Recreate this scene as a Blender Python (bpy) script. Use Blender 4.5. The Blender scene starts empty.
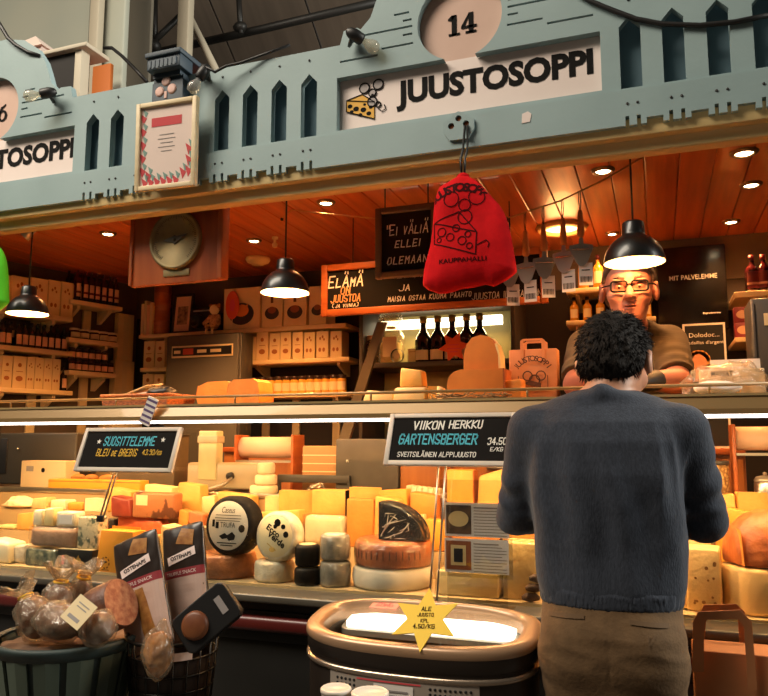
# Cheese stall in a market hall: everything is built in mesh code, metres, x along the stall front,
# y into the stall, z up.
import bpy, bmesh, math, random
import numpy as np
from mathutils import Vector, Matrix
from mathutils.bvhtree import BVHTree

RND = random.Random(7)
S = bpy.context.scene
COL = S.collection
PI = math.pi
F = 750.0; YAW = math.radians(20); PITCH = math.atan(94 / 750.0); CAMZ = 1.38
cy_, sy_, cp_, sp_ = math.cos(YAW), math.sin(YAW), math.cos(PITCH), math.sin(PITCH)

# ---------- measuring the photograph: where a sight line meets a plane of the place ----------
def ray(px, py):
    a = (px - 384) / F; b = (348 - py) / F
    return Vector((-sy_*cp_ + cy_*a + sy_*sp_*b, cy_*cp_ + sy_*a - cy_*sp_*b, sp_ + cp_*b))
CAM = Vector((0, 0, CAMZ))
def PY(px, py, Y):
    r = ray(px, py); return CAM + r * (Y / r.y)
def PZ(px, py, Z):
    r = ray(px, py); return CAM + r * ((Z - CAMZ) / r.z)
def rect(x0, y0, x1, y1, Y):
    xm, ym = (x0+x1)/2, (y0+y1)/2
    return PY(x0, ym, Y).x, PY(x1, ym, Y).x, PY(xm, y1, Y).z, PY(xm, y0, Y).z
# left wall of the stall: runs from the corner towards the front
CORNER = PY(138, 300, 4.6); CORNER.z = 0
LA = math.radians(17)
LD = Vector((-math.sin(LA), -math.cos(LA), 0)); LN = Vector((math.cos(LA), -math.sin(LA), 0))
def LW(px, py, off):
    r = ray(px, py); p0 = CORNER + LN*off
    return CAM + r * ((p0 - CAM).dot(LN) / r.dot(LN))
def LT(px, off, py=330):
    return (LW(px, py, off) - CORNER).dot(LD)
def LP(t, off, z):
    p = CORNER + LD*t + LN*off; p.z = z; return p
LROT = PI/2 - LA

# ---------- mesh builder ----------
def TR(x=0, y=0, z=0): return Matrix.Translation((x, y, z))
def RX(a): return Matrix.Rotation(a, 4, 'X')
def RY(a): return Matrix.Rotation(a, 4, 'Y')
def RZ(a): return Matrix.Rotation(a, 4, 'Z')
def SC(x, y, z): return Matrix.Diagonal((x, y, z, 1))
def basis(origin, xa, ya, za):
    m = Matrix.Identity(4)
    for i, a in enumerate((xa, ya, za)):
        for j in range(3): m[j][i] = a[j]
    for j in range(3): m[j][3] = origin[j]
    return m

class MB:
    def __init__(s): s.v = []; s.f = []; s.m = []; s.s = []
    def add(s, vs, fs, mi=0, smooth=False, T=None):
        n = len(s.v)
        if T is not None: vs = [T @ Vector(v) for v in vs]
        s.v += [Vector(v) for v in vs]
        for f in fs:
            s.f.append(tuple(i+n for i in f)); s.m.append(mi); s.s.append(smooth)
        return s
    def join(s, o, mi=None, T=None):
        n = len(s.v)
        s.v += [(T @ v) if T is not None else v.copy() for v in o.v]
        for f, m, sm in zip(o.f, o.m, o.s):
            s.f.append(tuple(i+n for i in f)); s.m.append(m if mi is None else mi); s.s.append(sm)
        return s
    def xf(s, T):
        s.v = [T @ v for v in s.v]; return s
    def box(s, c, d, bev=0.0, mi=0, T=None, seg=2):
        if bev <= 0:
            x, y, z = d[0]/2, d[1]/2, d[2]/2
            vs = [(c[0]+a*x, c[1]+b*y, c[2]+e*z) for a in (-1, 1) for b in (-1, 1) for e in (-1, 1)]
            fs = [(0,1,3,2), (4,6,7,5), (0,4,5,1), (2,3,7,6), (0,2,6,4), (1,5,7,3)]
            return s.add(vs, fs, mi, False, T)
        bm = bmesh.new()
        bmesh.ops.create_cube(bm, size=1)
        for v in bm.verts: v.co = Vector((v.co.x*d[0], v.co.y*d[1], v.co.z*d[2]))
        bmesh.ops.bevel(bm, geom=list(bm.edges), offset=min(bev, min(d)*0.45), segments=seg, affect='EDGES', profile=0.5)
        for v in bm.verts: v.co += Vector(c)
        s.frombm(bm, mi, T, smooth=seg > 1); bm.free(); return s
    def frombm(s, bm, mi=0, T=None, smooth=False):
        bm.verts.index_update()
        return s.add([v.co.copy() for v in bm.verts], [tuple(v.index for v in f.verts) for f in bm.faces], mi, smooth, T)
    def span(s, x0, x1, y0, y1, z0, z1, bev=0.0, mi=0, T=None):
        return s.box(((x0+x1)/2, (y0+y1)/2, (z0+z1)/2), (abs(x1-x0), abs(y1-y0), abs(z1-z0)), bev, mi, T)
    def prism(s, poly, y0, y1, mi=0, T=None, smooth=False):
        n = len(poly)
        vs = [(p[0], y0, p[1]) for p in poly] + [(p[0], y1, p[1]) for p in poly]
        s.add(vs, [tuple(range(n)), tuple(range(2*n-1, n-1, -1))], mi, False, T)
        return s.add(vs, [(i, i+n, (i+1) % n + n, (i+1) % n) for i in range(n)], mi, smooth, T)
    def tube(s, pts, r, n=8, mi=0, T=None):
        pts = [Vector(p) for p in pts]; k = len(pts)
        rs = r if isinstance(r, (list, tuple)) else [r]*k
        up = None; vs = []
        for i, p in enumerate(pts):
            d = (pts[min(i+1, k-1)] - pts[max(i-1, 0)]).normalized()
            if up is None: up = Vector((0, 0, 1)) if abs(d.z) < .9 else Vector((1, 0, 0))
            a = d.cross(up).normalized(); b = a.cross(d).normalized(); up = b
            for j in range(n):
                t = 2*PI*j/n; vs.append(p + a*(rs[i]*math.cos(t)) + b*(rs[i]*math.sin(t)))
        fs = [(i*n+j, i*n+(j+1) % n, (i+1)*n+(j+1) % n, (i+1)*n+j) for i in range(k-1) for j in range(n)]
        s.add(vs, fs, mi, True, T)
        return s.add([vs[j] for j in range(n)] + [vs[(k-1)*n+j] for j in range(n)],
                     [tuple(range(n-1, -1, -1)), tuple(range(n, 2*n))], mi, False, T)
    def arc(s, r, z0, z1, ang=.85, n=10, mi=0):
        """label wrapped round the front (-y side) of a bottle"""
        vs = [(r*math.sin(a), -r*math.cos(a), z) for a in np.linspace(-ang, ang, n+1) for z in (z0, z1)]
        return s.add(vs, [(2*i, 2*i+2, 2*i+3, 2*i+1) for i in range(n)], mi, True)
    def lathe(s, prof, n=28, mi=0, T=None, smooth=True):
        vs = []; k = len(prof)
        for (r, z) in prof:
            for j in range(n):
                t = 2*PI*j/n; vs.append((r*math.cos(t), r*math.sin(t), z))
        fs = [(i*n+j, i*n+(j+1) % n, (i+1)*n+(j+1) % n, (i+1)*n+j) for i in range(k-1) for j in range(n)]
        s.add(vs, fs, mi, smooth, T)
        return s
    def ball(s, c, r, n=16, mi=0, T=None):
        if not isinstance(r, (tuple, list)): r = (r, r, r)
        vs = []; fs = []
        h = n//2
        for i in range(h+1):
            a = PI*i/h
            for j in range(n):
                b = 2*PI*j/n
                vs.append((c[0]+r[0]*math.sin(a)*math.cos(b), c[1]+r[1]*math.sin(a)*math.sin(b), c[2]+r[2]*math.cos(a)))
        for i in range(h):
            for j in range(n): fs.append((i*n+j, (i+1)*n+j, (i+1)*n+(j+1) % n, i*n+(j+1) % n))
        return s.add(vs, fs, mi, True, T)
    def quad(s, a, b, c, d, mi=0, T=None): return s.add([a, b, c, d], [(0, 1, 2, 3)], mi, False, T)
    def bounds(s):
        a = np.array([tuple(v) for v in s.v]); return a.min(0), a.max(0)

def wm(o):
    return (wm(o.parent) @ o.matrix_basis) if o.parent else o.matrix_basis.copy()

def obj(name, mb, mats, parent=None, world=False, at=None):
    """One mesh object. Top level: origin moved to the base of the shape. Part: vertices in the parent's frame
    (or in world coordinates with world=True)."""
    if not isinstance(mats, (list, tuple)): mats = [mats]
    if parent is not None and world:
        mb.xf(wm(parent).inverted())
    off = Vector((0, 0, 0))
    if parent is None and at is None:
        lo, hi = mb.bounds(); off = Vector(((lo[0]+hi[0])/2, (lo[1]+hi[1])/2, lo[2]))
    me = bpy.data.meshes.new(name)
    me.from_pydata([v - off for v in mb.v], [], mb.f)
    for m in mats: me.materials.append(m)
    me.polygons.foreach_set('material_index', mb.m)
    me.polygons.foreach_set('use_smooth', mb.s)
    bm = bmesh.new(); bm.from_mesh(me)
    bmesh.ops.remove_doubles(bm, verts=bm.verts, dist=1e-6)
    bmesh.ops.recalc_face_normals(bm, faces=bm.faces)
    bm.to_mesh(me); bm.free()
    me.update()
    o = bpy.data.objects.new(name, me); COL.objects.link(o)
    if parent is not None: o.parent = parent
    o.location = off if at is None else at
    return o

def tag(o, label, cat, group=None, kind=None):
    o['label'] = label; o['category'] = cat
    if group: o['group'] = group
    if kind: o['kind'] = kind
    return o
def thing(name, label, cat, T, group=None):
    o = bpy.data.objects.new(name, None); COL.objects.link(o)
    o.empty_display_size = .05
    o.matrix_basis = T if isinstance(T, Matrix) else TR(*T)
    return tag(o, label, cat, group)
def struct(name, mb, m):
    o = obj(name, mb, m); o['kind'] = 'structure'; return o
def dup(root, T, label, group=None):
    r = root.copy(); COL.objects.link(r)
    r.matrix_basis = T if isinstance(T, Matrix) else TR(*T)
    r['label'] = label
    if group: r['group'] = group
    for ch in list(root.children):
        c = ch.copy(); COL.objects.link(c); c.parent = r
        for g in list(ch.children):
            d = g.copy(); COL.objects.link(d); d.parent = c
    return r
ORD = ['first', 'second', 'third', 'fourth', 'fifth', 'sixth', 'seventh', 'eighth', 'ninth', 'tenth', 'eleventh', 'twelfth', 'thirteenth', 'fourteenth']

# ---------- writing ----------
def text(t, w=None, h=None, thick=.0008, bold=0.0, align='CENTER', squeeze=None, shear=0):
    """Lettering standing in the xz plane, read from -y, centred on the origin, fitted to w x h."""
    cu = bpy.data.curves.new('t', 'FONT'); cu.body = t; cu.size = 1; cu.offset = bold; cu.shear = shear
    cu.extrude = 0.0; cu.resolution_u = 3; cu.align_x = align
    o = bpy.data.objects.new('t', cu); COL.objects.link(o)
    dg = bpy.context.evaluated_depsgraph_get(); dg.update()
    me = bpy.data.meshes.new_from_object(o.evaluated_get(dg))
    mb = MB(); mb.add([(v.co.x, 0, v.co.y) for v in me.vertices], [tuple(p.vertices) for p in me.polygons])
    bpy.data.objects.remove(o); bpy.data.curves.remove(cu); bpy.data.meshes.remove(me)
    if not mb.v: return mb
    lo, hi = mb.bounds()
    sx = (w/(hi[0]-lo[0])) if w else None; sz = (h/(hi[2]-lo[2])) if h else None
    sx = sx or sz; sz = sz or sx
    return mb.xf(SC(sx, 1, sz) @ TR(-(lo[0]+hi[0])/2, 0, -(lo[2]+hi[2])/2))
GL = {'A': '002640|1232', 'B': '00063645443303|33424130|3000', 'C': '45360615|0615010010|103041', 'D': '000626444220|2000',
 'E': '46060040|0333', 'F': '460600|0333', 'G': '4536160501103041|414323', 'H': '0006|4046|0343', 'I': '2026', 'J': '4641301001',
 'K': '0006|460340', 'L': '060040', 'M': '0006234640', 'N': '00064046', 'O': '100105163645413010', 'P': '0006364544330 3'.replace(' ', ''),
 'Q': '100105163645413010|2240', 'R': '00063645443303|2340', 'S': '4536160504134241301001', 'T': '0646|2620', 'U': '060110304146',
 'V': '062046', 'W': '0610233046', 'X': '0046|0640', 'Y': '0623|4620', 'Z': '06460040', '0': '100105163645413010', '1': '052620',
 '2': '05163645440040', '3': '0516364544330|'.rstrip('|')[:-1] + '|3342413010|1001', '4': '30360242', '5': '46060333424130100 1'.replace(' ', ''),
 '6': '3616050110304142331302', '7': '0646120 0'.replace(' ', ''), '8': '13040516364544334241301001021333', '9': '4434140405163645413010', '.': '2021',
 ',': '2110', '/': '0046', '!': '2622|2120', '"': '1614|3634', '(': '36150 3'.replace(' ', '')[:4] + '1130', ')': '16353110', '-': '1333', '~': '02142243', '*': '2521|0343|0541'}
def chalk(t, h, w=None, sw=.12, jit=.06, lean=0.12):
    """Hand-lettered chalk strokes in the xz plane, centred, read from -y."""
    x = 0.0; mb = MB(); hgt = 6.0; rw = sw*6
    for chn in t:
        c = chn.upper(); small = chn.islower()
        if c in 'ÄÖ': base = {'Ä': 'A', 'Ö': 'O'}[c]; dots = True
        else: base = c; dots = False
        if base not in GL: x += 3.2; continue
        k = .72 if small else 1.0
        strokes = [g for g in GL[base].split('|') if len(g) >= 4]
        if dots: strokes += ['1718', '3738']
        mx = 4.0
        nar = base in 'I.,!"'
        xs_ = x; x = x-1.0 if nar else x
        for g in strokes:
            pts = [(int(g[i]), int(g[i+1])) for i in range(0, len(g)-1, 2)]
            pts = [(x + a*k*.8 + RND.uniform(-jit, jit)*3 + b*lean, b*k + RND.uniform(-jit, jit)*3) for a, b in pts]
            for (ax, az), (bx, bz) in zip(pts, pts[1:]):
                L = math.hypot(bx-ax, bz-az)
                if L < 1e-4: continue
                ux, uz = (bx-ax)/L*rw*.5, (bz-az)/L*rw*.5
                mb.add([(ax-ux-uz, 0, az-uz+ux), (ax-ux+uz, 0, az-uz-ux), (bx+ux+uz, 0, bz+uz-ux), (bx+ux-uz, 0, bz+uz+ux)], [(0, 1, 2, 3)])
        x = xs_ + (2.3 if nar else mx*.8*k + 1.5)
    lo, hi = mb.bounds()
    s = h/hgt; sx = (w/(hi[0]-lo[0])) if w else s
    return mb.xf(SC(sx, 1, s) @ TR(-(lo[0]+hi[0])/2, 0, -(lo[2]+hi[2])/2))
def curve_board(outline, holes, y0, y1):
    """Board cut from a 2D outline with openings, standing in the xz plane between y0 and y1."""
    cu = bpy.data.curves.new('b', 'CURVE'); cu.dimensions = '2D'; cu.fill_mode = 'BOTH'; cu.extrude = abs(y1-y0)/2
    for poly in [outline] + holes:
        sp = cu.splines.new('POLY'); sp.points.add(len(poly)-1); sp.use_cyclic_u = True
        for p, q in zip(sp.points, poly): p.co = (q[0], q[1], 0, 1)
    o = bpy.data.objects.new('b', cu); COL.objects.link(o)
    dg = bpy.context.evaluated_depsgraph_get(); dg.update()
    me = bpy.data.meshes.new_from_object(o.evaluated_get(dg))
    mb = MB(); ym = (y0+y1)/2
    mb.add([(v.co.x, ym - v.co.z, v.co.y) for v in me.vertices], [tuple(p.vertices) for p in me.polygons])
    bpy.data.objects.remove(o); bpy.data.curves.remove(cu); bpy.data.meshes.remove(me)
    return mb
def circle(cx, cz, r, n=28, rz=None, a0=0, a1=2*PI):
    full = abs(a1-a0-2*PI) < 1e-6
    m = n if full else n-1
    return [(cx + r*math.cos(a0+(a1-a0)*i/m), cz + (rz or r)*math.sin(a0+(a1-a0)*i/m)) for i in range(n)]
def star(n, R, r, a0=PI/2):
    return [((R if i % 2 == 0 else r)*math.cos(a0+PI*i/n), (R if i % 2 == 0 else r)*math.sin(a0+PI*i/n)) for i in range(2*n)]

# ---------- signed distance modelling for bodies, bags and soft things ----------
def sm(a, b, k):
    h = np.clip(.5 + .5*(b-a)/k, 0, 1); return b*(1-h) + a*h - k*h*(1-h)
def smx(a, b, k): return -sm(-a, -b, k)
def cap(P, a, b, ra, rb=None, sc=None):
    rb = ra if rb is None else rb
    a = np.array(a, float); b = np.array(b, float); Q = P
    if sc is not None:
        s = np.array(sc, float); Q = P/s; a = a/s; b = b/s
    ab = b-a; t = np.clip(((Q-a) @ ab)/max(ab @ ab, 1e-9), 0, 1)
    return np.linalg.norm(Q - a - t[:, None]*ab, axis=1) - (ra + (rb-ra)*t)
def ell(P, c, r, M=None):
    Q = P - np.array(c, float)
    if M is not None: Q = Q @ M
    r = np.array(r, float)
    k0 = np.linalg.norm(Q/r, axis=1); k1 = np.linalg.norm(Q/(r*r), axis=1)
    return k0*(k0-1)/np.maximum(k1, 1e-9)
def loft(P, zs, As, Bs, Cs, Xs=None, e=2.3):
    """Upright trunk: half width A, half depth B, centre y C at heights z."""
    z = P[:, 2]
    a = np.interp(z, zs, As); b = np.interp(z, zs, Bs); c = np.interp(z, zs, Cs)
    x0 = np.interp(z, zs, Xs) if Xs is not None else 0
    k = (np.abs((P[:, 0]-x0)/a)**e + np.abs((P[:, 1]-c)/b)**e)**(1/e)
    d = (k-1)*np.minimum(a, b)
    return np.maximum(d, np.maximum(zs[0]-z, z-zs[-1]))
def nz(P, s, seed=0):
    """Smooth pseudo noise in -1..1."""
    r = np.random.RandomState(seed); v = 0
    for i in range(5):
        d = r.normal(size=3); d /= np.linalg.norm(d)
        v = v + np.sin(P @ d * s * (1 + .45*i) + r.uniform(0, 6.28) + 1.3*np.sin(P @ r.normal(size=3) * s*.5))
    return v/5
def surfnet(f, lo, hi, h, smooth=True):
    lo = np.array(lo, float); hi = np.array(hi, float)
    C = 4; N = (np.ceil((hi-lo)/(h*C)).astype(int)+1)
    n = N*C
    ax = [lo[i] + h*C*(np.arange(N[i])+.5) - h*.5 for i in range(3)]
    G = np.stack(np.meshgrid(*ax, indexing='ij'), -1).reshape(-1, 3)
    cv = f(G).reshape(N)
    V = np.repeat(np.repeat(np.repeat(cv, C, 0), C, 1), C, 2)
    M = np.abs(V) < h*C*2.2
    fx = [lo[i] + h*np.arange(n[i]) for i in range(3)]
    idx = np.argwhere(M)
    P = np.stack([fx[i][idx[:, i]] for i in range(3)], -1)
    V[M] = f(P)
    s = V < 0
    cs = np.zeros(n-1, int)
    off = [(i, j, k) for i in (0, 1) for j in (0, 1) for k in (0, 1)]
    def sub(A, o): return A[o[0]:n[0]-1+o[0], o[1]:n[1]-1+o[1], o[2]:n[2]-1+o[2]]
    for o in off: cs += sub(s, o)
    act = (cs > 0) & (cs < 8)
    ai = np.argwhere(act); m = len(ai)
    acc = np.zeros((m, 3)); cnt = np.zeros(m)
    for a in off:
        for k in range(3):
            if a[k]: continue
            b = list(a); b[k] = 1
            va = V[ai[:, 0]+a[0], ai[:, 1]+a[1], ai[:, 2]+a[2]]; vb = V[ai[:, 0]+b[0], ai[:, 1]+b[1], ai[:, 2]+b[2]]
            c = (va < 0) != (vb < 0)
            t = np.where(c, va/np.where(c, va-vb, 1), 0)
            p = np.tile(np.array(a, float), (m, 1)); p[:, k] += t
            acc += p*c[:, None]; cnt += c
    verts = (ai + acc/cnt[:, None])*h + lo
    im = -np.ones(n-1, int); im[act] = np.arange(m)
    faces = []
    for k in range(3):
        u, w = (k+1) % 3, (k+2) % 3
        sl = [slice(1, n[i]-1) for i in range(3)]; sl[k] = slice(0, n[k]-1)
        sl2 = list(sl); sl2[k] = slice(1, n[k])
        A = s[tuple(sl)]; B = s[tuple(sl2)]
        e = np.argwhere(A != B)
        base = e + np.array([1 if i != k else 0 for i in range(3)])
        fl = A[tuple(e.T)]
        def at(du, dw):
            q = base.copy(); q[:, u] -= du; q[:, w] -= dw
            return im[tuple(q.T)]
        q = np.stack([at(1, 1), at(0, 1), at(0, 0), at(1, 0)], -1)
        q[~fl] = q[~fl][:, ::-1]
        faces.append(q[(q >= 0).all(1)])
    fs = np.concatenate(faces)
    mb = MB(); mb.add([tuple(v) for v in verts], [tuple(int(i) for i in r) for r in fs], 0, smooth)
    return mb
def bvh(mb): return BVHTree.FromPolygons(mb.v, mb.f)
def drape(mb, tree, off=.0012, cut=.004, dirn=Vector((0, 1, 0)), start=-1.0):
    """Lay flat artwork (xz plane) onto a surface, seen along dirn."""
    bm = bmesh.new()
    vs = [bm.verts.new(v) for v in mb.v]
    for f in mb.f:
        try: bm.faces.new([vs[i] for i in f])
        except ValueError: pass
    bmesh.ops.triangulate(bm, faces=bm.faces)
    for _ in range(4):
        es = [e for e in bm.edges if e.calc_length() > cut*3]
        if not es: break
        bmesh.ops.subdivide_edges(bm, edges=es, cuts=1); bmesh.ops.triangulate(bm, faces=bm.faces)
    miss = []
    for v in bm.verts:
        h = tree.ray_cast(Vector((v.co.x, 0, v.co.z)) + dirn*start, dirn)
        if h[0] is not None and abs(h[1].y) > .25: v.co = h[0] - dirn*off
        else: miss.append(v)
    bmesh.ops.delete(bm, geom=miss, context='VERTS')
    out = MB().frombm(bm); bm.free(); return out
def poly_sd(x, z, poly):
    d = np.full(x.shape, 1e9); ins = np.zeros(x.shape, bool); n = len(poly)
    for i in range(n):
        ax, az = poly[i]; bx, bz = poly[(i+1) % n]
        ex, ez = bx-ax, bz-az
        t = np.clip(((x-ax)*ex + (z-az)*ez)/max(ex*ex+ez*ez, 1e-12), 0, 1)
        d = np.minimum(d, np.hypot(x-ax-t*ex, z-az-t*ez))
        c = ((az > z) != (bz > z)) & (x < (bx-ax)*(z-az)/((bz-az) if abs(bz-az) > 1e-12 else 1e-12) + ax)
        ins ^= c
    return np.where(ins, -d, d)
def pillow(poly, t, Rr, h=.006, wr=0.0, ws=40, seed=1):
    """Stuffed flat shape: outline in xz, half thickness t reached Rr inside the edge, wrinkles wr."""
    a = np.array(poly); lo = (a[:, 0].min()-.02, -t*1.6-.01, a[:, 1].min()-.02); hi = (a[:, 0].max()+.02, t*1.6+.01, a[:, 1].max()+.02)
    def f(P):
        d = poly_sd(P[:, 0], P[:, 2], poly)
        q = np.maximum(d + Rr, 0)
        v = np.sqrt(q*q + (P[:, 1]*Rr/t)**2) - Rr
        v = v*min(1, t/Rr)
        if wr: v = v + wr*nz(P*np.array([1, .4, .6]), ws, seed)
        return v
    return surfnet(f, lo, hi, h)

# ---------- materials ----------
def lin(c):
    if isinstance(c, str):
        c = [int(c[i:i+2], 16)/255 for i in (1, 3, 5)]
    return tuple((x/12.92 if x <= .04045 else ((x+.055)/1.055)**2.4) for x in c) + (1,)
def mat(name, col, rough=.55, metal=0.0, col2=None, scale=12, detail=4, stretch=(1, 1, 1), mixpos=(.35, .65), bump=0.0, bscale=None,
        bstretch=None, emit=None, estr=0.0, coat=0.0, spec=.5, sss=0.0, sheen=0.0, voronoi=False):
    m = bpy.data.materials.new(name); m.use_nodes = True
    nt = m.node_tree; N = nt.nodes; L = nt.links
    b = N['Principled BSDF']
    b.inputs['Roughness'].default_value = rough; b.inputs['Metallic'].default_value = metal
    b.inputs['Base Color'].default_value = lin(col)
    b.inputs['Specular IOR Level'].default_value = spec
    b.inputs['Coat Weight'].default_value = coat
    if sheen: b.inputs['Sheen Weight'].default_value = sheen
    if sss:
        b.inputs['Subsurface Weight'].default_value = sss; b.inputs['Subsurface Radius'].default_value = (.012, .006, .003); b.inputs['Subsurface Scale'].default_value = 1
    if emit:
        b.inputs['Emission Color'].default_value = lin(emit); b.inputs['Emission Strength'].default_value = estr
    tc = N.new('ShaderNodeTexCoord')
    def noise(sc, st, det=detail):
        mp = N.new('ShaderNodeMapping'); mp.inputs['Scale'].default_value = st
        L.new(tc.outputs['Object'], mp.inputs['Vector'])
        t = N.new('ShaderNodeTexVoronoi' if voronoi else 'ShaderNodeTexNoise'); t.inputs['Scale'].default_value = sc
        if not voronoi: t.inputs['Detail'].default_value = det
        L.new(mp.outputs['Vector'], t.inputs['Vector']); return t.outputs['Distance' if voronoi else 'Fac']
    if col2:
        r = N.new('ShaderNodeValToRGB'); e = r.color_ramp.elements
        e[0].position, e[1].position = mixpos; e[0].color = lin(col); e[1].color = lin(col2)
        L.new(noise(scale, stretch), r.inputs['Fac']); L.new(r.outputs['Color'], b.inputs['Base Color'])
    if bump:
        bp = N.new('ShaderNodeBump'); bp.inputs['Strength'].default_value = bump; bp.inputs['Distance'].default_value = .006
        L.new(noise(bscale or scale*3, bstretch or stretch), bp.inputs['Height']); L.new(bp.outputs['Normal'], b.inputs['Normal'])
    return m
def clear(name, tint='#ffffff', refl=.12, rough=.03, milky=0.0, mcol='#ffffff', bump=0.0, bscale=30):
    """Thin clear sheet: lets light straight through, reflects by Fresnel, optionally a little milky."""
    m = bpy.data.materials.new(name); m.use_nodes = True
    nt = m.node_tree; N = nt.nodes; L = nt.links
    N.remove(N['Principled BSDF']); out = N['Material Output']
    tr = N.new('ShaderNodeBsdfTransparent'); tr.inputs['Color'].default_value = lin(tint)
    gl = N.new('ShaderNodeBsdfGlossy'); gl.inputs['Roughness'].default_value = rough
    fr = N.new('ShaderNodeLayerWeight'); fr.inputs['Blend'].default_value = .5
    pw = N.new('ShaderNodeMath'); pw.operation = 'POWER'; pw.inputs[1].default_value = 4.0
    mm = N.new('ShaderNodeMath'); mm.operation = 'MULTIPLY_ADD'; mm.inputs[1].default_value = .7; mm.inputs[2].default_value = refl*.25; mm.use_clamp = True
    L.new(fr.outputs['Facing'], pw.inputs[0]); L.new(pw.outputs[0], mm.inputs[0])
    mx = N.new('ShaderNodeMixShader'); L.new(mm.outputs[0], mx.inputs['Fac']); L.new(gl.outputs[0], mx.inputs[2])
    if milky:
        df = N.new('ShaderNodeBsdfDiffuse'); df.inputs['Color'].default_value = lin(mcol)
        m2 = N.new('ShaderNodeMixShader'); m2.inputs['Fac'].default_value = milky
        L.new(tr.outputs[0], m2.inputs[1]); L.new(df.outputs[0], m2.inputs[2]); L.new(m2.outputs[0], mx.inputs[1])
    else: L.new(tr.outputs[0], mx.inputs[1])
    if bump:
        tc = N.new('ShaderNodeTexCoord'); t = N.new('ShaderNodeTexNoise'); t.inputs['Scale'].default_value = bscale; t.inputs['Detail'].default_value = 3
        bp = N.new('ShaderNodeBump'); bp.inputs['Strength'].default_value = bump; bp.inputs['Distance'].default_value = .01
        L.new(tc.outputs['Object'], t.inputs['Vector']); L.new(t.outputs['Fac'], bp.inputs['Height']); L.new(bp.outputs[0], gl.inputs['Normal']); L.new(bp.outputs[0], fr.inputs['Normal'])
    L.new(mx.outputs[0], out.inputs['Surface']); return m
def glow(name, col, st):
    m = bpy.data.materials.new(name); m.use_nodes = True
    b = m.node_tree.nodes['Principled BSDF']
    b.inputs['Base Color'].default_value = (.8, .8, .8, 1)
    b.inputs['Emission Color'].default_value = lin(col); b.inputs['Emission Strength'].default_value = st
    return m

TEAL = mat('teal_paint', '#879d9f', .6, col2='#90a6a8', scale=3, bump=.08, bscale=60)
TEALSH = mat('teal_recess_shade', '#5a7885', .65, col2='#62808d', scale=4)  # fascia teal, darkened in colour for the shade inside the slots
BLUEP = mat('dark_blue_paint', '#22333f', .6, col2='#2a3b48', scale=10)
SIGNW = mat('sign_white', '#e6d6cf', .5, col2='#dfcfc8', scale=3)
PINKB = mat('plaque_pink', '#c9a898', .6, col2='#c1a08f', scale=5)
INK = mat('black_ink', '#100e0d', .8, spec=.15)
INKR = mat('worn_bag_ink', '#3a0608', .8, spec=.1)
YELB = mat('pale_yellow_batten', '#cdb27a', .6, col2='#bea26a', scale=2, stretch=(.4, 4, 6))
CEIL = mat('varnished_pine', '#c4622c', .36, col2='#a34a20', scale=4, stretch=(6, .4, 6), bump=.05, bscale=20, coat=.15)
WALLB = mat('taupe_wall', '#5a4a3a', .8, col2='#524334', scale=3)
WALLSH = mat('shaded_taupe_wall', '#2a1e16', .8, col2='#241a13', scale=3)  # taupe wall paint with the stall's shade put into the colour
CREAM = mat('cream_shelf', '#ddc394', .5, col2='#d3b784', scale=5)
CREAMW = mat('cream_upright', '#d2bd92', .55)
HALLW = mat('hall_pale_wall', '#a9ab9c', .7, col2='#a2a79b', scale=1.2)
HALLB = mat('hall_brown_boards', '#5f5347', .8, col2='#554a3f', scale=2, stretch=(5, .3, .3))
STEELP = mat('painted_steel', '#b3a994', .6)
DARKST = mat('dark_steel', '#1c1b19', .5)
TILE = mat('floor_tile', '#4a443d', .5, col2='#403a34', scale=4)
ORW = mat('orange_wood', '#b5622c', .45, col2='#9c4f20', scale=6, stretch=(1, 1, 6))
BROWNW = mat('reddish_board', '#a5562a', .5, col2='#914620', scale=4, stretch=(5, 5, .5), coat=.1)
BRASS = mat('aged_brass', '#8b7a52', .55, .5, col2='#6f6244', scale=8)
BRASSD = mat('dark_engraving', '#3d3424', .5, .4)
BLACKM = mat('black_enamel', '#0f0e0d', .35, coat=.2)
BLACKP = mat('black_plastic', '#151414', .45)
GREYM = mat('dark_grey_metal', '#4b4843', .45, .3)
GREYL = mat('light_grey_metal', '#a8a49a', .35, .6)
STEEL = mat('brushed_steel', '#b5b0a6', .28, .9)
CHROME = mat('chrome', '#cfcac0', .15, 1)
BOARD = mat('chalk_board', '#100d0b', .8, col2='#171310', scale=4, spec=.15)
CHW = mat('white_chalk', '#e9e4da', .9)
CHB = mat('blue_chalk', '#57b7c9', .9)
CHY = mat('yellow_chalk', '#e0b23c', .9)
FRG = mat('grey_white_frame', '#cfc3b4', .5, col2='#c2b5a5', scale=6, stretch=(1, 1, 1))
FRB = mat('brown_grey_frame', '#5e4a3a', .55)
FRC = mat('pale_birch_frame', '#d9c7a3', .5, col2='#cdb991', scale=5, stretch=(1, 1, 5))
PAPER = mat('white_paper', '#ded7d0', .7)
PAPERP = mat('pinkish_paper', '#f2ddd6', .7)
REDP = mat('red_print', '#d4484f', .7)
TEALPR = mat('teal_print', '#7fa39b', .7)
GREYPR = mat('grey_print', '#948d8a', .8)
ORPR = mat('orange_brown_print', '#9a5a2c', .8)
RED = mat('red_cloth', '#cb0d14', .85, col2='#bd0a11', scale=30, bump=.15, bscale=60, spec=.15)
LIME = mat('lime_cloth', '#57d21c', .8, bump=.15, bscale=60)
KRAFT = mat('kraft_paper', '#b8784a', .75, col2='#aa6c40', scale=9, bump=.12, bscale=14)
WOODH = mat('slicer_handle_wood', '#d98a4a', .45, col2='#c0743a', scale=20, stretch=(1, 1, .2))
SKIN = mat('skin', '#c08a6c', .5, col2='#b87f62', scale=9, sss=.08)
SKIN2 = mat('flushed_skin', '#c0806a', .45, col2='#b5705a', scale=9, sss=.08)
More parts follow.
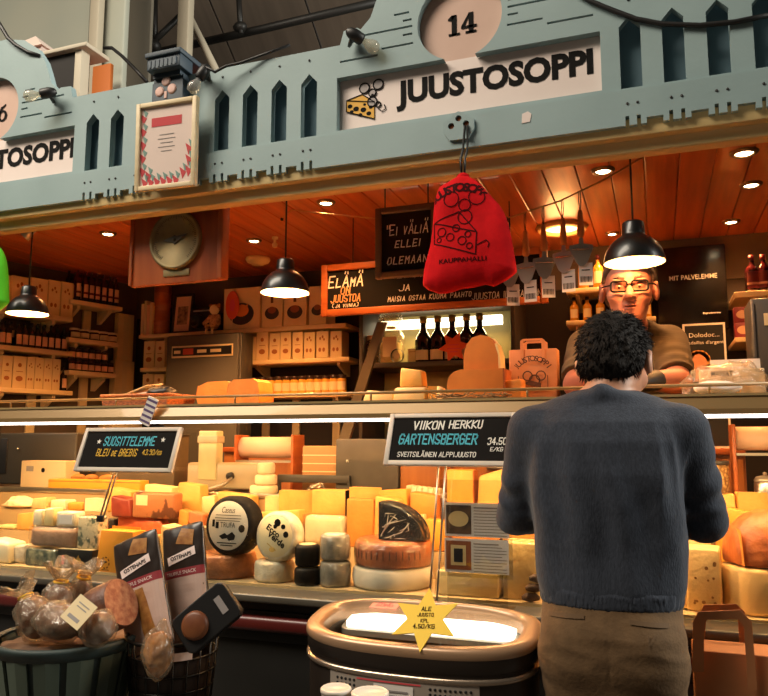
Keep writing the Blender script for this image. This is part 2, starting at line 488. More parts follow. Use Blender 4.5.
HAIRD = mat('dark_hair', '#140e0b', .75, col2='#1f1712', scale=90, stretch=(3, 3, .4), bump=.9, bscale=140, spec=.25)
HAIRG = mat('greying_hair', '#6a5444', .6, col2='#54433a', scale=60, bump=.4, bscale=90)
SWEAT = mat('blue_grey_knit', '#30353f', .95, col2='#383d48', scale=160, detail=2, stretch=(1, 1, .35), bump=.25, bscale=260, sheen=.1, spec=.2)
KHAKI = mat('khaki_twill', '#664d31', .9, col2='#5b442a', scale=30, bump=.2, bscale=120)
TAUPE = mat('taupe_shirt_cloth', '#50432f', .9, col2='#483b2a', scale=20, stretch=(.3, .3, 3), bump=.15, bscale=60)
SHOE = mat('shoe_leather', '#2a1c14', .5)
GLOVE = mat('black_glove', '#1b1a19', .55, bump=.1, bscale=60)
EYEW = mat('eye_white', '#ddd5cc', .3); IRIS = mat('dark_iris', '#2b1c12', .3)
LIP = mat('lip_skin', '#a05c4c', .5)
LEDM = glow('led_strip', '#fff0e6', 6); LAMPW = glow('lamp_inner_white', '#ffd9a0', 2.6); SPOTM = glow('downlight_bulb', '#ffe2b0', 22)
FREEZL = glow('lit_diffuser', '#fff3dc', 2.6); TUBEL = glow('shelf_tube', '#fff0c8', 5)
GLASS = clear('case_glass', '#fbfdfb', .10); JARG = clear('jar_glass', '#f5ead6', .25); BULBG = clear('bulb_glass', '#f4ecdc', .3, milky=.15)
FILM = clear('cling_film', '#fdfaf4', .35, rough=.14, milky=.02, bump=1.0, bscale=45)
BAGP = clear('clear_bag_plastic', '#f8f0e2', .35, rough=.2, milky=.13, mcol='#e8d2b0', bump=1.0, bscale=60)
ACRY = clear('clear_acrylic', '#f7f7f5', .25)
# cheese colours
def cheese(n, a, b, r=.5, sc=14, bump=.35, **k): return mat(n, a, r, col2=b, scale=sc, bump=min(1, bump*1.6), bscale=sc*2.2, sss=0, **k)
CY = cheese('yellow_cheese', '#dcaa58', '#cf9a48'); CO = cheese('orange_cheese', '#d38a3c', '#c57a2e'); CW = cheese('white_cheese', '#e8dcbc', '#dfd0ab')
CP = cheese('pale_cheese', '#e2cb92', '#d8be82'); CGOLD = cheese('golden_cheese', '#d99a3a', '#cd8c2f')
RINDB = cheese('brown_rind', '#9c6238', '#7d4a28', sc=22, bump=.5); RINDG = cheese('grey_rind', '#a3937c', '#7f715e', sc=26, bump=.5)
RINDP = cheese('pink_grey_rind', '#b08f7c', '#94755f', sc=18, bump=.4); RINDW = cheese('white_mould_rind', '#d9cdb4', '#bfb196', sc=26, bump=.5)
RINDD = cheese('black_rind', '#0e0b09', '#171310', r=.75, sc=20, bump=.4, spec=.15); RINDO = cheese('orange_brown_rind', '#b8652c', '#8e461c', sc=16, bump=.4)
BLUEC = cheese('blue_veined_cheese', '#d9d0b4', '#55665a', sc=45, mixpos=(.5, .62)); BLUEG = cheese('green_marbled_cheese', '#46534a', '#8b917c', sc=34, mixpos=(.42, .68))
REDC = cheese('red_cheese', '#b04a26', '#c8632f'); DRED = cheese('dark_red_salami', '#7a2a1c', '#8f3a26'); CRACK = cheese('cracked_brown_rind', '#a5683f', '#5f351e', sc=12, mixpos=(.56, .6))
SWISS = cheese('pale_swiss_cheese', '#d9b476', '#d0a867')

# ---------- camera, view, light ----------
cd = bpy.data.cameras.new('camera'); cd.sensor_width = 36; cd.lens = F/768*36; cd.clip_start = .05
co = bpy.data.objects.new('view_camera', cd); COL.objects.link(co); co.location = CAM
co.rotation_euler = (PI/2 + PITCH, 0, YAW); S.camera = co
S.view_settings.view_transform = 'Standard'; S.view_settings.look = 'None'; S.view_settings.gamma = 1; S.view_settings.exposure = 0
w = bpy.data.worlds.new('hall_air'); S.world = w; w.use_nodes = True
w.node_tree.nodes['Background'].inputs['Color'].default_value = lin('#e8dccb'); w.node_tree.nodes['Background'].inputs['Strength'].default_value = .06
def lamp(kind, name, loc, energy, col, parent=None, rot=(0, 0, 0), **k):
    d = bpy.data.lights.new(name, kind); d.energy = energy; d.color = lin(col)[:3]
    for a, b in k.items(): setattr(d, a, b)
    o = bpy.data.objects.new(name, d); COL.objects.link(o); o.location = loc; o.rotation_euler = rot
    return o
# high skylight of the market hall, in front of and above the stall
lamp('AREA', 'hall_skylight', (-4.2, -.8, 6.6), 620, '#fff0da', rot=(math.radians(24), math.radians(-20), 0), shape='RECTANGLE', size=5, size_y=2.2)
lamp('AREA', 'hall_fill_lamp', (5.5, 3.8, 4.4), 1000, '#f3f0e4', rot=(0, math.radians(94), 0), shape='RECTANGLE', size=2.6, size_y=4)  # added fill lamp, no window there; brightens hall wall and roof underside

CZ = 2.55          # stall ceiling
PLAT = .2          # raised floor behind the counter
# ---------- setting ----------
struct('floor', MB().span(-9, 8, -4, 12, -.1, 0), TILE)
struct('floor', MB().span(-4.4, .9, 3.0, 4.7, 0.001, PLAT), TILE)
struct('wall_back', MB().span(CORNER.x-.1, .95, 4.6, 4.7, 0, 2.75), WALLSH)
e = CORNER + LD*2.05
m = MB(); q = [CORNER, e, e - LN*.08, CORNER - LN*.08]
m.add([(p.x, p.y, z) for z in (0, 2.75) for p in q], [(0,1,2,3), (7,6,5,4), (0,4,5,1), (1,5,6,2), (2,6,7,3), (3,7,4,0)])
struct('wall_left', m, WALLB)
struct('wall_right', MB().span(.87, .95, 2.62, 4.6, 0, 2.75), WALLSH)
# upper band of the back wall in plain taupe, without the painted-in shade
struct('trim_1', MB().span(CORNER.x, .87, 4.588, 4.602, 2.30, 2.56), WALLB)
m = MB(); x = -4.35
while x < .93:
    m.box((x+.07, 3.6, CZ+.011), (.137, 2.02, .022), .003, seg=1); x += .14
m.span(-4.4, .95, 2.6, 4.7, CZ+.02, CZ+.05)
struct('ceiling', m, CEIL)
# hall behind and above the stall
wl = PY(88, 40, 5.2)
struct('wall_hall', MB().span(-6.8, wl.x, 5.2, 5.3, 0, 6.5), HALLW)
m = MB()
for i in range(14):
    m.span(-8.5+i*1.2, -7.33+i*1.2, -3.6, 4.4, 0, .05)
m.xf(TR(0, 8.2, 6.0) @ RX(math.radians(-38)))
struct('ceiling', m, HALLB)
struct('wall_far', MB().span(-9, 8, 11.4, 11.5, 0, 7.5), HALLW)
c0, c1 = PY(88, 40, 5.0), PY(97, 40, 5.0)
tag(obj('steel_post', MB().span(c0.x, c1.x, 5.0, 5.08, 0, 6.2, .01), STEELP), 'tall cream steel post at the right edge of the pale hall wall', 'post')
c0, c1 = PY(98, 40, 5.1), PY(122, 40, 5.1)
tag(obj('column', MB().span(c0.x, c1.x, 5.12, 5.19, 0, 6.2, .015), HALLW), 'wide pale grey column rising behind the fascia beside the cream post', 'column')
a0, a1 = PY(92, 80, 4.9), PY(110, 80, 4.9)
tag(obj('plywood_sheet', MB().span(a0.x, a1.x, 4.9, 4.94, 0, PY(100, 65, 4.9).z, .006), mat('raw_orange_ply', '#c06a2c', .6)), 'orange plywood sheet in front of the pale column', 'panel')
a0, a1 = PY(177, 25, 6.0), PY(188, 25, 6.0)
tag(obj('steel_post', MB().span(a0.x, a1.x, 6, 6.1, 0, 6.6, .01), STEELP), 'cream steel post above the blue painted bracket', 'post')
tag(obj('roof_strut', MB().tube([PY(178, -6, 6.4), PY(222, 82, 6.4)], .04, 8), STEELP), 'slanting light steel strut under the brown hall roof', 'strut')
m = MB().tube([PY(132, 58, 7), PY(262, 29, 7), PY(420, -8, 7)], .045, 6)
tag(obj('roof_beam', m, DARKST), 'long dark steel beam crossing below the brown hall roof', 'beam')
m = MB().tube([PY(155, -12, 6.5), PY(155, 48, 6.5)], .03, 6).tube([PY(180, 16, 6.5), PY(138, 57, 6.5)], .035, 6).ball(PY(155, 46, 6.5), .07, 10)
tag(obj('roof_brace', m, DARKST), 'black hanger rod with a diagonal brace above the blue bracket', 'brace')
tag(obj('roof_rod', MB().tube([PY(238, -14, 6.8), PY(241, 34, 6.8)], .03, 6).ball(PY(240, 27, 6.8), (.09, .06, .06), 8), DARKST), 'short dark rod hanging from the roof right of the slanting strut', 'rod')
tag(obj('roof_panel', MB().span(PY(123, 20, 5.6).x, PY(151, 20, 5.6).x, 5.6, 5.64, 0, 6.2, .01), mat('olive_panel', '#6d675a', .7)), 'dull olive panel hanging between the pale column and the black brace', 'panel')
# dark roller housing with a cream lid on top of the stall, left
t = thing('shutter_housing', 'dark open housing with a cream lid behind the top of the fascia', 'housing', TR(-2.62, 2.85, 2.605))
A, B_, C_, D_ = PY(24, 63, 2.8), PY(76, 51, 2.8), PY(76, 95, 2.8), PY(38, 84, 2.8)
zb = 2.605
m = MB().span(A.x+.02, B_.x, 2.8, 2.9, zb, A.z)
obj('body', m, mat('dark_hollow', '#17120e', .8), t, world=True)
obj('lid', MB().span(A.x, B_.x+.09, 2.77, 2.94, A.z, A.z+.022, .004), STEELP, t, world=True)
obj('side_post', MB().span(B_.x+.003, B_.x+.045, 2.79, 2.85, zb, A.z+.03, .004), STEELP, t, world=True)
a = PY(35, 46, 3.6)
m = MB().add([(-.22, -.2, -.14), (.26, -.2, -.14), (.26, .2, -.14), (-.22, .2, -.14), (0.0, 0, .07)], [(0,1,4), (1,2,4), (2,3,4), (3,0,4), (3,2,1,0)], T=TR(*a))
m.span(a.x-.2, a.x+.24, 3.42, 3.78, 2.56, a.z-.14)
tag(obj('roof_cover', m, mat('pinkish_cover', '#cdbbb0', .7)), 'small pinkish white pointed cover behind the dark shutter housing', 'cover')

# ---------- fascia ----------
Y0 = 2.5; BP = 2.23
ZB, ZSB, ZSH, ZSP, ZT = 2.412, 2.547, 2.765, 2.802, 2.893
bays = [-.62 - BP, -.62, -.62 + BP]
fas = thing('stall_fascia', 'teal painted wooden fascia with pointed slots running across the top of the stall', 'fascia', TR(-1.4, 2.52, 2.34))
XL, XR = -3.6, 1.75
top = []
def gable(cx):
    """ears and curved gable on top of one bay, left to right"""
    L = [(-.47, ZT+.004), (-.455, 2.952), (-.40, 2.955), (-.385, 2.945), (-.345, 2.985), (-.325, 3.04), (-.30, 3.10), (-.25, 3.17), (-.17, 3.225), (-.06, 3.25)]
    return [(cx+a, b) for a, b in L] + [(cx-a, b) for a, b in reversed(L)]
for b in bays: top += gable(b)
out = [(XL, ZB+.1), (XR, ZB+.1)] + [(x, z) for x, z in reversed([p for p in [(XL, ZT)] + [q for q in top if XL < q[0] < XR] + [(XR, ZT)]])]
holes = []
for b in bays:
    # round number opening running down into the sign opening
    z1, z0 = 2.765, 2.553; x0, x1 = b-.482, b+.49
    ang = math.asin((z1-2.912)/.158)
    arc = circle(b, 2.912, .158, 40, a0=PI-ang, a1=2*PI+ang) if False else [(b+.158*math.cos(t), 2.912+.158*math.sin(t)) for t in np.linspace(ang, PI-ang, 40)]
    holes.append([(x0, z0), (x1, z0), (x1, z1)] + [(float(x), float(z)) for x, z in arc] + [(x0, z1)])
    for side in (-1, 1):
        for (u0, u1, zz) in ((.19, .25, 2.975), (.18, .215, 2.945), (.178, .42, 2.918), (.178, .215, 2.888), (.175, .3, 2.850), (.315, .47, 2.828)):
            xa, xb = sorted((b+side*u0, b+side*u1)); 
            holes.append([(xa, zz-.004), (xb, zz-.004), (xb, zz+.004), (xa, zz+.004)])
slots = [-2.26, -2.13, -1.61, -1.48, -1.35, -1.22, -.035, .10, .235, .37, .51, .65, .78, .9, 1.02]
slots = [x for x in slots if x < XR-.05]
sw = .034
for x in slots:
    holes.append([(x-sw, ZSB), (x+sw, ZSB), (x+sw, ZSH), (x, ZSP), (x-sw, ZSH)])
holes = [h for h in holes if min(p[0] for p in h) > XL+.01 and max(p[0] for p in h) < XR-.01]
obj('cut_out_board', curve_board(out, holes, Y0, Y0+.032), TEAL, fas, world=True)
m = MB().span(XL, -2.345, Y0+.06, Y0+.075, ZB+.08, ZT-.01)
for a, b in ((-2.345, -1.11), (-.12, XR)): m.span(a, b, Y0+.06, Y0+.075, ZB+.08, ZT-.01)
obj('backing_board', m, TEALSH, fas, world=True)
# lower rail with little saw-cut pairs and notches at its foot
nch = []; x = XL+.06; pts = [(XL, ZB)]
ns = sorted(slots + [-2.0, -1.87, -1.74])
notch = []
for i, s_ in enumerate(ns):
    for d in (-.018, .018): notch.append((s_+d-.006, s_+d+.006, .032))
    if i+1 < len(ns) and ns[i+1]-s_ < .2: notch.append((s_+.042, ns[i+1]-.042, .020))
for a, b, h in sorted(notch): pts += [(a, ZB), (a, ZB+h), (b, ZB+h), (b, ZB)]
pts += [(XR, ZB), (XR, ZSB-.012), (XL, ZSB-.012)]
obj('lower_rail', curve_board(pts, [], Y0-.014, Y0+.02), TEAL, fas, world=True)
sc0 = None
for q in [(s_+d, Y0-.0135, ZB+.075) for s_ in ns for d in (-.016, .016)] + [(s_, Y0, ZT-.035) for s_ in slots]:
    if sc0 is None: sc0 = obj('screw', MB().lathe([(.0045, 0), (.0045, .003), (0, .003)], 8, T=RX(PI/2)), DARKST, fas)
    else: sc0 = sc0.copy(); COL.objects.link(sc0)
    sc0.location = wm(fas).inverted() @ Vector(q)
obj('upper_batten', MB().span(XL, XR, Y0+.005, Y0+.05, ZB-.032, ZB+.03, .004), YELB, fas, world=True)
obj('lower_batten', MB().span(XL, XR, Y0+.04, Y0+.10, ZB-.075, ZB+.0, .005), YELB, fas, world=True)
obj('soffit_board', MB().span(XL, XR, Y0+.075, Y0+.09, ZB-.07, CZ+.06), YELB, fas, world=True)
# sign boards and number plaques
def mouse_logo(T, sgn):
    # wedge of cheese with holes and a little line-drawn mouse standing behind it
    c = MB().prism([(-.07, -.01), (.045, -.055), (.045, .012), (-.005, .05), (-.07, .035)], -.002, 0, T=T)
    obj('emblem_cheese', c, mat('emblem_yellow', '#dba42c', .6), sgn, world=True)
    k = MB()
    for x, z, r in ((-.055, .01, .010), (-.03, -.004, .012), (-.048, -.012, .008), (0, -.012, .012), (.022, -.03, .010), (.03, -.006, .008), (-.012, -.03, .008), (.005, .008, .006)):
        k.prism(circle(x, z, r, 10, r*.8), -.003, -.0021, T=T)
    k.tube([(-.07, -.003, -.01), (.045, -.003, -.055), (.045, -.003, .012), (-.07, -.003, .035), (-.07, -.003, -.01)], .0022, 5, T=T)
    k.tube([(-.07, -.003, .035), (-.005, -.003, .05), (.045, -.003, .012)], .0022, 5, T=T)
    for cx, cz, r in ((.004, .074, .02), (.06, .08, .02), (.036, .05, .015), (.036, .014, .019), (.06, .0, .01)):
        k.tube([(p[0], -.003, p[1]) for p in circle(cx, cz, r, 16)] + [(cx+r, -.003, cz)], .0025, 5, T=T)
    k.prism(circle(.037, .04, .006, 10), -.0035, -.0025, T=T)
    k.tube([(.055, -.003, -.01), (.075, -.003, -.03), (.09, -.003, -.022), (.085, -.003, -.005)], .002, 5, T=T)
    obj('emblem_lines', k, INK, sgn, world=True)
    gq = MB()
    for cx, cz, r in ((.004, .074, .0185), (.06, .08, .0185), (.036, .05, .014), (.036, .014, .018)): gq.prism(circle(cx, cz, r, 16), -.0026, -.0022, T=T)
    obj('emblem_mouse', gq, GREYPR if False else mat('emblem_grey', '#a79f9d', .7), sgn, world=True)
for b, num, lab in ((bays[0], '16', 'white wooden sign lettered TOSOPPI, cut off at the left end of the fascia'), (bays[1], '14', 'long white JUUSTOSOPPI sign with a cheese emblem in the teal fascia')):
    sgn = thing('shop_sign', lab, 'sign', TR(b, Y0+.03, 2.55))
    obj('sign_board', MB().span(b-.488, b+.496, Y0+.034, Y0+.05, 2.548, 2.772), SIGNW, sgn, world=True)
    obj('lettering', text('JUUSTOSOPPI', .715, .122, bold=.045).xf(TR(b+.105, Y0+.0325, 2.667)), INK, sgn, world=True)
    mouse_logo(TR(b-.385, Y0+.0335, 2.648), sgn)
    pl = thing('number_plaque', 'round pinkish plaque numbered %s set into the fascia above the %s sign' % (num, 'cropped left' if num == '16' else 'main'), 'plaque', TR(b, Y0+.04, 2.76))
    obj('disc', MB().prism([(b-.1, 2.773)] + [(b+.17*math.cos(t), 2.912+.17*math.sin(t)) for t in np.linspace(PI*1.2, -PI*.2, 40)] + [(b+.1, 2.773)], Y0+.036, Y0+.05), PINKB, pl, world=True)
    # figures with thick stems and slab serifs
    g = MB(); T = TR(b, Y0+.0345, 2.868)
    def stem(x0, x1, z0, z1): g.prism([(x0, z0), (x1, z0), (x1, z1), (x0, z1)], -.001, .0005, T=T)
    stem(-.036, -.018, 0, .08); stem(-.048, -.006, 0, .008); g.prism([(-.036, .08), (-.018, .08), (-.036, .058), (-.05, .062), (-.05, .068)], -.001, .0005, T=T)
    if num == '14':
        stem(.028, .045, 0, .08); stem(.016, .056, 0, .008); stem(.0, .058, .02, .03)
        g.prism([(.0, .03), (.0, .022), (.012, .03), (.03, .066), (.03, .08)], -.001, .0005, T=T)
    else:
        ring = circle(.028, .026, .028, 20); ri = circle(.028, .026, .013, 20, .018)
        for i in range(20):
            j = (i+1) % 20; g.add([(ring[i][0], -.001, ring[i][1]), (ring[j][0], -.001, ring[j][1]), (ri[j][0], -.001, ri[j][1]), (ri[i][0], -.001, ri[i][1])], [(0, 1, 2, 3)], T=T)
        g.prism([(.0, .026), (.014, .03), (.02, .055), (.045, .074), (.045, .082), (.015, .068)], -.001, .0005, T=T)
    obj('number', g, INK, pl, world=True)
# trefoil plate in the middle of the lower rail
tz = 2.497
tre = thing('trefoil_plate', 'teal trefoil plate with three round holes where the red bag hangs', 'plate', TR(-.62, Y0-.02, 2.43))
o_ = [(-.07, -.075), (-.045, -.05)]
o_ = [(.66*x, .66*z) for x, z in [(-.05, -.085), (.05, -.085), (.085, -.035), (.085, .02), (.045, .04), (.03, .062), (0, .072), (-.03, .062), (-.045, .04), (-.085, .02), (-.085, -.035)]]
obj('plate', curve_board([(x-.62, z+tz) for x, z in o_], [[(px-.62, pz+tz) for px, pz in circle(cx, cz, .0115, 16)] for cx, cz in ((-.027, -.003), (.027, -.001), (0, .022))], Y0-.026, Y0-.0145), TEAL, tre, world=True)
m = MB()
for cx, cz in ((-.027, -.003), (.027, -.001), (0, .022)): m.lathe([(.0112, 0), (.0112, .002), (0, .002)], 14, T=TR(cx-.62, Y0-.0145, cz+tz) @ RX(PI/2))
obj('hole_lining', m, BROWNW, tre, world=True)
tag(obj('paper_scrap', MB().prism([(-.016, -.02), (.012, -.018), (.018, .01), (.006, .02), (-.014, .014)], Y0-.016, Y0-.0145, T=TR(PY(527, 119, Y0).x, 0, PY(527, 119, Y0).z)), SIGNW), 'scrap of torn white paper stuck on the teal rail right of the red bag', 'paper scrap')
# dark blue painted bracket with a trefoil, between the bays
bx0, bx1 = PY(151, 80, Y0-.06).x, PY(182, 75, Y0-.06).x
br = thing('painted_bracket', 'dark blue carved wooden bracket with a trefoil rising above the framed certificate', 'bracket', TR((bx0+bx1)/2, Y0-.04, 2.6))
zt = PY(166, 52, 2.42).z
obj('post', MB().span(bx0, bx1, Y0-.05, Y0-.0005, 2.55, zt-.11, .003), BLUEP, br, world=True)
yb_ = lambda y, z: y if z > 2.894 else min(y, Y0-.001)
m = MB().span(bx0+.004, bx1-.004, Y0-.045, yb_(Y0+.1, zt-.115), zt-.115, zt-.09).span(bx0, bx1+.01, Y0-.09, yb_(Y0+.13, zt-.075), zt-.075, zt-.02, .004).span(bx0-.006, bx1+.016, Y0-.1, yb_(Y0+.14, zt-.022), zt-.022, zt, .004)
m.span(bx0+.01, bx1-.01, Y0-.06, yb_(Y0+.12, zt-.095), zt-.095, zt-.07)
obj('capital', m, BLUEP, br, world=True)
m = MB()
for i in range(7): m.box((bx0+.02+i*(bx1-bx0-.03)/6, Y0-.092, zt-.05), (.009, .006, .032), .002, seg=1)
m.box(((bx0+bx1)/2, Y0-.0902, zt-.05), (bx1-bx0-.02, .004, .036))
obj('dentil_carving', m, mat('blue_grey_carving', '#45535f', .6), br, world=True)
m = MB(); tc = PY(166, 88, Y0-.05)
for cx, cz in ((-.03, -.012), (.03, -.008), (0, .03)): m.lathe([(.0215, 0), (.0215, .0025), (.012, .004), (0, .004)], 14, T=TR(tc.x+cx, Y0-.0495, tc.z+cz) @ RX(PI/2))
m.box((tc.x, Y0-.0515, tc.z-.03), (.012, .003, .03))
obj('trefoil', m, mat('trefoil_pale', '#c9a59a', .6), br, world=True)

# framed certificate, leaning slightly forward at the top
x0, x1, z0, z1 = rect(137, 102, 197, 188, 2.43)
cw, chh = x1-x0, z1-z0
T = TR((x0+x1)/2, 2.43, (z0+z1)/2) @ RY(math.radians(1.5)) @ RX(math.radians(3))
cf = thing('framed_certificate', 'pale wood framed certificate with a red banner hung on the teal fascia', 'picture frame', T @ TR(0, 0, -chh/2))
Tc = TR(0, 0, chh/2); fw = .02
m = MB()
for s_ in (-1, 1):
    m.box((s_*(cw/2-fw/2), 0, 0), (fw, .024, chh), .003, T=Tc); m.box((0, 0, s_*(chh/2-fw/2)), (cw-2*fw, .0235, fw), .003, T=Tc)
obj('frame', m, FRC, cf)
obj('sheet', MB().box((0, .002, 0), (cw-2*fw+.004, .004, chh-2*fw+.004), T=Tc), PAPERP, cf)
obj('banner', MB().box((-.002, -.0008, chh*.27), (cw*.5, .001, chh*.1), T=Tc), REDP, cf)
m1, m2 = MB(), MB()
iw, ih = cw/2-fw-.012, chh/2-fw-.012
spots_ = [(-iw, ih*.8-.055*k) for k in range(5)] + [(-iw+.03*k+.012, -ih+.002) for k in range(6)] + [(iw-.004, -ih+.035+.045*k) for k in range(3)] + [(iw-.03, -ih+.03), (-iw+.03, -ih+.03)]
for i, (x, z) in enumerate(spots_):
    for mm, dx, dz, r in ((m1, 0, 0, .016), (m2, .010, .022, .012)):
        mm.prism([(x+dx-r*1.1, z+dz+r*1.4), (x+dx+r*.9, z+dz), (x+dx-r*.2, z+dz-r*1.7)], -.0012, -.0002, T=Tc)
obj('red_ornament', m1, REDP, cf); obj('grey_green_ornament', m2, TEALPR, cf)
m = MB()
for k, wv in enumerate((.07, .085, .06, .08, .05)): m.box((0, -.0006, chh*.12-k*.017), (wv, .0008, .003), T=Tc)
obj('printed_text', m, GREYPR, cf)
gw, gh = cw/2-fw, chh/2-fw
obj('glazing', MB().quad((-gw, -.004, -gh), (gw, -.004, -gh), (gw, -.004, gh), (-gw, -.004, gh), T=Tc), ACRY, cf)

# festoon bulb holders and cables along the top of the fascia
def bulb(px, py, tilt, lab):
    p = PY(px, py, 2.44); T = TR(*p) @ RZ(math.radians(30)) @ RY(tilt)
    t = thing('bulb_holder', lab, 'bulb', T, 'bare bulbs on the fascia')
    obj('socket', MB().lathe([(.016, -.03), (.022, -.025), (.024, .01), (.018, .03), (.009, .04)], 14), BLACKP, t)
    obj('bulb', MB().lathe([(.011, -.03), (.013, -.04), (.024, -.06), (.027, -.075), (.02, -.093), (0, -.1)], 16), BULBG, t)
    obj('bracket', MB().box((0, .03, .01), (.05, .055, .012), .003), DARKST, t)
    return p
p1 = bulb(203, 73, math.radians(28), 'bare bulb in a black socket just right of the blue bracket')
p2 = bulb(47, 93, math.radians(75), 'bare bulb in a black socket at the left above the cropped sign')
p3 = bulb(356, 36, math.radians(-60), 'bare bulb in a black socket left of the number 14')
tag(obj('cable', MB().tube([p1 + Vector((.0, -.01, .03)), PY(215, 72, 2.44), PY(226, 66, 2.46), PY(240, 63, 2.47), PY(262, 55, 2.485), PY(290, 45, 2.49)], .006, 6), BLACKP), 'black cable running right from the bulb beside the blue bracket', 'cable')
tag(obj('cable', MB().tube([PY(-12, 5, 2.488), PY(2, 28, 2.488), PY(8, 38, 2.488), PY(16, 45, 2.488), PY(28, 52, 2.49), PY(40, 56, 2.50)], .009, 6), BLACKP), 'black cable drooping across the upper left corner', 'cable')
tag(obj('cable', MB().tube([PY(575, -8, 2.49), PY(590, 1, 2.49), PY(612, 10, 2.49), PY(636, 19, 2.49), PY(662, 24, 2.49), PY(700, 25.5, 2.49), PY(735, 22, 2.49), PY(775, 14, 2.49)], .009, 8), BLACKP), 'thick black cable sagging across the teal boards at the upper right', 'cable')
tag(obj('cable', MB().tube([PY(104, 48, 4.9), PY(112, 48, 4.9), PY(122, 56, 4.9), PY(136, 70, 4.9), PY(147, 82, 4.9)], .016, 6), BLACKP), 'black cable hanging in an arc in front of the pale column', 'cable')

# ---------- lamps of the stall ----------
WARM = '#ffb066'
def downlight(px, py, lab, r=.045, e=60, dark=False):
    p = PZ(px, py, CZ)
    t = thing('ceiling_downlight', lab, 'downlight', TR(p.x, p.y, CZ), 'recessed ceiling downlights')
    obj('rim', MB().lathe([(r*.72, -.001), (r*.76, -.012), (r*1.0, -.010), (r*1.12, -.001), (r*1.1, .004), (r*.7, .004)], 24), mat('downlight_rim', '#8a6a48', .35, .6), t)
    obj('bulb', MB().lathe([(r*.72, -.004), (r*.55, -.009), (0, -.011)], 20), SPOTM, t)
    lamp('SPOT', 'downlight_beam', (p.x, p.y, CZ-.03), e, WARM, spot_size=math.radians(118), spot_blend=.7, shadow_soft_size=.05)
downlight(744, 152, 'bright downlight nearest the front at the right end of the pine ceiling', .05, 70)
downlight(751, 184, 'middle downlight of the right-hand file in the pine ceiling', .045)
downlight(731, 221, 'rearmost downlight of the right-hand file, near the dark screen', .042)
downlight(603, 170, 'downlight in the pine ceiling above the hanging cheese slicers')
downlight(326, 202, 'downlight in the pine ceiling left of the upper chalkboard', .043)
downlight(254, 240, 'rear downlight just left of the middle pendant cord', .042, 120)
downlight(108, 233, 'downlight left of the hanging brass dial board', .043, 130)
downlight(612, 233, 'small rear downlight left of the right pendant shade', .035, 25)
p = PZ(562, 227, CZ)
t = thing('ceiling_lamp', 'wide round lit ceiling lamp behind the hanging cheese slicers', 'lamp', TR(p.x, p.y, CZ))
obj('ring', MB().lathe([(.09, -.001), (.095, -.022), (.13, -.022), (.14, .0), (.13, .004), (.09, .004)], 32), mat('lamp_ring', '#e0b878', .5), t)
obj('diffuser', MB().lathe([(.092, -.008), (.05, -.016), (0, -.018)], 28), LAMPW, t)
lamp('POINT', 'round_lamp_light', (p.x, p.y, CZ-.11), 5, WARM, shadow_soft_size=.09)
p = PZ(258, 258, CZ)
tag(obj('smoke_detector', MB().lathe([(.075, 0), (.08, -.012), (.07, -.03), (.045, -.035), (.04, -.045), (0, -.047)], 28, T=TR(p.x, p.y, CZ+.001)), CREAM), 'flat cream round smoke detector on the ceiling left of the middle pendant', 'smoke detector')
p = PZ(275, 237, CZ)
t = thing('ceiling_sensor', 'tiny cream sensor on a stalk beside the middle pendant cord', 'sensor', TR(p.x, p.y, CZ))
obj('stalk', MB().lathe([(.018, 0), (.018, -.012), (.008, -.016), (.008, -.04)], 12), CREAM, t)
obj('head', MB().lathe([(.008, -.035), (.016, -.04), (.014, -.06), (0, -.066)], 12), CREAM, t)
# little silver track lamp at the left
p = PY(31, 212, 2.72)
t = thing('spot_lamp', 'small silver spot lamp on a bracket under the soffit at the far left', 'lamp', TR(p.x, p.y, CZ))
q = PY(31, 229, 2.72) - Vector((p.x, p.y, CZ))
obj('bracket', MB().tube([(-.03, 0, .002), (-.03, 0, q.z)], .005, 6).tube([(.03, 0, .002), (.03, 0, q.z)], .005, 6).box((0, 0, -.006), (.09, .03, .014)), GREYL, t)
obj('head', MB().lathe([(.012, .05), (.022, .045), (.026, -.02), (.034, -.05), (.03, -.05), (.02, -.02), (0, -.015)], 18, T=TR(q.x, 0, q.z) @ RY(math.radians(40)) @ RX(math.radians(-20))), GREYL, t)
def pendant(px, pb, R_, lab, Y=2.66, e=26):
    p = PY(px, pb, Y); T = TR(*p)
    t = thing('pendant_lamp', lab, 'lamp', T, 'black pendant lamps over the counter')
    k = R_/.1
    prof = [(.1, 0), (.099, .012), (.092, .038), (.078, .062), (.058, .082), (.04, .092), (.038, .1), (.036, .135), (.03, .142), (0, .143)]
    ins = [(.0, .088), (.036, .086), (.055, .078), (.074, .059), (.089, .036), (.096, .010), (.0985, .0005)]
    obj('shade', MB().lathe([(r*k, z*k) for r, z in prof], 40), BLACKM, t)
    obj('shade_lining', MB().lathe([(r*k, z*k) for r, z in ins], 40), mat('lining_white', '#f0e2c4', .5), t)
    obj('bulb', MB().ball((0, 0, .055*k), .03*k, 14), glow('pendant_bulb', '#ffdfa8', 9), t)
    obj('cord', MB().tube([(0, 0, .142*k), (0, 0, CZ - p.z)], .0035, 6), BLACKP, t)
    obj('ceiling_cup', MB().lathe([(.03, 0), (.032, -.01), (.02, -.025), (0, -.03)], 16, T=TR(0, 0, CZ-p.z)), BLACKP, t)
    lamp('POINT', 'pendant_light', (p.x, p.y, p.z+.012), e, WARM, shadow_soft_size=.012)
pendant(634.5, 263, .101, 'black dome pendant lamp in front of the shop assistant\'s forehead', Y=2.63, e=8)
pendant(285, 293, .098, 'black dome pendant lamp hanging left of the menu board', e=48)
pendant(27.5, 314, .092, 'black dome pendant lamp at the far left in front of the cartons', e=34)

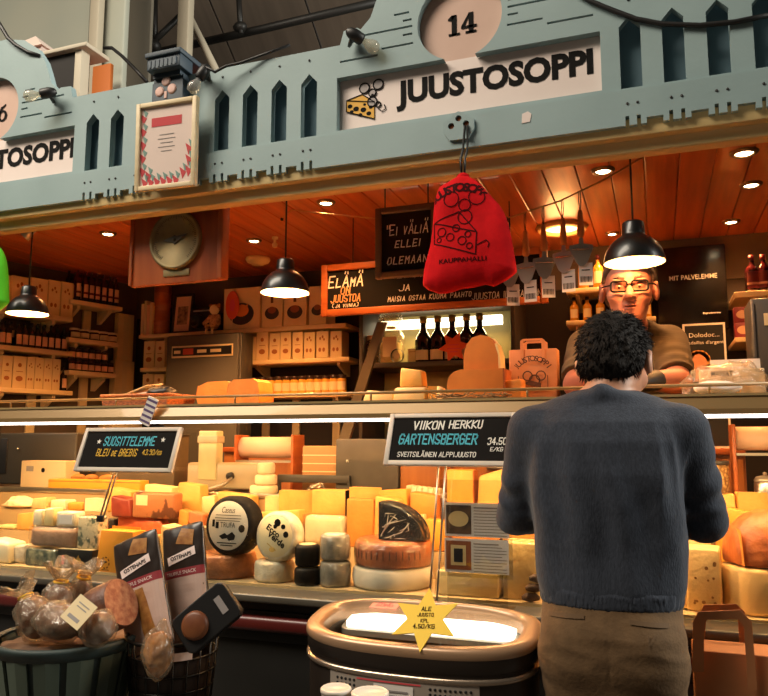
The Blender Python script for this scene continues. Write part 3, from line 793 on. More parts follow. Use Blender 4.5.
# ---------- brass dial on its wooden board ----------
x0, x1, z0, z1 = rect(132, 196, 223, 283, 2.66)
t = thing('barometer_board', 'round brass dial on a reddish wooden board hanging under the fascia', 'barometer', TR((x0+x1)/2, 2.67, z0))
zt = 2.47
obj('back_board', MB().span(x0, x1, 2.66, 2.69, z0, zt, .004), BROWNW, t, world=True)
obj('side_strip', MB().span(x1-.018, x1+.006, 2.645, 2.7, z0+.004, zt, .003), BROWNW, t, world=True)
obj('side_strip', MB().span(x0-.004, x0+.012, 2.65, 2.7, z0+.004, zt, .003), BROWNW, t, world=True)
obj('hanger_strap', MB().span(x0+.06, x0+.08, 2.676, 2.684, zt, CZ), DARKST, t, world=True)
obj('hanger_strap', MB().span(x1-.08, x1-.06, 2.676, 2.684, zt, CZ), DARKST, t, world=True)
c = PY(176, 240, 2.655); R_ = PY(201.5, 240, 2.655).x - c.x
T = TR(c.x, 2.66, c.z) @ RX(PI/2)
obj('dial', MB().lathe([(R_, 0), (R_*1.02, .012), (R_*.98, .02), (R_*.9, .018), (R_*.88, .012), (0, .012)], 48, T=T), BRASS, t, world=True)
m = MB()
for i in range(60):
    a = math.radians(-140 + i*280/59); r1 = R_*.84; r0 = R_*(.76 if i % 5 else .7)
    p = [(r0*math.sin(a), r0*math.cos(a)), (r1*math.sin(a), r1*math.cos(a))]
    nx, nz_ = math.cos(a)*.0012, -math.sin(a)*.0012
    m.add([(c.x+p[0][0]-nx, 2.6472, c.z+p[0][1]-nz_), (c.x+p[0][0]+nx, 2.6472, c.z+p[0][1]+nz_), (c.x+p[1][0]+nx, 2.6472, c.z+p[1][1]+nz_), (c.x+p[1][0]-nx, 2.6472, c.z+p[1][1]-nz_)], [(0, 1, 2, 3)])
obj('scale_marks', m, BRASSD, t, world=True)
m = MB().prism([(-R_*.45, -.003), (-.012, -.012), (0, -.022), (.012, -.012), (R_*.5, .02), (.012, .014), (0, .02), (-.012, .012)], -.003, .0, T=TR(c.x, 2.646, c.z)).lathe([(.008, 0), (.007, .006), (0, .008)], 14, T=TR(c.x, 2.646, c.z) @ RX(PI/2))
obj('pointer', m, BRASSD, t, world=True)
a, b_, e0, e1 = rect(163, 269, 189, 276, 2.655)
obj('maker_plate', MB().span(a, b_, 2.655, 2.66, e0, e1, .002), BRASS, t, world=True)

# ---------- shelves on the angled left wall ----------
def lshelf(px0, px1, py, pxr, dep, lab, group, th=.03, up=None):
    z = LW(pxr, py, dep).z
    t0, t1 = sorted((LT(px1, dep, py), LT(px0, dep, py)))
    T = TR(*LP((t0+t1)/2, 0, z)) @ RZ(LROT)
    t = thing('wall_shelf', lab, 'shelf', T, group)
    W = t1-t0
    obj('board', MB().span(-W/2, W/2, -dep, -.026, -th, 0, .003), CREAM, t)
    for s_ in (-.3, .3): obj('bracket', MB().prism([(0, 0), (.0, -.09), (-.02, -.09), (-dep*.7, -.02), (-dep*.7, 0)], -.012, .012, T=TR(s_*W, -.026, -th) @ RZ(PI/2)), CREAMW, t)
    return t0, t1, z
SH = 'cream shelves on the angled left wall'
A1 = lshelf(-14, 73, 316, 60, .2, 'upper left cream wall shelf holding the tallest cartons behind the pendant', SH)
A2 = lshelf(-14, 73, 348, 36, .2, 'middle left cream wall shelf holding dark bottles', SH)
A3 = lshelf(-14, 73, 389, 36, .2, 'lowest left cream wall shelf holding a row of cartons', SH)
B1 = lshelf(71, 123, 303, 97, .2, 'top cream wall shelf near the corner holding wine-red bottles', SH)
B2 = lshelf(69, 119, 340, 95, .2, 'second cream wall shelf near the corner holding small lidded jars', SH)
B3 = lshelf(69, 116, 372, 95, .2, 'third cream wall shelf near the corner holding dark jars', SH)
m = MB()
for px in (35, 86):
    tt = LT(px, .012); p = LP(tt, .012, 0)
    u = thing('shelf_upright', 'cream shelf upright on the left wall %s' % ('under the cartons' if px < 50 else 'between the corner shelves'), 'upright', TR(p.x, p.y, PLAT) @ RZ(LROT))
    obj('rail', MB().box((0, 0, 1.05), (.06, .022, 2.1), .003), CREAMW, u)
    obj('foot', MB().box((0, 0, .01), (.075, .022, .02), .003), CREAMW, u)
def carton(T, W, D, H, label, group, pr='seed', parent_name='carton'):
    t = thing(parent_name, label, 'box', T, group)
    obj('box', MB().box((0, 0, H/2), (W, D, H), .003, seg=1), CREAM if pr != 'plain' else CREAMW, t)
    m = MB()
    if pr == 'seed':
        for dx, dz, r in ((-.18, .72, .07), (.02, .78, .07), (.14, .68, .06), (-.2, .3, .1), (.12, .3, .1)):
            m.prism(circle(dx*W, dz*H, r*W*1.1, 10, r*W*1.7), -D/2-.0012, -D/2-.0002)
    else:
        m.prism(circle(0, .3*H, .26*W, 16, .2*W), -D/2-.0012, -D/2-.0002); m.prism(circle(0, .72*H, .14*W, 12, .16*W), -D/2-.0012, -D/2-.0002)
        m.box((0, -D/2-.0006, .52*H), (.5*W, .001, .02*H))
    obj('print', m, ORPR, t)
def on_left(px0, px1, off, z, top, fn):
    t0, t1 = LT(px1, off+.06), LT(px0, off+.06)
    W = abs(t1-t0)
    pc = LP((t0+t1)/2, off, z); pm = (px0+px1)/2
    H = LW(pm, top, off+.06).z - z
    fn(TR(pc.x, pc.y, z+.0005) @ RZ(LROT), W*.96, H)
e_ = [-6, 4, 15, 29, 37, 46, 54.5, 63]
for i, (a, b) in enumerate(zip(e_, e_[1:])):
    on_left(a, b, .11, A3[2], 355 + i*.7, lambda T, W, H: carton(T, W, .12, H, 'cream cracker carton on the lowest left shelf, %s from the left' % ORD[i], 'cartons on the lowest left shelf', 'seed' if i > 2 else 'round'))
e_ = [-8, 9, 28, 46, 59, 72]
for i, (a, b) in enumerate(zip(e_, e_[1:])):
    on_left(a, b, .11, A1[2], 274 + i*2.0, lambda T, W, H: carton(T, W, .12, H, 'tall cream carton on the upper left shelf behind the pendant, %s from the left' % ORD[i], 'cartons on the upper left shelf', 'seed'))
# bottles
def bottle_parts(t, H, R_, glass, label_m, capm, wine=False, lab=(.16, .48), logo=None):
    prof = [(0, 0), (R_*.92, 0), (R_, .02*H), (R_, .58*H), (R_*.92, .64*H), (R_*.45, .74*H), (R_*.36, .80*H), (R_*.34, .97*H), (R_*.40, .972*H), (R_*.40, H), (0, H)]
    if wine: prof = [(0, 0), (R_*.92, 0), (R_, .02*H), (R_, .48*H), (R_*.8, .58*H), (R_*.42, .68*H), (R_*.34, .75*H), (R_*.32, .97*H), (R_*.38, .972*H), (R_*.38, H), (0, H)]
    obj('glass', MB().lathe(prof, 18), glass, t)
    obj('label', MB().arc(R_+.0006, lab[0]*H, lab[1]*H), label_m, t)
    obj('capsule', MB().lathe([(R_*.37, .86*H), (R_*.43, .865*H), (R_*.43, 1.001*H), (0, 1.004*H)], 14), capm, t)
    if logo: obj('label_print', MB().arc(R_+.0012, (lab[0]+.1)*H, (lab[0]+.16)*H, .9), logo, t)
GDARK = mat('dark_bottle_glass', '#120b08', .12, coat=.3); GWINE = mat('wine_red_bottle', '#3a0d10', .15, coat=.3); GAMB = mat('amber_oil', '#c98a2a', .15, coat=.3)
LBLP = mat('pinkish_label', '#dfae8c', .6); LBLC = mat('cream_label', '#dcc69a', .6); CAPR = mat('red_capsule', '#5e1418', .35, .3); CAPB = mat('black_capsule', '#14100e', .4)
def row_copies(first_fn, spots_, label_fn, group):
    root = None
    for i, T in enumerate(spots_):
        if root is None: root = first_fn(T, label_fn(i), group)
        else: dup(root, T, label_fn(i), group)
def mk_bottle(name, H, R_, *a, **k):
    def f(T, lab, group):
        t = thing(name, lab, 'bottle', T, group); bottle_parts(t, H, R_, *a, **k); return t
    return f
def lspots(pxs, off, z): return [TR(*LP(LT(px, off), off, z+.0005)) @ RZ(LROT) for px in pxs]
row_copies(mk_bottle('wine_bottle', .245, .0215, GWINE, LBLP, CAPR, lab=(.14, .52), logo=CAPR), lspots([75.5, 83, 89, 95, 101.5, 108, 114], .13, B1[2]),
           lambda i: 'wine-red bottle on the top shelf near the corner, %s from the left' % ORD[i], 'wine-red bottles on the top corner shelf')
row_copies(mk_bottle('wine_bottle', .25, .0205, GWINE, LBLP, CAPR, lab=(.14, .5)), lspots([66, 72.5, 79], .055, B1[2]),
           lambda i: 'back-row wine-red bottle on the top corner shelf, %s from left' % ORD[i], 'back row of wine-red bottles')
row_copies(mk_bottle('syrup_bottle', .165, .022, GDARK, LBLP, CAPB, lab=(.12, .5)), lspots([2, 8.5, 18.5, 25, 31.5, 38, 44.5, 51, 57.5, 64], .14, A2[2]),
           lambda i: 'front-row dark bottle on the middle left shelf, %s from the left' % ORD[i], 'dark bottles on the middle left shelf')
row_copies(mk_bottle('syrup_bottle', .168, .022, GDARK, LBLP, CAPB, lab=(.4, .66)), lspots([4, 11, 17.5, 24, 30.5, 37, 43.5, 50, 57, 63.5], .07, A2[2]),
           lambda i: 'taller back-row dark bottle on the middle left shelf, %s from left' % ORD[i], 'back row of dark bottles')
row_copies(mk_bottle('syrup_bottle', .17, .022, GDARK, LBLP, CAPB, lab=(.12, .5)), lspots([66], .13, A3[2]),
           lambda i: 'single dark bottle standing at the end of the lowest left shelf beside the cartons', None)
def mk_jar(name, H, R_, body, lid, lblm=None, cat='jar'):
    def f(T, lab, group):
        t = thing(name, lab, cat, T, group)
        obj('glass', MB().lathe([(0, 0), (R_*.95, 0), (R_, .04*H), (R_, .74*H), (R_*.88, .8*H), (R_*.88, .82*H)], 16), body, t)
        obj('lid', MB().lathe([(R_*.9, .8*H), (R_*.93, .81*H), (R_*.93, .985*H), (R_*.85, H), (0, H)], 16), lid, t)
        if lblm: obj('label', MB().arc(R_+.0007, .16*H, .62*H, 1.15), lblm, t)
        return t
    return f
JAM = mat('dark_jam', '#2b0f0c', .2, coat=.3); HONEY = mat('honey', '#d19a3c', .2, coat=.3); LIDD = mat('dark_lid', '#2a1812', .4); LIDW = mat('cream_lid', '#d9c8a8', .45)
row_copies(mk_jar('preserve_jar', .075, .036, JAM, LIDW, LBLC), lspots([74.5, 84, 94, 103.5, 112], .12, B2[2]),
           lambda i: 'small pale-lidded jar on the second corner shelf, %s from left' % ORD[i], 'small jars on the second corner shelf')
row_copies(mk_jar('jam_jar', .08, .0235, JAM, LIDD, LBLP), lspots([73, 79.5, 86, 92.5, 99, 105.5, 112], .13, B3[2]),
           lambda i: 'lower-row dark jam jar on the third corner shelf, %s from left' % ORD[i], 'jam jars, lower row')
row_copies(mk_jar('jam_jar', .08, .0235, JAM, LIDD, LBLP), lspots([73, 79.5, 86, 92.5, 99, 105.5], .13, B3[2]+.081),
           lambda i: 'upper-row dark jam jar on the third corner shelf, %s from left' % ORD[i], 'jam jars, upper row')
# flattened cartons leaning in the corner
def left_panel(px0, px1, py0, py1, off, lab, m_, d=.05):
    t1, t0 = LT(px0, off+d), LT(px1, off+d)
    z0, z1 = LW((px0+px1)/2, py1, off+d).z, LW((px0+px1)/2, py0, off+d).z
    T = TR(*LP((t0+t1)/2, off+d/2, z0)) @ RZ(LROT)
    t = thing('large_carton', lab, 'box', T)
    obj('box', MB().box((0, 0, (z1-z0)/2), (t1-t0, d, z1-z0), .004, seg=1), m_, t)
    obj('tape', MB().box((0, -d/2-.0005, (z1-z0)/2), (.04, .001, z1-z0-.01)), CREAMW, t)
    return t
p = LP(LT(121, .06), .09, 1.0)
u = thing('side_cabinet', 'pale cabinet in the left corner under the upright cartons', 'cabinet', TR(*LP(LT(121, .06), .10, PLAT)) @ RZ(LROT))
zc = LW(121, 408, .15).z
obj('body', MB().box((0, 0, (zc-PLAT)/2), (.24, .18, zc-PLAT), .004), CREAMW, u)
obj('top', MB().box((0, -.005, zc-PLAT-.0105), (.25, .2, .02), .004), CREAM, u)
T0 = left_panel(117, 136, 361, 408, .03, 'large cream carton standing in the corner of the left wall', CREAM, .07)
z_t = LW(121, 361, .13).z
left_panel(118, 134, 314, 361, .04, 'narrow cream carton stacked on the large carton in the left corner', CREAM, .05)

# ---------- back wall shelves, middle ----------
YB = 4.6
def bshelf(px0, px1, pxr, pyr, lab, dep=.25, th=.028):
    z = PY(pxr, pyr, YB-dep).z
    x0, x1 = PY(px0, pyr, YB-dep).x, PY(px1, pyr, YB-dep).x
    t = thing('wall_shelf', lab, 'shelf', TR((x0+x1)/2, YB, z), 'cream shelves on the back wall')
    W = x1-x0
    obj('board', MB().span(-W/2, W/2, -dep, -.026, -th, 0, .003), CREAM, t)
    for s_ in (-.38, .38): obj('bracket', MB().prism([(0, 0), (0, -.08), (-.02, -.08), (-dep*.7, -.02), (-dep*.7, 0)], -.01, .01, T=TR(s_*W, -.026, -th) @ RZ(PI/2)), CREAMW, t)
    return x0, x1, z
S1 = bshelf(139, 346, 240, 329, 'long cream back-wall shelf holding tart boxes and the photo frame')
S2 = bshelf(240.5, 349, 290, 359, 'cream back-wall shelf holding a row of cartons right of the dark cabinet')
S3 = bshelf(240.5, 347, 300, 393, 'lowest cream back-wall shelf holding honey jars')
S4 = bshelf(140, 166, 152, 367.5, 'short cream shelf left of the dark cabinet, upper one')
S5 = bshelf(140, 166, 152, 396, 'short cream shelf left of the dark cabinet, lower one')
for px, nm in ((267, 'left'), (297, 'middle'), (337, 'right')):
    p = PY(px, 370, YB-.012)
    u = thing('shelf_upright', 'cream upright behind the honey jars on the back wall, the %s one of three' % nm, 'upright', TR(p.x, YB-.012, PLAT))
    obj('rail', MB().box((0, 0, .75), (.055, .02, 1.5), .003), CREAMW, u)
    obj('foot', MB().box((0, 0, .01), (.07, .02, .02), .003), CREAMW, u)
def on_back(px0, px1, top, z, yc, dep, fn):
    xa, xb = PY(px0, 350, yc-dep/2).x, PY(px1, 350, yc-dep/2).x
    H = PY((px0+px1)/2, top, yc-dep/2).z - z
    fn(TR((xa+xb)/2, yc, z+.0005), (xb-xa)*.97, H)
bx = [(242, 256, 337), (256, 268, 332), (269, 280, 333), (280, 291, 332), (292, 303, 332), (303.5, 315, 332), (316, 328.5, 331), (330, 342, 331)]
for i, (a, b, tp) in enumerate(bx):
    on_back(a, b, tp, S2[2], 4.42, .12, lambda T, W, H: carton(T, W, .12, H, 'cream carton on the back-wall shelf above the honey jars, %s from the left' % ORD[i], 'cartons above the honey jars', 'seed' if i > 4 else 'round'))
for k, (zz, tp, nm) in enumerate(((S4[2], 341, 'upper'), (S5[2], 374, 'lower'))):
    for i, (a, b) in enumerate(((143.5, 154.5), (155, 165))):
        on_back(a, b, tp, zz, 4.42, .12, lambda T, W, H: carton(T, W, .12, H, 'cream carton on the %s short shelf beside the dark cabinet, %s' % (nm, ('left', 'right')[i]), 'cartons left of the dark cabinet', 'round'))
row_copies(mk_jar('honey_jar', .115, .03, HONEY, LIDD, LBLC), [TR(PY(px, 385, 4.42).x, 4.42, S3[2]+.0005) for px in np.linspace(255, 342, 12)],
           lambda i: 'golden honey jar on the lowest back shelf, %s from the left' % ORD[i], 'honey jars on the lowest back shelf')
# things on the long shelf
z = S1[2]
p = PY(161.5, 330, 4.44)
R_ = (PY(168, 310, 4.44).x - PY(154.5, 310, 4.44).x)/2; Ht = PY(160, 285, 4.44).z - z
t = thing('wooden_tube', 'tall reddish turned wooden canister on the long back shelf', 'canister', TR(p.x, 4.44, z+.0005))
obj('body', MB().lathe([(0, 0), (R_*.95, 0), (R_, .01), (R_, Ht*.24), (R_*1.05, Ht*.25), (R_*1.05, Ht*.28), (R_, Ht*.29), (R_, Ht*.55), (R_*1.05, Ht*.56), (R_*1.05, Ht*.6), (R_, Ht*.61), (R_, Ht*.82)], 22), ORW, t)
obj('lid', MB().lathe([(R_*1.02, Ht*.82), (R_*1.04, Ht*.83), (R_*1.0, Ht*.95), (R_*.8, Ht), (0, Ht)], 22), mat('copper_lid', '#8f4a26', .35, .4), t)
for i, (a, b, tp, c_) in enumerate(((139.5, 142.3, 304, LBLC), (142.6, 145, 301, CREAMW), (145.3, 148, 305, LBLP), (148.2, 151, 303, CREAM))):
    def bk(T, W, H):
        t = thing('book', 'thin upright book left of the wooden canister, %s from left' % ORD[i], 'book', T, 'books left of the wooden canister')
        obj('cover', MB().box((0, 0, H/2), (W, .15, H), .0015, seg=1), c_, t)
        obj('pages', MB().box((0, .001, H/2+.002), (W*.7, .146, H-.002)), PAPER, t)
    on_back(a, b, tp, z, 4.44, .15, bk)
def pf(T, W, H):
    T = T @ RX(math.radians(-6))
    t = thing('photo_frame', 'black framed photo standing on the long back shelf right of the canister', 'picture frame', T)
    m = MB()
    for s_ in (-1, 1): m.box((s_*(W/2-.01), 0, H/2), (.02, .015, H), .002); m.box((0, 0, H/2+s_*(H/2-.01)), (W-.04, .0145, .02), .002)
    obj('frame', m, BLACKP, t); obj('mount', MB().box((0, .002, H/2), (W-.03, .004, H-.03)), LBLP, t)
    obj('picture', MB().box((0, -.0007, H*.46), (W*.5, .001, H*.45)), mat('photo_brown', '#4a3226', .6, col2='#b08a6a', scale=30), t)
    obj('stand_leg', MB().box((0, .06, H*.3), (.03, .004, H*.62), T=TR(0, 0, 0) @ RX(0)), BLACKP, t)
on_back(169, 190, 293, z, 4.42, .02, pf)
p = PY(206, 320, 4.46)
t = thing('camera', 'old black bellows camera on the long back shelf behind the sitting doll', 'camera', TR(p.x, 4.46, z+.0005))
obj('body', MB().box((0, 0, .09), (.19, .09, .18), .008), BLACKP, t)
obj('lens', MB().lathe([(.05, 0), (.05, .03), (.04, .05), (.03, .05), (.03, .03), (0, .03)], 20, T=TR(-.03, -.045, .08) @ RX(PI/2)), DARKST, t)
obj('trim', MB().box((0.0, -.0465, .155), (.15, .002, .01)), GREYL, t)
# sitting rag doll with dangling legs
p = PY(217, 326, 4.35)
t = thing('doll', 'little pale rag doll sitting on the shelf edge with dangling legs', 'doll', TR(p.x, 4.318, z+.001))
DOLL = mat('doll_cloth', '#c79a6a', .8, col2='#8f6040', scale=60)
m = surfnet(lambda P: sm(sm(sm(ell(P, (0, 0, .055), (.038, .03, .055)), cap(P, (-.03, 0, .09), (-.06, -.03, .04), .014), .01), cap(P, (.03, 0, .09), (.055, -.035, .035), .014), .01),
    np.minimum(cap(P, (-.018, -.01, .015), (-.02, -.06, .012), .016), cap(P, (.018, -.01, .015), (.022, -.06, .012), .016)), .01), (-.09, -.09, -.02), (.09, .05, .13), .005)
obj('body', m, DOLL, t)
m = MB().tube([(-.02, -.055, .012), (-.022, -.068, -.03), (-.02, -.066, -.09)], .008, 8).tube([(.022, -.055, .012), (.024, -.068, -.03), (.028, -.066, -.09)], .008, 8)
m.ball((-.02, -.074, -.095), (.013, .02, .01), 10).ball((.028, -.074, -.095), (.013, .02, .01), 10)
obj('leg', m, CREAM, t)
obj('head', MB().ball((0, -.005, .135), (.034, .03, .036), 14), CREAM, t)
obj('hair', MB().ball((0, .006, .147), (.038, .033, .03), 12).ball((-.032, 0, .165), .014, 8).ball((.032, 0, .165), .014, 8), ORPR, t)
# tart boxes
def tart(kind):
    def f(T, W, H):
        t = thing('tart_box', ['white box picturing an orange tart in a dark pan', 'white dark-tart box left of the pendant', 'white dark-tart box behind the pendant', 'white box partly hidden by the menu board'][kind] + ' on the long back shelf', 'box', T, 'tart boxes on the long back shelf')
        obj('box', MB().box((0, 0, H/2), (W, .15, H), .003, seg=1), CREAM, t)
        y = -.0755
        m = MB().prism(circle(0, H*.36, W*.34, 24, W*.27), y-.0008, y); obj('pan_picture', m, mat('pan_dark', '#33231a', .6), t)
        m = MB().prism(circle(0, H*.44, W*.2, 18, W*.15), y-.0016, y-.0009)
        if kind == 0: m.prism([(-W*.16, H*.4), (W*.16, H*.4), (W*.18, H*.6), (W*.05, H*.52), (0, H*.6), (-W*.05, H*.52), (-W*.18, H*.6)], y-.0022, y-.0016)
        obj('tart_picture', m, mat('tart_orange', '#d4782a' if kind == 0 else '#8a4a2a', .6), t)
        if kind in (1, 2): obj('ribbon_picture', MB().box((0, y-.0005, H*.8), (W*.12, .001, H*.35)), mat('ribbon_brown', '#5e3a24', .6), t)
    return f
for k, (a, b, tp) in enumerate(((222, 259.5, 288), (260.5, 282, 289), (282.5, 306, 288), (308, 326, 286))):
    on_back(a, b, tp, z, 4.42, .15, tart(k))
def stk(T, W, H):
    t = thing('price_tag', 'round orange-red tag standing against the tart box on the long back shelf', 'tag', T)
    obj('disc', MB().prism(circle(0, H*.62, W*.5, 20, H*.38), -.003, 0), mat('tag_orange', '#d9502a', .6), t)
    obj('print', MB().prism(circle(0, H*.62, W*.22, 6, H*.18), -.0038, -.0031), REDP, t)
    obj('pick', MB().box((0, -.001, H*.14), (.006, .002, H*.28)), CREAM, t)
on_back(224, 238, 291, z, 4.32, .01, stk)
# dark grey cabinet
xa, xb = PY(166, 370, 4.18).x, PY(240, 370, 4.18).x
zt = PY(203, 334, 4.18).z
t = thing('grey_cabinet', 'tall dark grey machine cabinet with a label strip below the long back shelf', 'cabinet', TR((xa+xb)/2, 4.27, PLAT))
zt = min(zt, z-.035)
obj('body', MB().span(xa, xb, 4.19, 4.34, PLAT, zt, .006), GREYM, t, world=True)
obj('door', MB().span(xa+.006, xb-.012, 4.172, 4.189, PLAT+.05, zt-.008, .004), mat('dark_grey_door', '#504c45', .5, .2), t, world=True)
a, b_, e0, e1 = rect(172, 345, 233, 357, 4.17)
obj('label_frame', MB().span(a, b_, 4.167, 4.172, e0, e1, .001), CREAMW, t, world=True)
obj('label_strip', MB().span(a+.008, b_-.008, 4.165, 4.167, e0+.012, e1-.012), BLACKP, t, world=True)
obj('label_marks', MB().span(a+.09, a+.17, 4.164, 4.165, e0+.02, e1-.02), mat('label_red', '#a3321e', .5), t, world=True)
obj('label_text', MB().span(a+.02, a+.07, 4.164, 4.165, e0+.028, e1-.03).span(a+.2, a+.27, 4.164, 4.165, e0+.028, e1-.03).span(a+.3, a+.38, 4.164, 4.165, e0+.028, e1-.03), LBLC, t, world=True)

# ---------- hanging chalkboards ----------
def board(px0, py0, px1, py1, Y, name, label, fm, fw, top_z=None, rounded=False):
    x0, x1, z0, z1 = rect(px0, py0, px1, py1, Y)
    t = thing(name, label, 'chalkboard', TR((x0+x1)/2, Y, z0))
    W, H = x1-x0, z1-z0
    m = MB()
    for s_ in (-1, 1):
        m.box((s_*(W/2-fw/2), 0, H/2), (fw, .03, H), .004); m.box((0, 0, H/2+s_*(H/2-fw/2)), (W-2*fw, .029, fw), .004)
    obj('frame', m, fm, t); obj('slate', MB().box((0, .004, H/2), (W-2*fw+.006, .012, H-2*fw+.006)), BOARD, t)
    for s_ in (-.35, .35): obj('hanger', MB().tube([(s_*W, 0, H-.005), (s_*W, 0, CZ-z0)], .003, 6), DARKST, t)
    return t, W, H
YM = 3.55
t, W, H = board(322, 256, 548, 310, YM, 'menu_board', 'long orange-framed chalkboard hanging over the wine shelf', ORW, .035)
yy = -.0025; OCH = mat('orange_chalk', '#d9a06a', .9)
for s_, h_, w_, x_, z_, m_ in (('ElÄmÄ', .06, .2, -W*.385, .70, CHW), ('JA', .03, .06, -W*.11, .45, CHW), ('Olenainen', .05, .3, -W*.02, .74, CHW), ('vois', .035, .1, .03, .5, CHW), ('maisia ostaa kuuma paahto', .032, .44, 0, .25, CHW),
        ('(ja viinia)', .022, .15, -W*.385, .2, CHW), ('JUUSTOA ILA KALAAN', .03, .34, W*.33, .2, CHW), ('ON', .034, .06, -W*.385, .48, OCH), ('JUUSTOA', .036, .17, -W*.385, .33, OCH)):
    obj('chalk_writing', chalk(s_, h_, w_, sw=.12 if m_ is CHW else .18).xf(TR(x_, yy, H*z_)), m_, t)
YU = 3.0
t, W, H = board(376, 206, 438, 277, YU, 'slogan_board', 'smaller brown-grey framed chalkboard half hidden behind the red bag', FRB, .028)
for s_, h_, w_, z_ in (('"Ei vÄliÄ', .045, .19, .70), ('ellei', .042, .12, .47), ('olemaan', .042, .19, .24)): obj('chalk_writing', chalk(s_, h_, w_, sw=.1).xf(TR(.005, yy, H*z_)), CHW, t)

# ---------- cloth drawstring bags hanging from the fascia ----------
YG = 2.40
bagpx = [(462, 176), (452, 181), (441, 189), (436, 202), (433, 216), (429, 236), (427, 254), (425.5, 272), (425, 285), (430, 290), (438, 294), (456, 291), (474, 286), (485, 284.5), (494, 287), (505, 280), (516, 271), (514.5, 262), (513, 252), (511, 238), (508, 225), (503, 213), (498, 203), (492, 194), (485, 187), (474, 180), (468, 177)]
bw = [PY(x, y, YG) for x, y in bagpx]; bc = PY(466, 285, YG)
poly = [(p.x-bc.x, p.z-bc.z) for p in bw][::-1]
topz = PY(462, 176, YG).z - bc.z
red_bag_mb = pillow(poly, .045, .075, .006, .007, 34, 3)
tree = bvh(red_bag_mb)
tp = PY(462, 126, Y0-.03)
def cloth_bag(T, label, m_, ink, cordtop):
    t = thing('drawstring_bag', label, 'bag', T, 'cloth bags hung on the fascia')
    cp = MB(); cp.join(red_bag_mb); obj('pouch', cp, m_, t)
    c = MB().ball((PY(463, 177, YG).x-bc.x, 0, topz-.004), (.022, .02, .014), 12); obj('gathered_neck', c, m_, t)
    x = PY(463, 177, YG).x-bc.x
    c = MB().tube([(x-.004, 0, topz-.004), (x-.008, -.0, topz+.06), (x-.009, cordtop[1]*.6, topz+.11), (x-.008, cordtop[1], cordtop[2])], .004, 6)
    c.tube([(x+.005, 0, topz-.004), (x+.008, 0, topz+.06), (x+.007, cordtop[1]*.6, topz+.11), (x+.002, cordtop[1], cordtop[2])], .004, 6)
    obj('cord', c, BLACKP, t)
    g = MB()
    s_ = 'JUUSTOSOPPI'
    for i, ch in enumerate(s_):
        a = math.radians(40 - i*80/10); L = text(ch, None, .034, bold=.04)
        g.join(L, T=TR(-.005 + .15*-math.sin(a), 0, .205 + .128*math.cos(a) - .01) @ RY(-a))
    k = MB()
    def ln(pts, w_=.004):
        for (ax, az), (bx_, bz) in zip(pts, pts[1:]):
            L = math.hypot(bx_-ax, bz-az) or 1; ux, uz = (bx_-ax)/L*w_/2, (bz-az)/L*w_/2
            k.add([(ax-uz, 0, az+ux), (ax+uz, 0, az-ux), (bx_+uz, 0, bz-ux), (bx_-uz, 0, bz+ux)], [(0, 1, 2, 3)])
    ln([(-.1, .21), (-.1, .14), (.045, .09), (.05, .165), (-.01, .24), (-.1, .21), (.05, .165)])
    for cx, cz, r in ((-.07, .175, .015), (-.04, .155, .013), (-.02, .185, .012), (0, .14, .014), (.025, .12, .01), (.02, .16, .01), (-.08, .15, .008), (.01, .26, .02), (-.035, .285, .026), (.05, .285, .026), (.01, .22, .024)):
        ln(circle(cx, cz, r, 12) + [(cx+r, cz)], .0035)
    ln([(.05, .12), (.08, .135), (.09, .125), (.085, .11)], .0035)
    g.join(k)
    g.join(text('KAUPPAHALLI', .16, .016, bold=.02).xf(TR(.0, 0, .075)))
    obj('print', drape(g, tree, .0015, .006), ink, t)
    return t
cloth_bag(TR(bc.x, YG, bc.z), 'red drawstring cloth bag with black print hanging on a black cord from the fascia', RED, INKR, (0, (Y0-.03)-YG, tp.z-bc.z))
gx = PY(8, 285, YG).x; hi_ = red_bag_mb.bounds()[1][0]
zc = PY(0, 316, YG).z - red_bag_mb.bounds()[0][2]
cloth_bag(TR(gx-hi_, YG, zc), 'lime green cloth bag cut off at the left edge of the picture', LIME, mat('green_bag_ink', '#1d5a12', .8), (0, (Y0-.03)-YG, 2.43-zc))

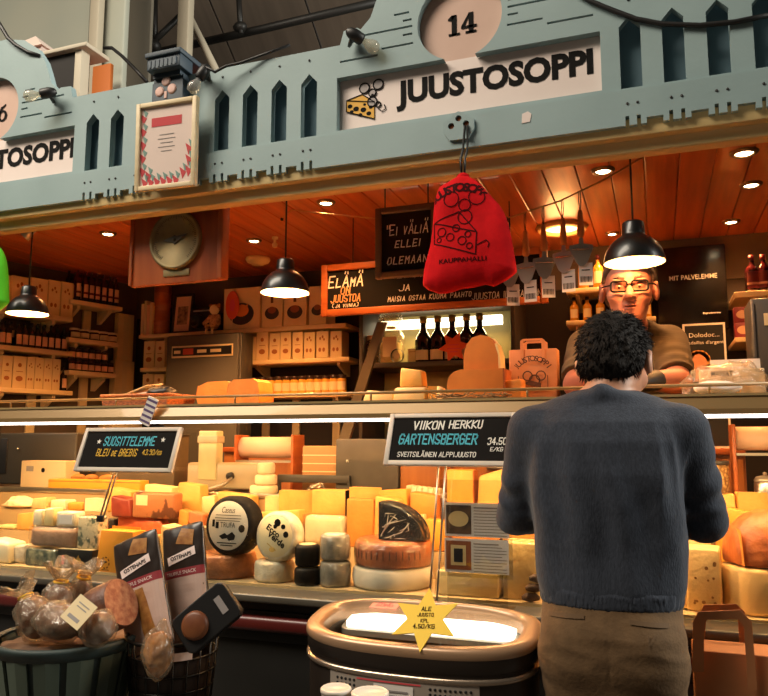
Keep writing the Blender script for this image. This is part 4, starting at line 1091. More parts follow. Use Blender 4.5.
# ---------- cheese slicers on a cord ----------
cord = [PY(652, 152, 2.70), PY(604, 180, 2.78), PY(560, 201, 2.84), PY(512, 217, 2.9), PY(440, 222, 3.0), PY(378, 219, 3.12), PY(292, 210, 3.3)]
cord[0] = PZ(652, 152, CZ) if PZ(652, 152, CZ).y > 2.62 else cord[0]
e = cord[-1]; cord += [Vector((e.x-.12, e.y+.12, CZ+.001))]
t = thing('hanging_cord', 'thin twisted cord strung under the pine ceiling carrying the cheese slicers', 'cord', TR(*cord[3]))
obj('string', MB().tube(cord, .0035, 5), mat('twine', '#b58a5c', .8), t, world=True)
obj('hook', MB().lathe([(.008, -.012), (.008, .002)], 8, T=TR(cord[-1].x, cord[-1].y, CZ)).lathe([(.008, -.012), (.008, .002)], 8, T=TR(cord[0].x, cord[0].y, min(cord[0].z+.012, CZ))), DARKST, t, world=True)
def slicer(T, label, group):
    t = thing('cheese_slicer', label, 'cheese slicer', T, group)
    obj('loop', MB().tube([(-.002, 0, .0), (-.004, 0, -.04), (0, 0, -.078)], .0018, 5).tube([(.003, 0, 0), (.004, 0, -.04), (0, 0, -.078)], .0018, 5), BLACKP, t)
    obj('handle', MB().lathe([(.006, 0), (.009, -.01), (.011, -.04), (.0145, -.085), (.013, -.1), (.006, -.106)], 12, T=TR(0, 0, -.072)), WOODH, t)
    m = MB().prism([(-.006, -.17), (.006, -.17), (.009, -.2), (.042, -.206), (.044, -.216), (.022, -.27), (.008, -.285), (-.008, -.285), (-.022, -.27), (-.044, -.216), (-.042, -.206), (-.009, -.2)], -.001, .001)
    obj('blade', m, GREYL, t)
    obj('slot_lip', MB().box((0, -.004, -.222), (.062, .008, .004), .001, seg=1), CHROME, t)
    obj('tag', MB().box((.014, .004, -.315), (.05, .001, .085)), PAPER, t)
    obj('tag_text', MB().box((.014, .003, -.3), (.03, .0006, .004)), INK, t)
    m = MB()
    for i in range(9): m.box((.014-.018+i*.0045, .003, -.335), (.0018 if i % 3 else .003, .0006, .022))
    obj('barcode', m, INK, t)
    return t
def cpt(px):
    # nearest point of the cord seen at this column
    best = None
    for a, b in zip(cord, cord[1:]):
        for i in range(41):
            q = a.lerp(b, i/40); d = q - CAM
            # column of q
            rr = Vector((cy_, sy_, 0)); ff = ray(384, 348)
            c_ = 384 + F*d.dot(rr)/d.dot(ff)
            if best is None or abs(c_-px) < best[0]: best = (abs(c_-px), q)
    return best[1]
sl = [(579, 10), (562, -8), (543, 16), (525, -12), (508, 20)]
row_copies(slicer, [TR(*cpt(px)) @ RZ(math.radians(a)) for px, a in sl],
           lambda i: 'wooden-handled cheese slicer with white tag on the cord, %s from right' % ORD[i], 'cheese slicers on the cord')

# ---------- wine shelf under the menu board ----------
zw = PY(430, 362, 4.25).z
xa, xb = PY(364, 362, 4.2).x, PY(512, 362, 4.2).x
t = thing('wine_cabinet', 'dark open wine cabinet with a lit strip under the menu board', 'cabinet', TR((xa+xb)/2, 4.4, PLAT))
DK = mat('dark_cabinet', '#33271d', .6)
obj('shelf', MB().span(xa, xb, 4.2, 4.56, zw-.03, zw, .003), DK, t, world=True)
zt = PY(430, 300, 4.2).z
obj('side_panel', MB().span(xa-.025, xa, 4.18, 4.58, PLAT, zt, .003), DK, t, world=True)
obj('side_panel', MB().span(xb, xb+.025, 4.18, 4.58, PLAT, zt, .003), DK, t, world=True)
obj('back_panel', MB().span(xa, xb, 4.565, 4.585, PLAT, zt), mat('cabinet_back', '#8a7a4a', .6), t, world=True)
obj('top_panel', MB().span(xa, xb, 4.2, 4.56, zt-.03, zt, .003), DK, t, world=True)
obj('lower_shelf', MB().span(xa, xb, 4.2, 4.56, 1.36, 1.39, .003), DK, t, world=True)
a, b_, e0, e1 = rect(362, 318, 495, 327, 4.42)
obj('light_strip', MB().span(xa+.02, xb-.1, 4.44, 4.48, e0, e1, .004), TUBEL, t, world=True)
lamp('AREA', 'wine_shelf_light', ((xa+xb)/2, 4.40, e0-.02), 5, '#ffd68a', shape='RECTANGLE', size=.7, size_y=.04)
q4 = [PY(352, 398, 3.80), PY(362, 398, 3.80), PY(386, 322, 3.80), PY(377, 322, 3.80)]
k_ = (q4[0].z-PLAT)/(q4[3].z-q4[0].z); q4[0] = q4[0]+(q4[0]-q4[3])*k_; q4[1] = q4[1]+(q4[1]-q4[2])*k_
tag(obj('support_bar', MB().add(q4 + [q + Vector((0, .025, 0)) for q in q4], [(0,1,2,3), (7,6,5,4), (0,4,5,1), (1,5,6,2), (2,6,7,3), (3,7,4,0)]), mat('brushed_strut', '#6d6252', .4, .4)), 'slanting grey metal support bar left of the wine cabinet', 'bar')
# champagne bottles
H = PY(437, 316, 4.32).z - zw
row_copies(mk_bottle('champagne_bottle', H, .052, GDARK, LBLC, mat('gold_foil', '#b08a3a', .3, .6), wine=True, lab=(.06, .27)), [TR(PY(px, 350, 4.32).x, 4.32, zw+.0005) for px in (423.5, 438, 452.5, 467, 480)],
           lambda i: 'black champagne bottle with a cream label on the wine shelf, %s from the left' % ORD[i], 'champagne bottles on the wine shelf')
p = PY(454, 347, 4.22)
t = thing('star_sign', 'orange paper star sign on a wire in front of the champagne bottles', 'sign', TR(p.x, 4.215, zw))
obj('star', MB().prism(star(6, .095, .05, math.radians(75)), -.002, .002, T=TR(0, 0, p.z-zw) @ RY(math.radians(8))), mat('orange_card', '#e0582a', .7), t)
obj('star_text', MB().box((0, -.003, p.z-zw+.012), (.06, .001, .006)).box((0, -.003, p.z-zw-.01), (.08, .001, .006)).box((0, -.003, p.z-zw-.028), (.05, .001, .006)), REDP, t)
obj('wire', MB().tube([(0, .004, p.z-zw), (0, .004, .02), (0, .02, .001)], .002, 5), DARKST, t)
# cellophane gift bag
p = PY(390, 362, 4.3)
t = thing('gift_bag', 'gathered cellophane gift bag with a picture card on the wine shelf', 'bag', TR(p.x, 4.32, zw+.0005))
gb = surfnet(lambda P: sm(ell(P, (0, 0, .12), (.088, .07, .125)), cap(P, (0, 0, .22), (0, 0, .285), .02, .075), .03) + .012*nz(P, 60, 4), (-.15, -.12, 0), (.15, .12, .34), .0085)
obj('film', gb, BAGP, t)
obj('contents', MB().box((0, .0, .07), (.12, .08, .13), .01), CP, t)
obj('picture_card', MB().box((.02, -.082, .1), (.09, .003, .12)), LBLC, t)
obj('ribbon', MB().tube([(math.cos(a)*.024, math.sin(a)*.024, .228) for a in np.linspace(0, 2*PI, 14)], .006, 6), CHY, t)
p = PY(396, 357, 4.2)
t = thing('round_tin', 'small round black tin on the wine shelf in front of the gift bag', 'tin', TR(p.x, 4.225, zw+.0005))
obj('body', MB().lathe([(.04, -.012), (.042, 0), (.04, .012)], 22, T=TR(0, 0, .042) @ RX(PI/2)), BLACKP, t)
obj('badge', MB().lathe([(.02, .0125), (0, .0135)], 16, T=TR(0, 0, .042) @ RX(PI/2)), LBLC, t)
p = PY(371.5, 357, 4.26)
t = thing('spice_jar', 'patterned jar left of the gift bag on the wine shelf', 'jar', TR(p.x, 4.27, zw+.0005))
obj('body', MB().lathe([(0, 0), (.04, 0), (.043, .01), (.043, .13), (.03, .15)], 18), mat('pattern_glass', '#2b211a', .3, col2='#c9a878', scale=70, mixpos=(.5, .6)), t)
obj('lid', MB().lathe([(.032, .148), (.034, .15), (.034, .175), (0, .178)], 16), CREAM, t)
a, b_, e0, e1 = rect(408.5, 350, 416.5, 362, 4.3)
t = thing('small_carton', 'small yellowish carton between the gift bag and the champagne bottles', 'box', TR((a+b_)/2, 4.32, zw+.0005))
obj('box', MB().box((0, 0, .045), (b_-a, .06, .09), .002, seg=1), CP, t); obj('flap_line', MB().box((0, -.0305, .07), (b_-a-.006, .001, .003)), ORPR, t)

# ---------- shelves and things behind the assistant ----------
zq = PY(590, 287, 4.35).z
bq = bshelf(566, 656, 610, 286, 'cream back-wall shelf with amber bottles behind the assistant, upper one')
bq2 = bshelf(566, 656, 610, 318.5, 'cream back-wall shelf with oil bottles behind the assistant, lower one')
row_copies(mk_bottle('oil_bottle', .145, .026, GAMB, LBLC, CAPB, lab=(.15, .5)), [TR(PY(px, 300, 4.42).x, 4.42, bq2[2]+.0005) for px in (574, 587, 600, 646)],
           lambda i: ['golden oil bottle on the lower shelf left of the assistant, leftmost', 'golden oil bottle on the lower shelf left of the assistant, middle', 'golden oil bottle on the lower shelf beside the assistant\'s cheek', 'golden oil bottle on the lower shelf right of the assistant'][i], 'oil bottles behind the assistant')
row_copies(mk_bottle('amber_bottle', .2, .03, GAMB, LBLC, CAPR, lab=(.15, .5)), [TR(PY(px, 270, 4.42).x, 4.42, bq[2]+.0005) for px in (583, 598)],
           lambda i: 'amber bottle on the upper shelf behind the slicers, %s' % ('left one', 'right one')[i], 'amber bottles behind the assistant')
# big dark screen, poster
a, b_, e0, e1 = rect(657, 246, 727, 330, 4.5)
t = thing('wall_screen', 'big dark wall screen lettered MIT PALVELEMME right of the assistant', 'screen', TR((a+b_)/2, 4.52, e0))
obj('panel', MB().span(a, b_, 4.5, 4.55, e0, e1, .004), mat('screen_black', '#0d0b0a', .25), t, world=True)
obj('lettering', text('MIT PALVELEMME', .25, .027, bold=.005).xf(TR(PY(693, 277, 4.5).x, 4.498, PY(693, 277, 4.5).z)), CHW, t, world=True)
obj('small_text', text('hyvinne', .09, .014).xf(TR(PY(712, 313, 4.5).x, 4.498, PY(712, 313, 4.5).z)), CHW, t, world=True)
obj('wall_mount', MB().span(a+.2, b_-.2, 4.55, 4.5999, e0+.15, e1-.15), BLACKP, t, world=True)
a, b_, e0, e1 = rect(684, 323, 727, 392, 4.05); ehide = e0; e0 = 1.3505
t = thing('poster', 'black poster with a white border and a curly-haired child right of the assistant', 'poster', TR((a+b_)/2, 4.06, e0))
W, H = b_-a, e1-e0; hh = e1-ehide; hz = H-hh
obj('border', MB().box((0, 0, H/2), (W, .006, H)), PAPER, t)
obj('print', MB().box((0, -.0035, H/2), (W-.02, .001, H-.02)), mat('poster_black', '#11100f', .5), t)
obj('lettering', text('Dolodoc...', .14, .022).join(text("medaillas d'argent!", .19, .022).xf(TR(0, 0, -.04))).xf(TR(-.0, -.0045, hz+hh*.83)), CHW, t)
m = MB(); 
for i in range(9):
    an = i*PI/8; m.prism(circle(-.03+.036*math.cos(an), hz+hh*.45+.036*math.sin(an), .02, 12), -.0055, -.0042)
obj('child_hair', m, mat('print_blond', '#c98f45', .6), t)
obj('child_face', MB().prism(circle(-.03, hz+hh*.42, .036, 18, .045), -.0062, -.0056).prism([(-.09, hz+hh*.15), (.03, hz+hh*.15), (.0, hz+hh*.3), (-.06, hz+hh*.3)], -.0062, -.0056), mat('print_skin', '#c98a64', .6), t)
obj('red_strip', MB().box((.02, -.0045, hz+hh*.3), (W*.6, .001, .018)), REDP, t)
obj('easel_back', MB().box((0, .012, H*.35), (.1, .018, H*.7)), BLACKP, t)
# right-hand shelves
z = PY(750, 291, 4.2).z; xa = PY(734, 290, 4.2).x
t = thing('wall_shelf', 'cream shelf at the right edge carrying two dark red bottles', 'shelf', TR(.7, 4.3, z))
obj('board', MB().span(xa, .869, 4.2, 4.599, z-.03, z, .003), CREAM, t, world=True)
obj('bracket', MB().span(.7, .73, 4.3, 4.599, z-.06, z-.03), CREAMW, t, world=True)
row_copies(mk_bottle('dark_red_bottle', .2, .035, GWINE, mat('red_label', '#7a2a2a', .5), CAPR, lab=(.1, .55), logo=LBLP), [TR(PY(px, 275, 4.27).x, 4.27, z+.0005) for px in (752, 763.5)],
           lambda i: 'dark red bottle on the right-edge shelf, %s one' % ('left', 'right')[i], 'dark red bottles at the right edge')
z2 = PY(745, 337, 4.2).z
t = thing('wall_shelf', 'small cream shelf at the right edge holding two pink round packs', 'shelf', TR(.7, 4.3, z2))
obj('board', MB().span(PY(735, 337, 4.2).x, .869, 4.2, 4.599, z2-.025, z2, .003), CREAM, t, world=True)
obj('bracket', MB().span(.7, .73, 4.3, 4.599, z2-.055, z2-.025), CREAMW, t, world=True)
for k in range(2):
    p = PY(742.5, 0, 4.24); t = thing('round_pack', 'pink pack with a pale disc on the small right shelf, %s of the two' % ('lower', 'upper')[k], 'box', TR(PY(742.5, 320, 4.24).x, 4.26, z2+.0005+k*.081), 'pink packs on the small right shelf')
    obj('box', MB().box((0, 0, .04), (.08, .07, .08), .004), mat('pink_pack', '#8a2f3a', .5), t)
    obj('disc', MB().prism(circle(0, .04, .03, 18, .022), -.0365, -.0355), LBLP, t)

# ---------- display case ----------
CX0, CX1 = -3.25, .86
ZT_, YF, YR = 1.52, 2.46, 2.92
L1, L2, L3, LG = .87, .97, 1.06, 1.15
B2_, B3_, B4_ = 2.785, 2.865, 2.965
case = thing('display_case', 'long glass-fronted cheese display counter with a lit strip under its cream top rail', 'display counter', TR(-1.2, 2.7, 0))
CASED = mat('case_dark_front', '#2b2a28', .4, .2, col2='#252422', scale=3); SILL = mat('case_sill', '#6a6458', .4, .4, col2='#615b50', scale=5)
BUMP = mat('red_brown_bumper', '#5a1c18', .4, coat=.2); DECK = mat('cream_deck', '#b59c72', .5); RAILM = mat('cream_rail', '#93764c', .32, .3, coat=.2)
obj('front_panel', MB().span(CX0, CX1, 2.40, 2.44, .1, .84, .004), CASED, case, world=True)
obj('plinth', MB().span(CX0+.02, CX1-.02, 2.46, 2.9, 0, .12), BLACKP, case, world=True)
obj('bumper', MB().span(CX0, CX1, 2.355, 2.40, .735, .785, .014), BUMP, case, world=True)
obj('bumper_backing', MB().span(CX0, CX1, 2.385, 2.402, .70, .80, .003), BLACKP, case, world=True)
obj('sill', MB().span(CX0, CX1, 2.34, 2.48, .835, .862, .006), SILL, case, world=True)
m = MB().span(CX0, CX1, 2.48, B2_, .80, L1).span(CX0, CX1, B2_, B3_, .80, L2).span(CX0, CX1, B3_, B4_, .80, L3)
obj('stepped_deck', m, DECK, case, world=True)
obj('rear_ledge', MB().span(CX0, CX1, B4_, 3.04, .80, LG), DECK, case, world=True)
obj('ledge_rim', MB().span(CX0, CX1, B4_-.008, B4_+.006, LG-.018, LG+.006, .004), STEEL, case, world=True)
obj('front_glass', MB().span(CX0, CX1, YF, YF+.006, .862, 1.458), GLASS, case, world=True)
m = MB().prism([(2.43, 1.462), (2.43, 1.478), (2.445, 1.515), (2.52, 1.515), (2.52, 1.462)], CX0, CX1, T=basis((0, 0, 0), (0, 1, 0), (1, 0, 0), (0, 0, 1)))
obj('top_rail', m, RAILM, case, world=True)
obj('led_strip', MB().span(CX0+.03, CX1-.02, 2.47, 2.48, 1.452, 1.4615), LEDM, case, world=True)
obj('top_glass', MB().span(CX0, CX1, 2.44, 2.95, 1.516, ZT_+.004), mat('top_sheet', '#b59a6a', .25, .3), case, world=True)
m = MB().tube([(CX0, 2.475, 1.552), (CX1, 2.475, 1.552)], .0055, 8)
x = CX0+.1
while x < CX1: m.tube([(x, 2.475, 1.523), (x, 2.475, 1.552)], .004, 6); x += .55
obj('guard_rod', m, RAILM, case, world=True)
m = MB()
for x in (CX0+.02, CX1-.03): m.span(x, x+.014, 2.93, 2.945, L3, 1.516)
obj('rear_post', m, STEEL, case, world=True)
obj('end_panel', MB().span(CX0-.02, CX0, 2.40, 3.04, .1, 1.52).span(CX1, CX1+.008, 2.40, 3.04, .1, 1.52), CASED, case, world=True)
for xc, ln_ in ((-2.2, 1.9), (-.25, 1.9)):
    lamp('AREA', 'case_led_light', (xc, 2.53, 1.455), 25, '#ffc888', rot=(math.radians(12), 0, 0), shape='RECTANGLE', size=ln_, size_y=.03)
# work table behind the case (left part) and warm wooden back counter
xe = PY(540, 460, 3.2).x
wt = thing('work_table', 'steel work table directly behind the left half of the display counter', 'table', TR(-1.8, 3.2, PLAT))
obj('top', MB().span(CX0, xe, 3.045, 3.36, LG-.03, LG, .004), SILL, wt, world=True)
for x in (CX0+.06, xe-.06):
    for y in (3.09, 3.32): obj('leg', MB().span(x-.02, x+.02, y-.02, y+.02, PLAT, LG-.03, .003), STEEL, wt, world=True)
bc_ = thing('back_counter', 'warm wooden counter cabinet along the back wall under the shelves', 'cabinet', TR(-1.6, 4.3, PLAT))
xb0, xb1 = PY(242, 440, 4.1).x, PY(740, 440, 4.1).x
BCW = mat('warm_counter_wood', '#a9682f', .5, col2='#955826', scale=4, stretch=(6, 1, .4))
obj('carcass', MB().span(xb0, xb1, 3.90, 4.17, PLAT, 1.32), BCW, bc_, world=True)
obj('worktop', MB().span(xb0, xb1, 3.87, 4.17, 1.32, 1.35, .004), ORW, bc_, world=True)
n = 6; W = (xb1-xb0)/n
for i in range(n):
    d = obj('door', MB().span(xb0+i*W+.01, xb0+(i+1)*W-.01, 3.882, 3.899, PLAT+.06, 1.30, .004), BCW, bc_, world=True)
    obj('handle', MB().span(xb0+(i+.5)*W-.05, xb0+(i+.5)*W+.05, 3.865, 3.882, 1.24, 1.255, .003), STEEL, d, world=True)

# ---------- cheeses ----------
def zat(px, py, Y): return PY(px, py, Y).z
def xr(a, b, Y, py=540): return PY(a, py, Y).x, PY(b, py, Y).x
def blk(px0, px1, yt, Y, z, m_, label, name='cheese_block', D=.1, rot=0, bev=.007, cat='cheese', group=None, taper=0, rind=None, wrap=False, print_=None):
    if z == L2: Y = B2_+.006; D = min(D, .062)
    if z == L3: Y = B3_+.008; D = min(D, .072)
    a, b = xr(px0, px1, Y); W = b-a; H = max(.012, zat((px0+px1)/2, yt, Y) - z)
    T = TR((a+b)/2, Y+D/2, z+.0006) @ RZ(math.radians(rot))
    t = thing(name, label, cat, T, group) if (rind or wrap or print_) else None
    g = MB().box((0, 0, H/2), (W, D, H), bev)
    if cat == 'cheese' and not wrap and not print_ and not rind:
        rr_ = random.Random(int(px0*7+yt)); k1, k2, k3, k4 = (rr_.uniform(-1, 1) for _ in range(4))
        for v in g.v:
            zf = v.z/H; v.x *= 1 - .16*abs(k3)*zf; v.x += .10*k1*W*zf; v.z *= 1 + .22*k2*v.x/W; v.y += .12*k4*v.x
    if taper:
        for v in g.v: v.x += taper*W*(v.z/H); 
    if t is None:
        o = obj(name, g, m_, at=(0, 0, 0)); o.matrix_basis = T; tag(o, label, cat, group)
        return z+H
    obj({'carton': 'box', 'cheese_box': 'box'}.get(name, 'cheese'), g, m_, t)
    if rind:
        r = MB().box((0, D/2+.0016, H/2), (W+.001, .004, H), .001, seg=1).box((W/2+.001, 0, H/2), (.003, D*.97, H*.98), .001, seg=1)
        obj('rind', r, rind, t)
    if wrap:
        f = surfnet(lambda P: np.max(np.abs(P-np.array((0, 0, H/2)))-np.array((W/2, D/2, H/2)), axis=1)-.003+.0035*nz(P, 90, 3), (-W/2-.015, -D/2-.015, -.0), (W/2+.015, D/2+.015, H+.015), max(.004, W/30))
        obj('cling_film', f, FILM, t)
    if print_: print_(t, W, D, H)
    return z+H
def whl(pxc, rpx, yt, Yc, z, m_, label, name='cheese_round', bulge=.0, wrap=False, cat='cheese', group=None, lidm=None, print_=None):
    c = PY(pxc, 560, Yc).x; R_ = abs(PY(pxc+rpx, 560, Yc).x - c); H = zat(pxc, yt, Yc-R_*.98) - z
    T = TR(c, Yc, z+.0006); t = thing(name, label, cat, T, group)
    b = min(.012, H*.25)
    prof = [(0, 0), (R_-b, 0), (R_-b*.3, b*.3), (R_, b), (R_+bulge, H/2), (R_, H-b), (R_-b*.3, H-b*.3), (R_-b, H), (0, H)]
    g = MB().lathe(prof, 40)
    for v in g.v:
        k = 1 + .008*math.sin(v.x*70+v.z*40+pxc); v.x *= k; v.y *= k
    obj('body', g, m_, t)
    if lidm: obj('top_label', MB().lathe([(R_-b-.002, H+.0003), (R_-b-.004, H+.002), (0, H+.002)], 30), lidm, t)
    if wrap: obj('cling_film', MB().lathe([(0, -.0), (R_+.002, .0), (R_+.004, b), (R_+bulge+.004, H/2), (R_+.003, H-b), (R_-b, H+.003), (0, H+.003)], 40), FILM, t)
    if print_: print_(t, R_, H)
    return z+H, c, R_
def wedge(px0, px1, yt, Y, z, m_, label, ang=60, rot=0, rind=None, name='cheese_wedge', group=None):
    if z == L3: Y = B3_+.006; ang = min(ang, 32); rot = 185 if rot > 100 else (rot if z != L3 else 172)
    if z == L3 and abs(rot) < 100: rot = 5
    a, b = xr(px0, px1, Y); R_ = (b-a)*.98; H = max(.015, zat((px0+px1)/2, yt, Y)-z)
    T = TR((a+b)/2, Y+R_*math.sin(math.radians(ang/2))+.004, z+.0006) @ RZ(math.radians(rot))
    t = thing(name, label, 'cheese', T, group)
    A = math.radians(ang); n = 10
    sec = [(-R_*.5, 0)] + [(-R_*.5 + R_*math.cos(-A/2+A*i/n), R_*math.sin(-A/2+A*i/n)) for i in range(n+1)]
    obj('cheese', MB().prism(sec, 0, H, T=RX(PI/2) @ SC(1, 1, 1) @ TR(0, 0, 0)).xf(SC(1, 1, 1)), m_, t)
    o = t.children[0]
    me = o.data
    zs = [v.co.z for v in me.vertices]
    if rind:
        arc = [(x, z_) for x, z_ in sec[1:]]
        arc2 = [(-R_*.5 + (R_+.004)*math.cos(-A/2+A*i/n), (R_+.004)*math.sin(-A/2+A*i/n)) for i in range(n+1)]
        obj('rind', MB().prism(arc+arc2[::-1], 0, H, T=RX(PI/2)), rind, t)
    return z+H
# RX(PI/2) sends prism (x, y, z) to (x, -z, y): the sector lies flat and is extruded upward

# front row, left
zt = blk(-16, 12, 541, 2.51, L1, CW, 'white soft cheese block at the left edge of the front row', D=.1, bev=.014)
blk(13, 27, 545, 2.53, L1, RINDW, 'small white-rinded cheese right of the leftmost front block', D=.08, bev=.012)
blk(-4, 14, 525, 2.66, L2, CP, 'pale yellow block in the second row at the left edge', D=.08, bev=.01)
blk(15, 32, 513, 2.66, L2, CY, 'yellow block in the second row behind the small white-rinded cheese', D=.09)
heap = surfnet(lambda P: ell(P, (0, 0, .0), (.1, .055, .05)) + .012*nz(P, 70, 5), (-.13, -.08, 0.0), (.13, .08, .09), .006)
p = PY(12, 505, 2.85); t = thing('cheese_plate', 'plate heaped with pale grated cheese at the far left of the third row', 'plate', TR(p.x, 2.907, L3+.0006))
obj('plate', MB().lathe([(0, 0), (.06, 0), (.1, .012), (.1, .016), (0, .006)], 28, T=SC(1.1, .6, 1)), CREAM, t); obj('grated_cheese', heap.xf(TR(0, 0, .008) @ SC(.9, .9, 1)), CW, t)
blk(28, 44, 498, 2.83, L3, CP, 'pale block in the third row right of the heaped plate', D=.07)
z_a = blk(25.5, 58, 549.5, 2.505, L1, BLUEG, 'dark green marbled cheese in the front row left of the black box', D=.1, rot=-4, wrap=True)
def mountain(t, W, D, H):
    y = -D/2-.0006
    pts = [(-W*.2, H*.28), (-W*.16, H*.42), (-W*.12, H*.4), (-W*.07, H*.62), (-W*.03, H*.5), (0.01, H*.74), (W*.05, H*.52), (W*.09, H*.6), (W*.14, H*.42), (W*.18, H*.44), (W*.24, H*.28)]
    obj('mountain_mark', MB().prism([(x+W*.06, z_) for x, z_ in pts], y-.0008, y), mat('gold_print', '#b08a3e', .4, .4), t)
    obj('red_mark', MB().box((-W*.34, y-.0004, H*.3), (W*.06, .001, H*.2)).box((-W*.34, y-.0004, H*.6), (W*.06, .001, H*.16)), REDP, t)
    obj('lid_edge', MB().box((0, 0, H+.0012), (W*.99, D*.99, .002)), mat('box_lid_cream', '#cdbb96', .6), t)
z_b = blk(58.5, 93, 550, 2.50, L1, BLACKP, 'black cardboard cheese box with a gold mountain in the front row', name='cheese_box', cat='box', D=.1, print_=mountain, bev=.002)
zt = blk(29, 74, 528, 2.51, max(z_a, z_b)+.003, RINDP, 'pinkish grey washed-rind half wheel on top of the green cheese and black box', D=.09, bev=.018, wrap=True)
blk(31.5, 41, 510, 2.52, zt+.004, CW, 'small white wrapped cheese on the pinkish half wheel, left end', D=.06)
blk(42, 52, 508.5, 2.52, zt+.004, CP, 'small cream cheese in the middle on the pinkish half wheel', D=.06)
blk(55, 74, 512, 2.52, zt+.004, RINDW, 'small white-labelled cheese at the right end on the pinkish half wheel', D=.06, print_=lambda t, W, D, H: obj('label', MB().box((0, -D/2-.0006, H/2), (W*.7, .001, H*.6)), PAPER, t))
blk(77, 96, 517, 2.515, z_b+.003, BLUEC, 'upright blue-veined cheese piece on the black box beside the orange carton', D=.07, rot=8, wrap=True)
def emb(t, W, D, H):
    y = -D/2-.0008; g = MB()
    k = circle(-W*.2, H*.22, W*.14, 16)
    for i in range(16):
        if i % 2: g.prism([k[i], k[(i+1) % 16], (-W*.2+ (k[(i+1) % 16][0]+W*.2)*.8, H*.22+(k[(i+1) % 16][1]-H*.22)*.8), (-W*.2+(k[i][0]+W*.2)*.8, H*.22+(k[i][1]-H*.22)*.8)], y-.0006, y)
    g.box((-W*.2, y, H*.24), (W*.1, .001, H*.04)).box((-W*.2, y, H*.05), (W*.24, .001, H*.015))
    obj('emblem', g, INK, t)
    obj('back_flap', MB().box((0, D/2, H+.004), (W*.9, .002, .012)), mat('flap_orange', '#d0871f', .6), t)
blk(96, 131, 531, 2.485, L1, mat('orange_carton', '#d98e22', .6), 'orange cardboard carton with a small round black emblem behind the snack packs', name='carton', cat='box', D=.07, rot=-6, bev=.002, print_=emb, taper=.12)
def stripes(t, W, D, H):
    g = MB()
    for i in range(5): g.box((-W*.38+i*W*.09, -D/2-.0006, H*.8), (W*.04, .001, H*.3))
    obj('stripes', g, PAPER, t)
blk(97, 113, 519, 2.655, L2, BLACKP, 'small black and white striped pack behind the orange carton', name='cheese_pack', cat='box', D=.05, print_=stripes)
z_c = blk(114, 167, 518, 2.66, L2, REDC, 'red-orange cheese slab in the second row under the cracked brown piece', D=.11, bev=.012)
blk(130, 173, 493, 2.772, z_c+.001, CRACK, 'brown cracked-rind cheese with a paper label on the red slab', D=.07, rot=-3, bev=.01, print_=lambda t, W, D, H: obj('label', MB().box((-W*.26, -D/2-.0006, H*.7), (W*.28, .001, H*.4)), LBLC, t))
blk(110, 129, 498, 2.772, z_c+.001, DRED, 'dark red wrapped piece on the red slab left of the cracked cheese', D=.08, bev=.01)
wedge(81, 103, 499, 2.80, L3, CW, 'white wedge with a brown edge behind the left chalk sign rod', 50, -100, CRACK)
crump = surfnet(lambda P: sm(cap(P, (0, 0, .01), (.004, 0, .05), .018, .006), ell(P, (0, 0, .006), (.03, .02, .012)), .01)+.004*nz(P, 160, 8), (-.05, -.04, 0), (.05, .04, .08), .004)
p = PY(164, 487, 2.9); o = obj('paper_twist', crump, PAPER); o.location = (p.x, 2.91, L3+.0005); tag(o, 'small twist of white paper standing behind the cracked cheese', 'paper')
wedge(173, 198, 529, 2.54, L1, RINDG, 'grey-rinded wedge in the front row left of the round brown wheel', 70, 70, RINDG)
blk(160, 174, 527, 2.56, L1, CP, 'cream cheese block behind the upright snack packs', D=.09)
blk(188, 202, 513, 2.66, L2, CRACK, 'small brown cheese piece just left of the dark-rimmed wheel', D=.06)
blk(141, 158, 536, 2.55, L1, CP, 'pale cheese between the orange carton and the snack packs', D=.08)
# stacked round wheels in the middle
def facewheel(pxc, pyc, rpx, thick, zrest, rimm, facem, label, paint):
    Yc = 2.505
    c = PY(pxc, pyc, Yc); R_ = abs(PY(pxc+rpx, pyc, Yc).x - PY(pxc-rpx, pyc, Yc).x)/2
    T = TR(c.x, Yc, zrest + R_ + .001) @ RZ(math.radians(-5)) @ RX(math.radians(-4)); t = thing('cheese_round', label, 'cheese', T)
    q = RX(PI/2); b = .012
    obj('body', MB().lathe([(0, -thick), (R_-b, -thick), (R_, -thick+b), (R_, -b), (R_-b, 0), (R_*.8, .0)], 48, T=q), rimm, t)
    obj('face', MB().lathe([(R_*.82, 0), (R_*.8, .0018), (0, .0018)], 40, T=q), facem, t)
    paint(t, R_)
zt1, xw, Rw = whl(227, 25.5, 557, 2.59, L1, RINDB, 'brown-rinded wheel lying under the dark-rimmed upright wheel', bulge=.006)
def trufa(t, R_):
    y = -.0025; g = MB()
    g.join(text('Caseus', R_*.55, R_*.2, shear=.3), T=TR(0, y, R_*.52)); g.join(text('TRUFA', R_*.62, R_*.17), T=TR(.0, y, R_*.02))
    g.box((0, y, R_*.34), (R_*1.05, .0006, R_*.02)).box((0, y, R_*.24), (R_*1.1, .0006, R_*.02)).box((0, y, R_*.16), (R_*1.0, .0006, R_*.02))
    g.prism(circle(R_*.58, -R_*.08, R_*.13, 14), y-.0004, y); g.box((-R_*.6, y, R_*.06), (R_*.1, .0006, R_*.24)).box((-R_*.44, y, -.0), (R_*.12, .0006, R_*.22))
    g.prism([(-R_*.34, -R_*.36), (-R_*.1, -R_*.25), (.0, -R_*.32), (R_*.2, -R_*.2), (R_*.34, -R_*.32), (R_*.3, -R_*.46), (R_*.08, -R_*.5), (-.0, -R_*.42), (-R_*.2, -R_*.46)], y-.0004, y)
    g.box((0, y, -R_*.58), (R_*.8, .0006, R_*.03)).box((0, y, -R_*.66), (R_*.5, .0006, R_*.03))
    obj('label_print', g, INK, t)
